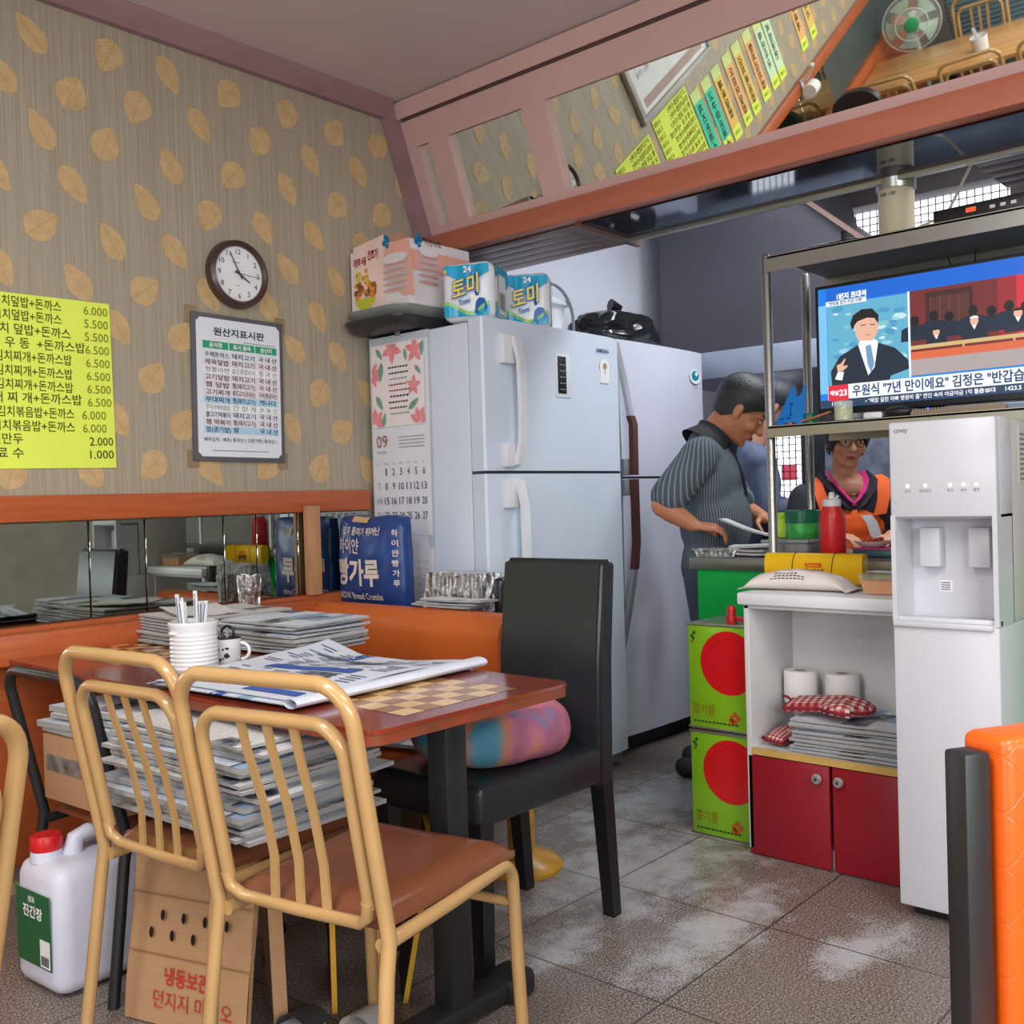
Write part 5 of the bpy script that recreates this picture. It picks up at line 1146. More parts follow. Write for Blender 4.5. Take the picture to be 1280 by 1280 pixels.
t = thing('noodle_packet', 'long yellow printed packet lying along the counter edge behind the wet wipes', 'packet', (3.225, 1.465, ZK - .001))
t.location = (3.172, 1.468, .826); Mypk = simple('packet_yellow', (244, 194, 20), .28, var=.03)
b = MB().mat(Mypk); o = []
for k in range(20): a = k * 2 * PI / 20; o.append((math.copysign(abs(math.cos(a)) ** .6, math.cos(a)) * .026, .052 + math.copysign(abs(math.sin(a)) ** .7, math.sin(a)) * .052))
b.prism(o, lambda u, v, w: (u, -.17 + .34 * w, v)); pk = build('wrapper', b, t, 50)
for y in (.066, -.072):
    b = MB().mat(ink('packet_black', (60, 52, 20))); b.tube([(u * 1.01, y + .004 * math.sin(v * 40), .052 + (v - .052) * 1.01) for u, v in o], .0016, 6, closed=True); build('fold_line', b, pk)
b = MB().mat(ink('packet_orange', (226, 90, 30))); b.box(-.0272, -.0262, -.035, .022, .058, .072); b.mat(ink('packet_brown', (90, 50, 20))); b.text('한끼면', (-.0275, .035, .022), YR_, Z_, .036, 'L', .04, .075); b.mat(Mypk); b.text('MISSION', (-.0276, .018, .061), YR_, Z_, .010, 'L', .02, .04); build('lettering', b, pk)
# left end of the counter: foil tray and paper menus
b = MB().mat(M_foil); b.prism([(-.075, -.045), (.075, -.045), (.075, .045), (-.075, .045)], lambda u, v, w: (v * (.9 + .1 * w), -u * (.9 + .1 * w), .026 * w)); b.box(-.05, .05, -.08, .08, .026, .029, .001); solo('foil_parcel', b, 'flat foil wrapped parcel on the left end of the steel counter', 'parcel', (3.27, 1.885, ZK))
for i, (dx, dy, rz, z) in enumerate(((0.02, 0, .05, 0), (.03, -.01, -.15, .014), (.05, .02, .12, .028))):
    b = newspaper(.12, .15, .008, 60 + i, simple('menu_white', (224, 228, 232), .6, var=.04), .004); solo('paper_menu', b, ('lowest', 'middle', 'topmost')[i] + ' white paper menu in the heap left of the rack post', 'menu', (3.31 + dx * .4, 1.765 + dy * .3, ZK + z + .003), rz, 'paper menus on the counter')

# ---------------------------------------------------------------- on the white cabinet
t = thing('wet_wipes_pack', 'white wet wipes pack with printed lines on the cabinet top', 'wipes', (2.965, 1.425, .826), .06)
b = MB().mat(simple('wipes_white', (236, 226, 222), .3, var=.03))
def wp(u, v):
    y = .5 - u; h = math.sin(PI * min(1, max(0, (u - .06) / .88))) ** .35 if .06 < u < .94 else 0
    a = v * 2 * PI; return (math.cos(a) * (.055 + .012 * (1 - h)), y * .36, .030 * h * (1 + math.sin(a) * (1 if math.sin(a) > 0 else .98)) * (1 + .08 * noise.noise(Vector((u * 9, v * 7, 0)))) + .003 * math.sin(a) + .004)
b.grid(wp, 30, 20, closev=True); pk = build('pack', b, t, 60)
b = MB().mat(M_ink); rr = random.Random(3)
for k, (v0, n) in enumerate(((.66, 9), (.70, 8), (.745, 6))):
    for q in range(n):
        u0 = .30 + q * .035 + (.03 if k else 0); p = [wp(u, .475 - k * .04 + dv) for u, dv in ((u0, 0), (u0 + .025, 0), (u0 + .025, -.014), (u0, -.014))]
        b.poly([(x * 1.03 - .0006, y, z + .0008) for x, y, z in p])
build('lettering', b, pk)
t = thing('soup_container', 'clear container of orange soup on the cabinet top beside the dispenser', 'container', (2.975, 1.12, .826))
def fr(b, x0, x1, y0, y1, z0, z1, k): b.prism([(x0, y0), (x1, y0), (x1, y1), (x0, y1)], lambda u, v, w: (u * (k + (1 - k) * w), v * (k + (1 - k) * w), z0 + (z1 - z0) * w))
b = MB().mat(simple('orange_soup', (232, 146, 30), .35, var=.05)); fr(b, -.062, .062, -.086, .086, .003, .040, .88); build('soup', b, t)
b = MB().mat(m_clear('container_plastic', (236, 226, 210), .28)); fr(b, -.066, .066, -.092, .092, 0.0, .058, .86); build('container', b, t)
b = MB().mat(m_clear('cloudy_film_lid', (216, 206, 190), .25)); b.box(-.07, .07, -.096, .096, .058, .062, .001); build('lid', b, t)
b = MB().mat(M_paper); b.prism([(-.06, -.03), (.06, -.02), (.05, .03), (-.055, .025)], lambda u, v, w: (v, u, .001 * w + .03 * (u + .06) * .5)); solo('paper_slip', b, 'white paper slip lying on the soup container lid', 'paper', (2.96, 1.14, .8895))
b = MB().mat(simple('tan_chopsticks', (176, 120, 66), .6)); b.tube([(0, .06, .004), (0, -.05, .004)], .003, 6); b.tube([(.01, .06, .004), (.008, -.05, .004)], .003, 6); solo('wooden_chopsticks', b, 'pair of wooden chopsticks lying beside the soup container', 'chopsticks', (3.10, 1.17, .826), .3)
b = MB().mat(simple('dark_crumple', (52, 60, 58), .5, var=.4, vscale=30)); 
b.ell((0, 0, .03), (.045, .075, .032), None, 24, 14)
for v in b.bm.verts: v.co += Vector((1, 1, 1)) * .014 * noise.noise(v.co * 40); v.co.z = max(.001, v.co.z)
solo('crumpled_wrapper', b, 'dark crumpled wrapper behind the soup container', 'wrapper', (3.12, 1.22 - .10, .826))
# ---------------------------------------------------------------- on the red table
ZTB = .721
t = thing('utensil_jar', 'white ribbed ceramic jar of wrapped straws on the red table', 'jar', (1.388, 2.325, ZTB))
Mcer = simple('white_glaze', (226, 226, 228), .18, var=.02, coat=.3)
b = MB().mat(Mcer); prof = [(0, 0), (.052, 0), (.056, .004)]
for k in range(9):
    z = .010 + k * .0105; prof += [(.0585, z), (.0605, z + .004), (.0585, z + .008)]
prof += [(.060, .11), (.062, .12), (.0635, .126), (.062, .131), (.056, .131), (.054, .12), (.052, .02), (0, .018)]
b.lathe(prof, 40); b.ell((-.059, 0, .104), (.008, .018, .006)); build('jar_body', b, t)
Mwr = simple('paper_sleeve', (232, 236, 240), .6); Mwp = simple('sleeve_print', (120, 132, 150), .6); rr = random.Random(9)
for k in range(9):
    a = k * .7; x, y = math.cos(a) * .028 * (.4 + .6 * (k % 2)), math.sin(a) * .028
    b = MB().mat(Mwr); tx, ty = x * 1.7 + rr.uniform(-.01, .01), y * 1.7 + rr.uniform(-.005, .005); h = .195 + rr.uniform(-.02, .012)
    b.strip([(x, y, .03), (tx, ty, h)], .011, .004, (rr.uniform(-.3, .3), 1, 0)); b.mat(Mwp); b.strip([(x * 1.25 - .003, y * 1.25, .10), (tx * .985 - .003, ty * .985, h * .96)], .003, .0012, (0, 1, 0))
    o = build('wrapped_straw', b, None); o.location = (1.388, 2.325, ZTB); tag(o, 'paper wrapped straw in the white ribbed jar, ' + ('first from its far rim', 'second from its far rim', 'standing in the centre', 'leaning left', 'leaning furthest left', 'leaning towards the chairs', 'nearest the gold chair', 'leaning right', 'furthest right')[k], 'straw', 'wrapped straws in the utensil jar')
t = thing('enamel_mug', 'small white mug with black flower print right of the ribbed jar', 'mug', (1.492, 2.335, ZTB))
b = MB().mat(Mcer); b.lathe([(0, 0), (.030, 0), (.033, .004), (.036, .07), (.0365, .073), (.034, .073), (.031, .008), (0, .006)], 32); b.mat(M_black); b.lathe([(.0352, .0725), (.0372, .073), (.0352, .0745), (.034, .073)], 32); mg = build('cup', b, t)
b = MB().mat(M_ink); rr = random.Random(6)
for k in range(11):
    a = PI * 1.22 + rr.uniform(-.55, .55); z = .02 + rr.random() * .035; s = rr.uniform(.002, .005); R0 = .0352
    b.poly([(math.cos(a + math.cos(q) * s / R0) * R0, math.sin(a + math.cos(q) * s / R0) * R0, z + math.sin(q) * s) for q in [w * 2 * PI / 8 for w in range(8)]])
build('flower_print', b, mg)
b = MB().mat(Mcer); b.tube(arc((.036, .038), .022, -PI / 2, PI / 2, 10, lambda u, v: (u * .66, -u * .75, v)), .0045, 8); build('handle', b, t)
b = MB().mat(M_chrome)
for dx, dy, h in ((.008, .012, .11), (-.004, .02, .10)): b.strip([(0, 0, .01), (dx, dy, .07), (dx * 1.5, dy * 1.6, h)], .007, .002, X_)
o = build('teaspoons', b, None); o.location = (1.492, 2.335, ZTB); tag(o, 'steel teaspoons standing in the small white mug', 'spoon')
b = MB().mat(M_black); b.tube(arc((0, 0), .016, 0, PI, 10, lambda u, v: (u * .5, -u, .088 + v)) , .0035, 8); b.tube([(-.008, .016, .088), (0, .004, .02)], .0035, 8); b.tube([(.008, -.016, .088), (.004, 0, .02)], .0035, 8)
o = build('scissor_handle', b, None); o.location = (1.494, 2.335, ZTB); tag(o, 'black looped tongs handle sticking out of the small white mug', 'tongs')
# the open newspaper: several curved sheets
t = thing('open_newspaper', 'open newspaper spread on the near end of the red table', 'newspaper', (1.51, 1.985, ZTB + .001), .06)
def sheet_(b, x0, x1, y0, y1, zf, m, nu=18, nv=18):
    b.mat(m); b.grid(lambda u, v: (x0 + (x1 - x0) * u, y0 + (y1 - y0) * v, zf(u, v) + .0016), nu, nv); b.grid(lambda u, v: (x0 + (x1 - x0) * u, y0 + (y1 - y0) * (1 - v), zf(u, 1 - v)), nu, nv)
Mop = simple('fresh_newsprint', (214, 222, 236), .7, var=.03)
b = MB(); sheet_(b, -.29, .27, -.27, .265, lambda u, v: .002 + .006 * math.sin(u * 5) * (1 - v) + .004, M_news[1]); build('lower_sheet', b, t)
b = MB()
zt_ = lambda u, v: .010 + .012 * max(0, math.sin((u - .1) * 4.2)) + .010 * math.sin(v * 5 + u * 2) * u + .045 * max(0, v - .75) * max(0, u - .5) * 4
sheet_(b, -.27, .275, -.26, .262, zt_, Mop, 26, 26); up = build('upper_sheet', b, t)
b = MB(); Mpb, Mpt, Mph = ink('print_blue', (66, 98, 180)), ink('print_grey_blue', (112, 124, 146)), simple('print_photo', (96, 104, 116), .7, var=.5, vscale=40)
def pr(m, u0, v0, u1, v1, n=6):
    b.mat(m)
    for i in range(n):
        for j in range(max(1, n // 3)):
            J = max(1, n // 3); c = []
            for du, dv in ((0, 0), (1, 0), (1, 1), (0, 1)):
                u = u0 + (u1 - u0) * (i + du) / n; v = v0 + (v1 - v0) * (j + dv) / J; c.append((-.27 + .545 * u, -.26 + .522 * v, zt_(u, v) + .0032))
            b.poly(c)
pr(Mpb, .42, .18, .50, .78, 10); pr(Mph, .30, .22, .40, .40); pr(Mph, .68, .30, .78, .52); pr(Mpt, .80, .18, .83, .86, 10); pr(Mpb, .06, .1, .12, .45)
for k in range(26):
    u = .14 + k * .031
    if .41 < u < .51: continue
    for c0 in (.05, .20, .36, .52, .68, .84):
        if rr.random() < .78: pr(Mpt, u, c0, u + .011, c0 + rr.uniform(.06, .125), 3)
build('print', b, up)
b = MB().mat(Mop)    # the folded roll along the near edge
b.grid(lambda u, v: (-.30 + .60 * u, -.268 + .020 * math.cos(v * 2 * PI) * (1.0 + .3 * u), .014 + .010 * math.sin(v * 2 * PI) * (1 + .2 * u)), 16, 16, closev=True); build('folded_edge', b, t)
# two heaps behind
news_pile(1.80, 2.465, ZTB + .002, .27, .34, 8, .0062, 43, 'in the right heap on the red table', 'newspapers in the right heap on the table', .06, .012, 'blue printed newspaper on top of the right heap on the red table')
news_pile(1.775, 2.835, ZTB + .002, .36, .31, 8, .0062, 47, 'in the heap against the mirror wall', 'newspapers in the heap against the mirror wall', -.04, .008, 'colourful newspaper on top of the heap against the mirror wall')
b = newspaper(.18, .26, .004, 71, M_paper, .006); solo('paper_sheet', b, 'white blank paper on the heap against the mirror wall', 'paper', (1.72, 2.85, .813), -.3)
t = thing('foil_cup', 'crinkled foil wrapped cup on the ledge in front of the mirror', 'cup', (2.06, 3.09, .8005)); t.location = (2.04, 3.045, .79)
b = MB().mat(M_foil); b.lathe([(0, 0), (.034, 0), (.036, .004), (.043, .10), (.041, .108), (.030, .104), (0, .098)], 36)
for v in b.bm.verts: v.co += v.co.normalized() * .007 * noise.noise(v.co * 60)
build('foil', b, t, 80)
b = MB().mat(M_orange); b.box(1.0, 2.30, 3.0, 3.074, .70, .788, .004); struct('trim_8', b)
# sack of bread crumbs on the ledge
t = thing('bread_crumb_sack', 'blue bread crumb sack with white lettering behind the orange bench', 'sack', (2.50, 2.90, .746), 0.0)
Msk = simple('sack_blue', (34, 66, 132), .35, var=.12, vscale=9)
SWd, SHt = .37, .345
def sk(u, v, side):   # u across 0..1, v up 0..1
    bul = (1 - abs(2 * u - 1) ** 4) * (1 - abs(2 * v - 1) ** 5); tp = 1 - .06 * v ** 3
    crn = .03 * max(0, v - .86) / .14 * (abs(2 * u - 1) ** 3)
    return ((-1 if side < 0 else 1) * (.022 + .038 * bul + .004 * noise.noise(Vector((u * 6, v * 6, side)))) , (.5 - u) * SWd * tp, v * SHt - crn * SHt * .9 + .004 * math.sin(u * 9) * v)
b = MB().mat(Msk); b.grid(lambda u, v: sk(u, v, -1), 24, 24); b.grid(lambda u, v: sk(1 - u, v, 1), 24, 24)
for u in (0, 1):
    for k in range(24): b.poly([sk(u, k / 24, -1), sk(u, (k + 1) / 24, -1), sk(u, (k + 1) / 24, 1), sk(u, k / 24, 1)])
for v in (0, 1):
    for k in range(24): b.poly([sk(k / 24, v, -1), sk((k + 1) / 24, v, -1), sk((k + 1) / 24, v, 1), sk(k / 24, v, 1)])
bmesh.ops.remove_doubles(b.bm, verts=b.bm.verts, dist=.0005); sk_ = build('bag', b, t, 60)
b = MB(); Mcr = ink('cream_ink', (222, 208, 196))
def st(s, u, v, h, w, bo=.0, m=Mcr):
    b.mat(m); vs, fs, (x0, x1) = glyphs(s, bo); k = w / (x1 - x0); nv = []
    for x, y in vs:
        uu = u + (x - x0) * k / SWd; vv = v + y * h / SHt; p = sk(uu, vv, -1); nv.append(b.v((p[0] - .0035, p[1], p[2])))
    for q in fs: b.f([nv[i] for i in q])
for k_, c_ in enumerate('하이얀빵가루'): st(c_, .90, .78 - k_ * .105, .026, .024, .02)
st('맛과 풍미가 뛰어난', .16, .80, .034, .22, .02); st('하이얀', .08, .61, .062, .135, .02); st('빵가루', .06, .28, .105, .25, .035); st('SNOW Bread Crumbs', .03, .10, .036, .27, .015)
build('lettering', b, sk_)
b = MB().mat(simple('tan_tape', (206, 172, 130), .5)); b.grid(lambda u, v: tuple(Vector(sk(.28 + .26 * u, .93 + .06 * v, -1)) + Vector((-.003, 0, .002))), 6, 4); build('tape', b, sk_)
# foil box, black packet and papers right of the sack
t = thing('foil_box', 'foil wrapped loaf shaped box on the ledge between the sack and the black chair', 'box', (2.50, 2.44, .746), .05)
b = MB().mat(M_foil); b.prism([(-.06, -.15), (.06, -.15), (.06, .15), (-.06, .15)], lambda u, v, w: (u * (1 - .25 * w), v * (1 - .12 * w), .145 * w))
bmesh.ops.subdivide_edges(b.bm, edges=b.bm.edges[:], cuts=7, use_grid_fill=True)
for v in b.bm.verts: v.co += Vector((1, 1, .3)) * .006 * noise.noise(v.co * 45); v.co.z = max(0, v.co.z)
build('foil', b, t, 80)
b = MB().mat(simple('black_crinkled_film', (34, 36, 38), .25, bump=.5, bscale=50)); b.box(-.05, .05, -.022, .022, 0, .135, .018, 3); solo('black_packet', b, 'black plastic wrapped packet right of the foil box', 'packet', (2.50, 2.245, .746), .1)
for i in range(3):
    b = newspaper(.10, .26, .006, 80 + i, M_news[i % 2], .003); solo('folded_flyer', b, ('lowest', 'middle', 'topmost')[i] + ' folded flyer in front of the foil box', 'flyer', (2.385 + .004 * i, 2.40 - .02 * i, .785 + i * .0095), .04 * i, 'flyers on the bench back')

# ---------------------------------------------------------------- under and around the table
news_pile(1.275, 1.945, .4705, .36, .50, 15, .0085, 51, 'on the seat of the gold chair', 'newspapers on the gold chair seat', .04, .026, 'newspaper with a dark photo on top of the chair seat pile')
t = thing('cardboard_box', 'small cardboard box standing on the brown seat of the black tube chair', 'box', (1.30, 2.45, .413), .05)
b = MB().mat(M_card); b.box(-.17, .17, -.17, .17, 0, .165, .003); bb = build('box_body', b, t)
b = MB().mat(simple('worn_tape_grey', (120, 120, 116), .5, var=.3, vscale=30)); b.box(-.172, -.1705, -.17, .15, .075, .115); build('tape', b, bb)
news_pile(1.30, 2.44, .580, .32, .36, 4, .011, 57, 'on the small cardboard box', 'papers on the small cardboard box', .1, .02)
# jerrycan
t = thing('jerrycan', 'white plastic jerrycan with red cap and green label on the floor', 'jerrycan', (1.155, 2.455, 0), math.radians(4)); t.scale = (1, 1, .92)
Mjc = simple('milky_white_plastic', (214, 216, 232), .35, var=.03)
b = MB().mat(Mjc); b.box(-.14, .14, -.108, .108, .004, .335, .042, 5)
for v in b.bm.verts:
    if v.co.z > .24: k = (v.co.z - .24) / .1; v.co.x *= 1 - .06 * k; v.co.y *= 1 - .10 * k
bd = build('can_body', b, t)
b = MB().mat(Mjc); b.tube([(.10, 0, .325), (.105, 0, .36), (.085, 0, .378), (.0, 0, .380), (-.03, 0, .372), (-.04, 0, .33)], [.024, .022, .02, .02, .021, .024], 14); b.lathe([(.038, .325), (.036, .36), (.03, .362)], 24, (-.088, .03, 0)); build('handle', b, bd)
b = MB().mat(M_red); b.lathe([(.036, .352), (.038, .356), (.037, .385), (.033, .392), (0, .393)], 28, (-.088, .03, 0)); build('cap', b, t)
b = MB().mat(simple('label_green', (22, 96, 52), .35, var=.04)); b.box(-.1425, -.1405, -.078, .078, .075, .265, .0008, 1); lb = build('label', b, t)
b = MB().mat(M_paper); b.box(-.1432, -.1424, -.074, -.030, .08, .15); b.text('진간장', DV(-.045, .20, .1436), YR_, Z_, .034, 'L', .03, .09); b.text('샘표', DV(-.02, .238, .1436), YR_, Z_, .018, 'L', .02); b.mat(M_ink)
for k in range(7): b.poly([DV(.036 + k * .005, .086, .144), DV(.039 + k * .005, .086, .144), DV(.039 + k * .005, .11, .144), DV(.036 + k * .005, .11, .144)])
build('lettering', b, lb)
# punched carton leaning under the chair
t = thing('punched_carton', 'flattened brown carton with two rows of punched holes leaning below the gold chairs', 'carton', (1.14, 2.005, 0), 0)
U3 = Vector((.10, -.33, 0)).normalized(); Nn = Vector((-.954, -.30, 0)); LEAN = .10
def CC(u, v, d=0.0): return Vector((0, 0, 0)) + U3 * u + Vector((0.06 * v / .42, .02 * v / .42, v)) + Nn * d
HO = [(u, v) for v, off in ((.235, .03), (.195, .0)) for u in (-.105 + off, -.045 + off, .015 + off, .075 + off)]
b = MB().mat(M_card); b.grid(lambda u, v: CC(-.17 + .34 * u, .004 + .372 * v, .004 * math.sin(v * 7)), 8, 12); b.grid(lambda u, v: CC(.17 - .34 * u, .004 + .372 * v, -.012 + .004 * math.sin(v * 7)), 8, 12)
for u in (-.17, .17): b.poly([CC(u, .004, 0), CC(u, .376, 0), CC(u, .376, -.012), CC(u, .004, -.012)])
b.poly([CC(-.17, .376, 0), CC(.17, .376, 0), CC(.17, .376, -.012), CC(-.17, .376, -.012)])
b.mat(simple('cardboard_crease', (150, 110, 76), .8)); 
for v in (.15, .275): b.poly([CC(-.17, v, .0066), CC(.17, v, .0066), CC(.17, v + .003, .0066), CC(-.17, v + .003, .0066)])
b.mat(ink('hole_dark', (38, 28, 22)))
for u, v in HO: b.poly([CC(u + math.cos(a) * .006, v + math.sin(a) * .012, .0062) for a in [q * 2 * PI / 14 for q in range(14)]])
pn = build('panel', b, t, 60)
b = MB().mat(ink('red_stamp', (190, 60, 50))); nu, nv = U3, Vector((.14, .05, 1)).normalized()
b.text('냉동보관', CC(-.06, .095, .007), nu, nv, .042, 'L', .02, .125); b.text('던지지 마시오', CC(-.09, .045, .007), nu, nv, .042, 'L', .0, .22); build('lettering', b, pn)
def board(name, label, p0, p1, h, lean, th, m, me, group=None):
    p0, p1 = Vector(p0), Vector(p1); d = (p1 - p0); n = Vector((-d.y, d.x, 0)).normalized(); L = Vector(lean)
    b = MB().mat(m); A = [p0, p1, p1 + L + Z_ * h, p0 + L + Z_ * h]; b.poly(A); b.poly([a + n * th for a in A][::-1]); b.mat(me)
    for i in range(4): b.poly([A[i], A[(i + 1) % 4], A[(i + 1) % 4] + n * th, A[i] + n * th])
    return solo(name, b, label, 'cardboard', group=group)
board('flat_carton', 'folded flat carton leaning right behind the punched carton', (1.29, 1.83, .002), (1.44, 2.08, .002), .36, (-.01, .0, 0), .03, M_card, M_card)
M_dkc = simple('dark_printed_board', (52, 44, 40), .5); M_ycore = simple('yellow_foam_edge', (216, 162, 44), .6)
board('foam_board', 'dark board with a bright yellow edge, standing left of the other one', (1.40, 1.80, .002), (1.53, 1.98, .002), .28, (.0, .0, 0), .012, M_dkc, M_ycore, 'yellow edged boards under the table')
board('foam_board', 'dark board with a bright yellow edge, leaning furthest right under the gold chair', (1.53, 1.71, .002), (1.66, 1.87, .002), .36, (.05, -.05, 0), .012, M_dkc, M_ycore, 'yellow edged boards under the table')
Msl = simple('white_slipper_foam', (206, 204, 198), .6, var=.06); Msd = simple('slipper_strap', (60, 60, 62), .6)
for i, (x, y, rz) in enumerate(((1.325, 1.665, .25), (1.24, 1.775, .2))):
    t = thing('slipper', ('left' if i == 0 else 'right') + ' white slipper on the floor under the gold chair', 'slipper', (x, y, .001), rz, 'white slippers under the table')
    b = MB().mat(Msl); o = []
    for k in range(20): a = k * 2 * PI / 20; o.append((math.cos(a) * .12, math.sin(a) * (.042 + .008 * math.cos(a))))
    b.prism(o, lambda u, v, w: (u, v, .026 * w)); build('sole', b, t)
    b = MB().mat(Msd if i else Msl); b.grid(lambda u, v: (.02 + .08 * u, math.cos(PI * v) * .045 * (1 - .2 * u), .024 + math.sin(PI * v) * .035 * (1 - .35 * u)), 6, 12); build('strap', b, t)
b = MB().mat(simple('blue_plastic_film', (24, 66, 128), .3, var=.3, vscale=20)); 
b.grid(lambda u, v: (math.cos(u * 2 * PI) * .16 * math.sin(PI * (v * .9 + .08)) * (1 + .2 * noise.noise(Vector((math.cos(u * 6.28) * 2, math.sin(u * 6.28) * 2, v * 4)))), math.sin(u * 2 * PI) * .17 * math.sin(PI * (v * .9 + .08)) * (1 + .2 * noise.noise(Vector((math.cos(u * 6.28) * 2, math.sin(u * 6.28) * 2, v * 4)))), .13 * (1 - math.cos(PI * v)) / 2 + .02 * noise.noise(Vector((u * 9, v * 5, 1))) * v), 36, 14, closeu=True)
for v in b.bm.verts: v.co.z = max(0, v.co.z)
solo('plastic_bag', b, 'crumpled blue plastic bag on the bench seat under the table', 'bag', (2.10, 2.52, .434), sharp=80)
b = newspaper(.16, .22, .01, 91, M_news[0], .006); solo('folded_newspaper', b, 'folded newspaper on the bench seat in front of the blue bag', 'newspaper', (1.985, 2.20, .437), .15)

# ---------------------------------------------------------------- orange quilted chair at the right edge
t = thing('quilted_chair', 'orange quilted chair with a black side rail cut off by the right edge', 'chair', (1.115, .355, 0), math.radians(-30))
def m_quilt():
    t_ = NT('orange_quilted_vinyl'); v = t_.coord('Object', (1, 1, 1), (math.radians(0), 0, 0)); sp_ = t_.n('SeparateXYZ', Vector=v); y, z = sp_.outputs[0], sp_.outputs[2]
    a = t_.math('ADD', t_.math('MULTIPLY', y, 17), t_.math('MULTIPLY', z, 17)); c = t_.math('SUBTRACT', t_.math('MULTIPLY', y, 17), t_.math('MULTIPLY', z, 17))
    f = lambda q: t_.math('ABSOLUTE', t_.math('SUBTRACT', t_.math('FRACT', q), .5))
    h = t_.math('MINIMUM', t_.math('SUBTRACT', .5, f(a)), t_.math('SUBTRACT', .5, f(c))); h = t_.math('MINIMUM', h, .035)
    t_.P(Base_Color=t_.mix(t_.noise(v, 9, 3), rgb(232, 90, 20), rgb(240, 104, 28)), Roughness=.33); t_.bump(t_.math('ADD', h, t_.math('MULTIPLY', t_.noise(v, 60, 3), .01)), .35, .03); return t_.m
M_quilt = m_quilt()
b = MB().mat(M_quilt); b.box(.028, .46, -.03, .035, .36, .872, .012, 4); build('backrest', b, t)
for x0 in (-.012, .46):
    b = MB().mat(M_bmetal); b.box(x0, x0 + .034, -.016, .016, 0, .858, .004); build('side_rail', b, t)
b = MB().mat(M_quilt); b.box(.0, .48, -.46, -.03, .40, .47, .025, 3); build('seat', b, t)
for x0 in (-.008, .452):
    b = MB().mat(M_bmetal); b.box(x0, x0 + .034, -.455, -.42, 0, .40, .004); build('front_leg', b, t)
# ---------------------------------------------------------------- kitchen fittings behind the counter
t = thing('range_hood', 'large dark grey range hood with pale lower lip behind the steel rack', 'range hood', (4.6, 2.4, 1.7))
b = MB().mat(simple('hood_grey', (72, 70, 78), .45, var=.04, vscale=2)); b.prism([(.56, .16), (.56, .98), (-.20, .98), (-.235, .84), (-.56, .56), (-.56, .16)], lambda u, v, w: (.7 * w, u, v)); build('canopy', b, t)
b = MB().mat(simple('hood_lip', (150, 158, 176), .4)); b.box(-.03, .72, -.57, .575, .02, .16, .008); build('lip', b, t)
b = MB().mat(M_steel); b.box(.2, .55, .1, .5, .97, 1.349); build('duct', b, t)
b = MB().mat(simple('brown_hood_edge', (120, 96, 88), .5)); b.strip([(.0, -.19, .985), (.0, -.245, .85), (.0, -.57, .57)], .06, .02, X_); build('edge_trim', b, t)
b = MB().mat(simple('blue_grey_steel', (112, 122, 138), .35, .3)); b.box(0, .4, -.75, .45, 0, 1.52, .01); solo('upright_freezer', b, 'blue grey steel freezer cabinet behind the woman in the orange apron', 'freezer', (5.05, 1.70, 0))
b = MB().mat(simple('grey_film', (120, 128, 146), .25, var=.2, vscale=14)); 
b.grid(lambda u, v: (.02 * noise.noise(Vector((u * 5, v * 4, 0))), (u - .5) * .55, v * 1.45), 18, 30); b.grid(lambda u, v: (.006 + .02 * noise.noise(Vector((u * 5, v * 4, 0))), (.5 - u) * .55, v * 1.45), 18, 30); solo('plastic_curtain', b, 'grey plastic sheet hanging behind the head of the woman in orange', 'curtain', (4.62, 1.80, 0))

# ---------------------------------------------------------------- people
def m_skin(name, c):
    t_ = NT(name); v = t_.coord('Object'); a = rgb(*c); t_.P(Base_Color=t_.mix(t_.noise(v, 14, 4), a, rgb(c[0] * .9, c[1] * .8, c[2] * .76)), Roughness=.5, Subsurface_Weight=.08, Subsurface_Radius=(.02, .008, .005)); return t_.m
def m_hair(name, c):
    t_ = NT(name); v = t_.coord('Object', (60, 60, 8)); f = t_.noise(v, 3, 4); t_.P(Base_Color=t_.mix(f, rgb(*c), rgb(*[q * 1.6 for q in c])), Roughness=.45); t_.bump(f, .5, .006); return t_.m
def head(b, T):
    old = b.T; b.T = old @ T
    b.ell((-.012, 0, .035), (.098, .077, .086)); b.ell((.014, 0, -.025), (.078, .066, .092)); b.ell((.036, 0, -.085), (.046, .044, .032))
    b.cap((.086, 0, .006), (.108, 0, -.030), .008, .013); b.ell((.098, .012, -.034), (.012, .009, .008)); b.ell((.098, -.012, -.034), (.012, .009, .008))
    b.ell((.086, 0, -.062), (.012, .024, .006)); b.ell((.084, 0, -.071), (.012, .020, .006)); b.ell((.076, 0, -.100), (.014, .018, .014))
    for s in (-1, 1):
        b.ell((.078, .031 * s, .020), (.014, .024, .008)); b.ell((.062, .042 * s, -.032), (.024, .022, .024)); b.ell((-.004, .078 * s, -.012), (.018, .009, .033)); b.ell((.004, .080 * s, -.038), (.010, .007, .012))
    b.T = old
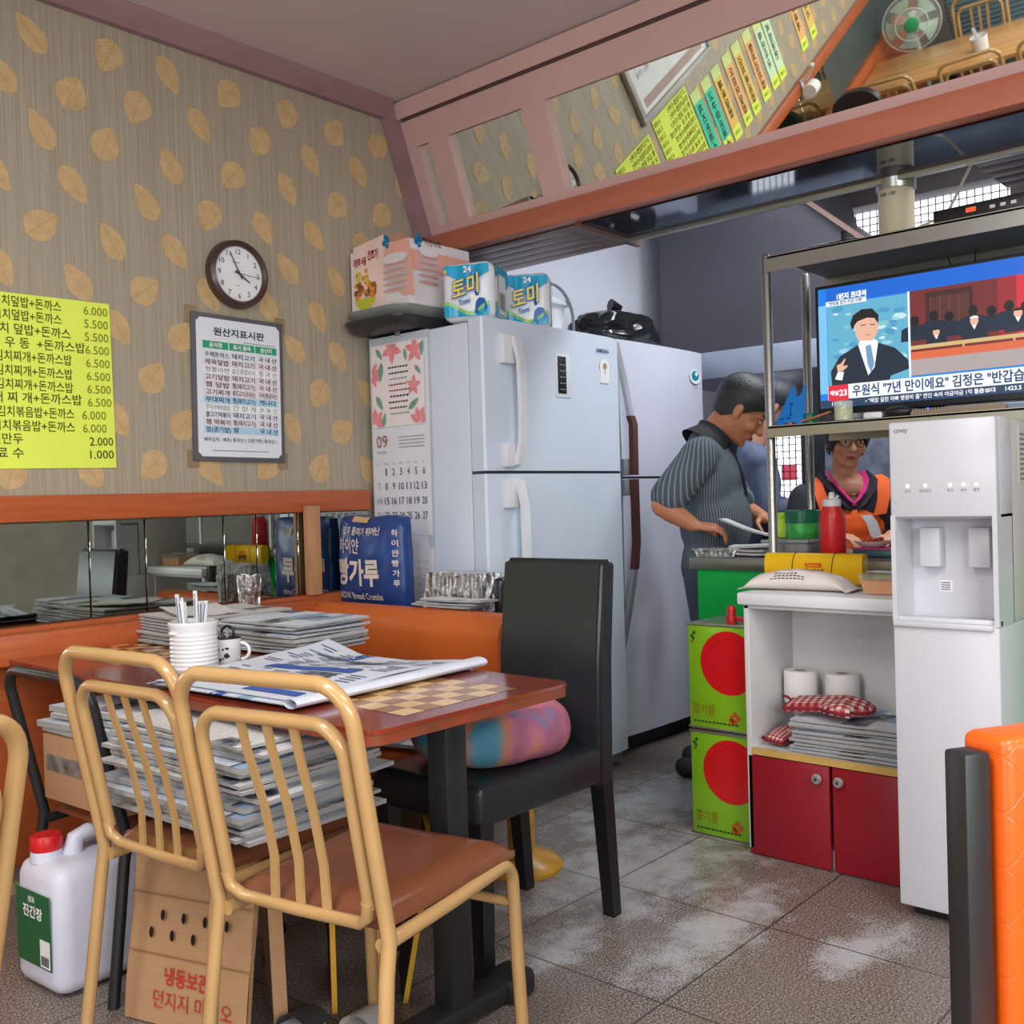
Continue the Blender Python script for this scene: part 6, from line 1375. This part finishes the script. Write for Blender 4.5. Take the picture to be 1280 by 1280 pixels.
def face_parts(t, T, mh, dark, gray=False):
    b = MB(); b.T = T.copy(); b.mat(simple('eye_white', (222, 218, 210), .2, var=0))
    for s in (-1, 1): b.ell((.084, .032 * s, .001), (.006, .013, .0055))
    b.mat(simple('iris_dark', (28, 20, 16), .15, var=0))
    for s in (-1, 1): b.ell((.0885, .031 * s, .001), (.0025, .0052, .0052))
    build('eyes', b, t)
    b = MB(); b.T = T.copy(); b.mat(mh)
    for s in (-1, 1): b.strip([(.090, .014 * s, .026), (.090, .032 * s, .030), (.078, .054 * s, .024)], .004, .007, Z_); b.strip([(.088, .018 * s, .0065), (.089, .032 * s, .009), (.082, .047 * s, .004)], .002, .002, Z_)
    build('eyebrows', b, t)
    b = MB(); b.T = T.copy(); b.mat(simple('lip_tone', dark, .4)); b.ell((.0925, 0, -.0625), (.0075, .022, .0042)); b.ell((.091, 0, -.0705), (.007, .018, .0045)); build('lips', b, t)
def hair_cap(t, T, mh, front=.075, low=-.06, puff=1.06, side=.0):
    b = MB(); b.T = T.copy(); b.mat(mh)
    def hf(u, v):
        a = u * 2 * PI; back = (1 - math.cos(a)) / 2      # 0 front .. 1 back
        lim = front * (1 - back) ** 1.5 + low * (1 - (1 - back) ** 1.5) + side * math.sin(a) ** 2
        pm = math.acos(max(-.98, min(.98, (lim - .035) / (.094 * puff)))); ph = pm * v; sn = math.sin(min(ph, PI / 2)) if ph < PI / 2 else 1 - .25 * (ph - PI / 2)
        x = -.012 + .104 * puff * sn * math.cos(a); y = .084 * puff * sn * math.sin(a); z = .035 + .094 * puff * math.cos(ph)
        k = noise.noise(Vector((x * 30, y * 30, z * 12))) * .004
        return (x * (1 + k * 4), y * (1 + k * 4), z + k)
    b.grid(hf, 40, 22, closeu=True); bmesh.ops.remove_doubles(b.bm, verts=b.bm.verts, dist=.0006)
    return build('hair', b, t, 80)
def hand(b, wrist, d, n, curl=.6, s=1.0, flip=1):
    w = Vector(wrist); d = Vector(d).normalized(); n = (Vector(n) - d * Vector(n).dot(d)).normalized(); sd = d.cross(n).normalized() * flip
    for q in (-.028, -.010, .010, .028): b.cap(w + d * .005 + sd * q * .7 * s, w + d * .078 * s + sd * q * s, .013 * s, .0125 * s, 10)
    for q, L in ((-.030, .062), (-.010, .074), (.011, .080), (.031, .068)):
        p0 = w + d * .078 * s + sd * q * s; L *= s; a = curl; 
        p1 = p0 + (d * math.cos(a * .5) + n * math.sin(a * .5)) * L * .45; p2 = p1 + (d * math.cos(a * 1.3) + n * math.sin(a * 1.3)) * L * .32; p3 = p2 + (d * math.cos(a * 2.0) + n * math.sin(a * 2.0)) * L * .26
        b.cap(p0, p1, .0092 * s, .0086 * s, 8); b.cap(p1, p2, .0086 * s, .0078 * s, 8); b.cap(p2, p3, .0078 * s, .0064 * s, 8)
    p0 = w + d * .022 * s + sd * .030 * s; p1 = p0 + (d * .6 + sd * .62 + n * .35).normalized() * .036 * s; p2 = p1 + (d * .85 + sd * .15 + n * .5).normalized() * .030 * s; p3 = p2 + (d * .8 + n * .6 - sd * .1).normalized() * .024 * s
    b.cap(p0, p1, .0125 * s, .011 * s, 8); b.cap(p1, p2, .0105 * s, .0095 * s, 8); b.cap(p2, p3, .0095 * s, .0078 * s, 8)
def frame_at(base, yaw):
    M = Matrix.Translation(Vector(base)) @ Matrix.Rotation(yaw, 4, 'Z'); return M.inverted()
def HT(c, pitch, yaw=0.0, roll=0.0, s=1.0):   # head frame: pitch > 0 looks down
    return Matrix.Translation(Vector(c)) @ Matrix.Rotation(yaw, 4, 'Z') @ Matrix.Rotation(pitch, 4, 'Y') @ Matrix.Rotation(roll, 4, 'X') @ Matrix.Scale(s, 4)
def legs(b, hip_z, dx=0.0, fat=1.0):
    for s in (-1, 1): b.cap((0, .085 * s, hip_z), (.02 + dx, .09 * s, .47), .095 * fat, .066 * fat); b.cap((.02 + dx, .09 * s, .47), (-.01 + dx, .095 * s, .10), .064 * fat, .05 * fat)
def shoes(t, m, dx=0.0):
    for s in (-1, 1):
        b = MB().mat(m); b.cap((-.05 + dx, .095 * s, .042), (.12 + dx, .10 * s, .038), .041, .038); 
        for v in b.bm.verts: v.co.z = max(.001, v.co.z)
        build('shoe', b, t)

# the man in the striped shirt
yaw = math.radians(-66); base = (3.60, 2.12, 0)
F = frame_at(base, yaw); L = lambda x, y, z: F @ Vector((x, y, z))
t = thing('person', 'person in grey pinstriped short sleeved shirt leaning over the counter with paper menus', 'person', base, yaw)
sk_m = m_skin('tanned_skin', (196, 136, 98)); hr_m = m_hair('black_hair', (20, 22, 24))
hc = L(3.682, 1.999, 1.472); TH_ = HT(hc, math.radians(40), math.radians(4), 0, 1.10)
sR, eR, wR = L(3.42, 2.05, 1.275), L(3.285, 2.131, 1.096), L(3.345, 2.035, 1.018)
sL_, eL, wL = L(3.78, 2.20, 1.275), L(3.90, 2.12, 1.06), L(3.84, 2.0, 1.03)
b = MB().mat(sk_m); head(b, TH_); nb = L(3.603, 2.088, 1.368)
b.cap(TH_ @ Vector((-.03, 0, -.05)), nb, .054, .060); b.ell((.0, 0, 1.2), (.09, .15, .16)); b.ell((0, 0, .98), (.10, .14, .18))
b.cap(nb, sR, .04, .045); b.cap(nb, sL_, .04, .045)
for s0, e0, w0 in ((sR, eR, wR), (sL_, eL, wL)): b.cap(s0, e0, .052, .043); b.cap(e0, e0 + (w0 - e0) * .35, .045, .044); b.cap(e0 + (w0 - e0) * .35, w0, .044, .029)
hd = L(3.395, 1.965, 1.005) - wR; hand(b, wR, hd, (0, .2, -1), .75, 1.08, 1); hand(b, wL, L(3.80, 1.93, 1.02) - wL, (0, 0, -1), .35, 1.05, -1)
legs(b, .80, 0, .8)
bd = remesh(b, .0065, 5); build('body', bd, t, 180)
face_parts(t, TH_, hr_m, (150, 84, 72)); hair_cap(t, TH_, hr_m, .070, -.085, 1.07, -.004)
M_str = m_stripe(); M_col = simple('black_collar_cloth', (26, 28, 32), .8)
b = MB().mat(M_str); b.ell((.01, 0, 1.19), (.128, .192, .165)); b.ell((.030, 0, 1.02), (.148, .178, .19)); b.ell((.01, 0, .86), (.122, .176, .14)); b.cap((0, -.10, 1.275), (0, .10, 1.275), .085, .085)
b.cap(nb + Vector((-.025, 0, -.035)), (0, 0, 1.25), .082, .12)
for q in (-1, 1): b.cap(nb + Vector((-.03, .04 * q, -.045)), (-.01, .14 * q, 1.285), .05, .075)
for s0 in (sR, sL_): b.cap(nb + Vector((-.025, 0, -.055)), s0 + Vector((0, 0, .005)), .07, .075)
for s0, e0 in ((sR, eR), (sL_, eL)): b.cap(s0 + Vector((0, 0, -.005)), s0 + (e0 - s0) * .80, .078, .076)
sh = remesh(b, .009, 7); bmesh.ops.bisect_plane(sh.bm, geom=sh.bm.verts[:] + sh.bm.edges[:] + sh.bm.faces[:], plane_co=(0, 0, .755), plane_no=(0, 0, -1), clear_outer=True); build('shirt', sh, t, 180)
b = MB().mat(M_col); cd = (TH_ @ Vector((-.02, 0, -.06)) - nb).normalized(); e1 = cd.orthogonal().normalized(); e2 = cd.cross(e1)
def colr(u, v):
    a = u * 2 * PI; r = .078 + .030 * (1 - min(1, v * 1.4)) + .010 * (v > .7) * (v - .7); h = -.062 + .078 * v
    return tuple(nb + cd * h + e1 * (math.cos(a) * r) + e2 * (math.sin(a) * r))
b.grid(colr, 32, 10, closeu=True)
b.strip([(.108, .01, 1.30), (.140, .01, 1.21), (.156, .01, 1.12)], .035, .012, Y_); build('collar', b, t)
b = MB().mat(simple('slate_trousers', (66, 74, 88), .8, bump=.2, bscale=14)); b.ell((0, 0, .84), (.115, .155, .12)); legs(b, .80); tr = remesh(b, .010, 5); build('trousers', tr, t, 180)
shoes(t, simple('dark_shoe', (34, 34, 38), .5), -.055)
b = MB().mat(M_white); p0 = TH_ @ Vector((.092, .01, -.066)); p1 = TH_ @ Vector((.135, .03, -.085)); b.tube([p0, p1], .0028, 6); o = build('toothpick', b); o.matrix_world = Matrix.Translation(Vector(base)) @ Matrix.Rotation(yaw, 4, 'Z'); tag(o, 'thin white stick held in the mouth of the man in the striped shirt', 'toothpick')
b = newspaper(.13, .20, .006, 95, simple('menu_white', (224, 228, 232), .6, var=.04), .008); o = solo('paper_menu', b, 'white paper menu held in the hand of the man in the striped shirt', 'menu', (3.420, 1.842, .996), math.radians(-8), 'paper menus on the counter'); o.rotation_euler = (math.radians(18), math.radians(8), math.radians(10))

# the woman in the orange apron
base = (4.12, 1.76, 0); yaw = math.atan2(-.62, -.78)
F = frame_at(base, yaw); L = lambda x, y, z: F @ Vector((x, y, z))
t = thing('person', 'person in orange apron and glasses standing behind the serving counter', 'person', base, yaw)
sk_w = m_skin('warm_skin', (208, 156, 128)); hr_w = m_hair('short_black_hair', (24, 22, 24))
TH_ = HT((.035, 0, 1.353), math.radians(15), 0, math.radians(-3), 1.0)
b = MB().mat(sk_w); head(b, TH_); b.cap((.0, 0, 1.29), (-.02, 0, 1.17), .05, .058); b.ell((.0, 0, 1.08), (.09, .14, .13)); b.ell((0, 0, .92), (.10, .13, .16)); b.cap((-.02, 0, 1.16), (0, -.15, 1.11), .05, .05); b.cap((-.02, 0, 1.16), (0, .15, 1.11), .05, .05); b.ell((.05, 0, 1.14), (.05, .07, .05))
arms = []
for s, e0, w0 in ((-1, (.05, -.23, .92), (.16, -.10, .955)), (1, (.04, .235, .91), (.20, .12, .945))):
    s0, e0, w0 = Vector((0, .175 * s, 1.10)), Vector(e0), Vector(w0); arms.append((s0, e0, w0)); b.cap(s0, e0, .046, .040); b.cap(e0, w0, .040, .027); hand(b, w0, Vector((.06, -.05 * s, -.01)), (0, 0, -1), .6, .95, -s)
legs(b, .80, 0, .8); build('body', remesh(b, .0065, 5), t, 180)
face_parts(t, TH_, hr_w, (150, 70, 70)); hair_cap(t, TH_, hr_w, .066, -.085, 1.2, -.075)
b = MB().mat(simple('glasses_frame', (60, 44, 44), .3)); b.T = TH_.copy()
for s in (-1, 1): b.tube([(.100 - .012 * (math.cos(a) * s > .5), .033 * s + math.cos(a) * .024, .000 + math.sin(a) * .019) for a in [k * 2 * PI / 24 for k in range(24)]], .0016, 6, closed=True); b.tube([(.092, .057 * s, .004), (.04, .080 * s, .008), (-.01, .084 * s, .0)], .0016, 6)
b.tube([(.1, -.009, .004), (.104, 0, .007), (.1, .009, .004)], .0016, 6); build('glasses', b, t)
M_navy = simple('navy_blouse', (38, 38, 48), .8, bump=.2, bscale=20)
b = MB().mat(M_navy); b.ell((0, 0, 1.06), (.115, .185, .14)); b.ell((0, 0, .90), (.125, .17, .18)); b.cap((0, -.12, 1.115), (0, .12, 1.115), .068, .068)
for s0, e0, w0 in arms: b.cap(s0, e0, .066, .058); b.cap(e0, e0 + (w0 - e0) * .4, .058, .05)
so = remesh(b, .009, 6)
# open V neckline
kill = [f for f in so.bm.faces if (lambda c: c.x > .02 and c.z > 1.085 + abs(c.y) * 1.15)(f.calc_center_median())]
bmesh.ops.delete(so.bm, geom=kill, context='FACES'); build('blouse', so, t, 180)
b = MB().mat(simple('pink_lining', (236, 60, 150), .7))
for s in (-1, 1): b.strip([(-.01, .066 * s, 1.205), (.068, .060 * s, 1.165), (.108, .038 * s, 1.12), (.118, .008 * s, 1.082)], .04, .008, (0, .6, .5 * s))
build('pink_collar', b, t)
b = MB().mat(M_navy)
for s in (-1, 1): b.strip([(-.04, .085 * s, 1.20), (.055, .095 * s, 1.165), (.105, .075 * s, 1.115), (.120, .03 * s, 1.06)], .045, .012, (0, .7, .5 * s))
build('blouse_collar', b, t)
b = MB().mat(simple('gold_chain', (190, 150, 80), .3, .9)); b.tube([(.075 + .04 * math.cos(a), .055 * math.sin(a), 1.155 - .04 * math.cos(a)) for a in [-1.3 + k * 2.6 / 14 for k in range(15)]], .0013, 6); b.ell((.118, 0, 1.113), (.004, .005, .006)); build('necklace', b, t)
M_apr = simple('orange_apron_cloth', (236, 96, 26), .75, bump=.25, bscale=16)
b = MB().mat(M_apr); b.ell((.012, 0, .98), (.125, .150, .13)); b.ell((.012, 0, .86), (.133, .178, .16)); b.ell((.01, 0, .68), (.14, .175, .16)); ap = remesh(b, .009, 5)
bmesh.ops.bisect_plane(ap.bm, geom=ap.bm.verts[:] + ap.bm.edges[:] + ap.bm.faces[:], plane_co=(0, 0, 1.062), plane_no=(0, 0, 1), clear_outer=True); bmesh.ops.bisect_plane(ap.bm, geom=ap.bm.verts[:] + ap.bm.edges[:] + ap.bm.faces[:], plane_co=(.0, 0, 0), plane_no=(-1, 0, 0), clear_outer=True); build('apron', ap, t, 180)
b = MB().mat(M_apr)
for s in (-1, 1): b.strip([(.105, .105 * s, 1.03), (.098, .125 * s, 1.10), (.055, .138 * s, 1.168), (-.03, .135 * s, 1.19)], .052, .008, (0, 1, .15 * s))
build('apron_straps', b, t)
b = MB().mat(simple('dark_trousers', (44, 46, 54), .8)); b.ell((0, 0, .80), (.11, .155, .12)); legs(b, .78); build('trousers', remesh(b, .011, 4), t, 180); shoes(t, simple('dark_shoe', (34, 34, 38), .5))
b = MB().mat(simple('receipt_grey', (190, 192, 200), .6)); b.strip([(.16, -.005, 1.03), (.168, .015, 1.0), (.165, .03, .96), (.17, .04, .925)], .05, .002, (0, 1, .0)); o = build('paper_ribbon', b); o.matrix_world = Matrix.Translation(Vector(base)) @ Matrix.Rotation(yaw + .25, 4, 'Z'); tag(o, 'curled grey printed paper strip in front of the orange apron', 'receipt')

# the person behind the post
base = (4.312, 2.284, 0); yaw = math.atan2(-.78, .62)
F = frame_at(base, yaw); L = lambda x, y, z: F @ Vector((x, y, z))
t = thing('person', 'person in blue grey shirt and dark apron half hidden behind the rack post', 'person', base, yaw)
hr_t = m_hair('dark_blue_black_hair', (38, 40, 50))
TH_ = HT((.10, 0, 1.535), math.radians(36), 0, 0, 1.0)
b = MB().mat(sk_w); head(b, TH_); b.cap(TH_ @ Vector((-.02, 0, -.06)), (-.01, 0, 1.33), .05, .06); b.ell((0, 0, 1.19), (.09, .15, .15)); b.ell((0, 0, .98), (.10, .14, .18))
arms = []
for s, e0, w0 in ((-1, (.02, -.23, 1.05), (.17, -.19, 1.06)), (1, (.10, .20, 1.06), (.27, .06, 1.07))):
    s0, e0, w0 = Vector((0, .18 * s, 1.27)), Vector(e0), Vector(w0); arms.append((s0, e0, w0)); b.cap((-.01, 0, 1.30), s0, .04, .045); b.cap(s0, e0, .048, .042); b.cap(e0, w0, .042, .028); hand(b, w0, (.09, .06 * -s, -.01), (0, 0, -1), .5, .98, -s)
legs(b, .82, 0, .8); build('body', remesh(b, .007, 5), t, 180); face_parts(t, TH_, hr_t, (150, 80, 76)); hair_cap(t, TH_, hr_t, .07, -.06, 1.10)
b = MB().mat(simple('blue_grey_shirt', (96, 108, 136), .8, bump=.3, bscale=12)); b.ell((0, 0, 1.17), (.12, .185, .165)); b.ell((0, 0, .97), (.13, .17, .2)); b.cap((0, -.12, 1.27), (0, .12, 1.27), .075, .075); b.cap((-.01, 0, 1.33), (0, 0, 1.2), .07, .1)
for s0, e0, w0 in arms: b.cap((-.015, 0, 1.315), s0, .06, .07); b.cap(s0, e0, .064, .060); b.cap(e0, e0 + (w0 - e0) * .35, .06, .05)
build('shirt', remesh(b, .009, 6), t, 180)
b = MB().mat(simple('black_apron_cloth', (28, 30, 34), .75)); b.ell((.012, 0, 1.03), (.132, .155, .16)); b.ell((.012, 0, .86), (.14, .18, .2)); ap = remesh(b, .009, 5)
bmesh.ops.bisect_plane(ap.bm, geom=ap.bm.verts[:] + ap.bm.edges[:] + ap.bm.faces[:], plane_co=(0, 0, 0), plane_no=(-1, 0, 0), clear_outer=True); apo = build('apron', ap, t, 180)
b = MB().mat(M_paper); b.text('우리', (.146, .05, 1.10), Vector((0, 1, 0)), Z_, .03, 'C', .03); build('apron_lettering', b, apo)
b = MB().mat(simple('dark_trousers', (44, 46, 54), .8)); b.ell((0, 0, .80), (.11, .155, .12)); legs(b, .78); build('trousers', remesh(b, .011, 4), t, 180); shoes(t, simple('dark_shoe', (34, 34, 38), .5))
# ---------------------------------------------------------------- the far dining area, seen in the mirrors
t = thing('dining_table', 'long pale striped wooden table seen in the slanted mirror with gold chairs', 'table', (-1.78, 2.13, 0))
M_strip = m_wood('striped_pale_wood', (176, 124, 70), (216, 168, 108), (26, 1.2, 4), .25, .4)
b = MB().mat(M_strip); b.box(-.32, .32, -.90, .93, .69, .72, .006); build('tabletop', b, t)
for y in (-.205, .32):
    b = MB().mat(M_bmetal); b.box(-.035, .035, y - .03, y + .03, .03, .69); build('column', b, t); b = MB().mat(M_bmetal); b.box(-.24, .24, y - .03, y + .03, 0, .06, .012); build('foot_bar', b, t)
for i, (x, y, rz) in enumerate(((-1.56, 2.735, 184), (-1.54, 2.19, 176), (-1.53, 1.66, 181))):
    dup(ch, (x, y, 0), math.radians(rz), 'gold tube chair on the wooden table near side in the mirror, ' + ('closest to the wall', 'second from the wall', 'third from the wall')[i], 'gold tube chairs')
dup(ch, (-2.26, 2.40, 0), math.radians(4), 'gold tube chair on the far side of the wooden table, beside the green hubbed fan', 'gold tube chairs')
t = thing('utensil_cup', 'white cup of wrapped straws on the pale wooden table in the mirror', 'cup', (-1.70, 2.20, .7205))
b = MB().mat(Mcer); b.lathe([(0, 0), (.05, 0), (.058, .10), (.054, .10), (.046, .01), (0, .01)], 28); build('cup_body', b, t)
b = MB().mat(Mwr); b.strip([(0, 0, .03), (.02, .01, .17)], .012, .004, Y_); b.strip([(0, .01, .03), (-.01, .03, .16)], .012, .004, Y_); o = build('paper_napkin_sticks', b); o.location = t.location; tag(o, 'white paper sticks standing in the cup on the wooden table', 'straw')
t = thing('desk_fan', 'white standing fan with a green hub behind the wooden table', 'fan', (-2.36, 2.82, 0), math.radians(-12))
Mfw = simple('fan_white', (214, 222, 214), .4); Mfg = simple('fan_green', (50, 168, 104), .4); Mfb = simple('fan_blade_plastic', (186, 212, 196), .35)
b = MB().mat(Mfw); b.lathe([(0, 0), (.17, 0), (.17, .02), (.04, .05), (.02, .06), (.02, .75), (0, .75)], 28); build('stand', b, t)
b = MB().mat(Mfw); b.cap((-.12, 0, .86), (.0, 0, .86), .05, .045); build('motor', b, t)
b = MB().mat(Mfb)
for k in range(5):
    a0 = k * 2 * PI / 5; b.grid(lambda u, v, a0=a0: (.03 + .03 * (v - .5), math.cos(a0 + (v - .5) * .9 * (.4 + .6 * u)) * (.04 + .15 * u), .86 + math.sin(a0 + (v - .5) * .9 * (.4 + .6 * u)) * (.04 + .15 * u)), 5, 6)
build('blades', b, t)
b = MB().mat(Mfw)
for k in range(80):
    a = k * 2 * PI / 80; b.tube([(.075, math.cos(a) * .05, .86 + math.sin(a) * .05), (.06, math.cos(a) * .15, .86 + math.sin(a) * .15), (.02, math.cos(a) * .215, .86 + math.sin(a) * .215), (-.03, math.cos(a) * .2, .86 + math.sin(a) * .2)], .0012, 4)
for rr_, xx in ((.215, .02), (.12, .066)): b.tube([(xx, math.cos(a) * rr_, .86 + math.sin(a) * rr_) for a in [k * 2 * PI / 40 for k in range(40)]], .004, 6, closed=True)
build('grille', b, t)
b = MB().mat(Mfg); b.lathe([(0, .070), (.055, .070), (.055, .082), (.04, .088), (0, .09)], 28, (0, 0, .86), 'X'); build('hub_badge', b, t)
t = thing('louvred_unit', 'blue grey louvred floor unit behind the fan and the far gold chair', 'louvre', (-2.80, 2.35, 0))
Mlv = simple('louvre_blue_grey', (112, 136, 146), .5)
b = MB().mat(Mlv); b.box(-.10, .0, -.35, .35, 0, .95, .006); un = build('casing', b, t)
b = MB().mat(Mlv)
for k in range(24): b.box(.0, .018, -.33, .33, .06 + k * .036, .082 + k * .036)
lo = build('louvres', b, un)
t = thing('red_sofa', 'red upholstered seat at the far end of the wooden table, seen in the mirror corner', 'sofa', (-2.60, 1.50, 0))
Mrs = m_leather('red_upholstery', (196, 44, 54), .5)
b = MB().mat(Mrs); b.box(-.30, .2, -.5, .42, .0, .44, .03, 3); build('seat', b, t); b = MB().mat(Mrs); b.box(-.36, -.2, -.5, .42, .3, .92, .04, 3); build('backrest', b, t)
t = thing('parsons_chair', 'black rounded high back chair by the wall, seen at the bottom edge of the mirror', 'chair', (-.68, 2.82, 0))
b = MB().mat(M_bleath); b.box(-.19, .2, -.18, .18, .38, .47, .02, 3); build('seat', b, t)
b = MB().mat(M_bleath); b.prism([(-.17, .38), (.17, .38)] + [(math.cos(a) * .17, .86 + math.sin(a) * .13) for a in [k * PI / 14 for k in range(15)]], lambda u, v, w: (-.24 + .06 * w, u, v)); build('backrest', b, t, 50)
for sx in (-.17, .17):
    for sy in (-.15, .15): b = MB().mat(M_black); b.box(sx - .018, sx + .018, sy - .018, sy + .018, 0, .385); build('leg', b, t)
t = thing('paper_roll_holder', 'white wall mounted roll holder on the orange rail, seen in the mirror', 'roll holder', (-.78, 3.094, 1.15))
b = MB().mat(M_white); b.box(-.02, .02, -.012, 0, -.09, .05, .004); b.strip([(0, -.01, .04), (0, -.06, .05), (0, -.09, .09), (.02, -.12, .13)], .022, .016, X_); b.cap((0.02, -.12, .13), (.05, -.13, .14), .016, .018); build('bracket', b, t)
b = MB().mat(Mroll); b.lathe([(.014, -.05), (.048, -.05), (.048, .05), (.014, .05)], 24, (0, -.06, -.03), 'X'); build('roll', b, t)
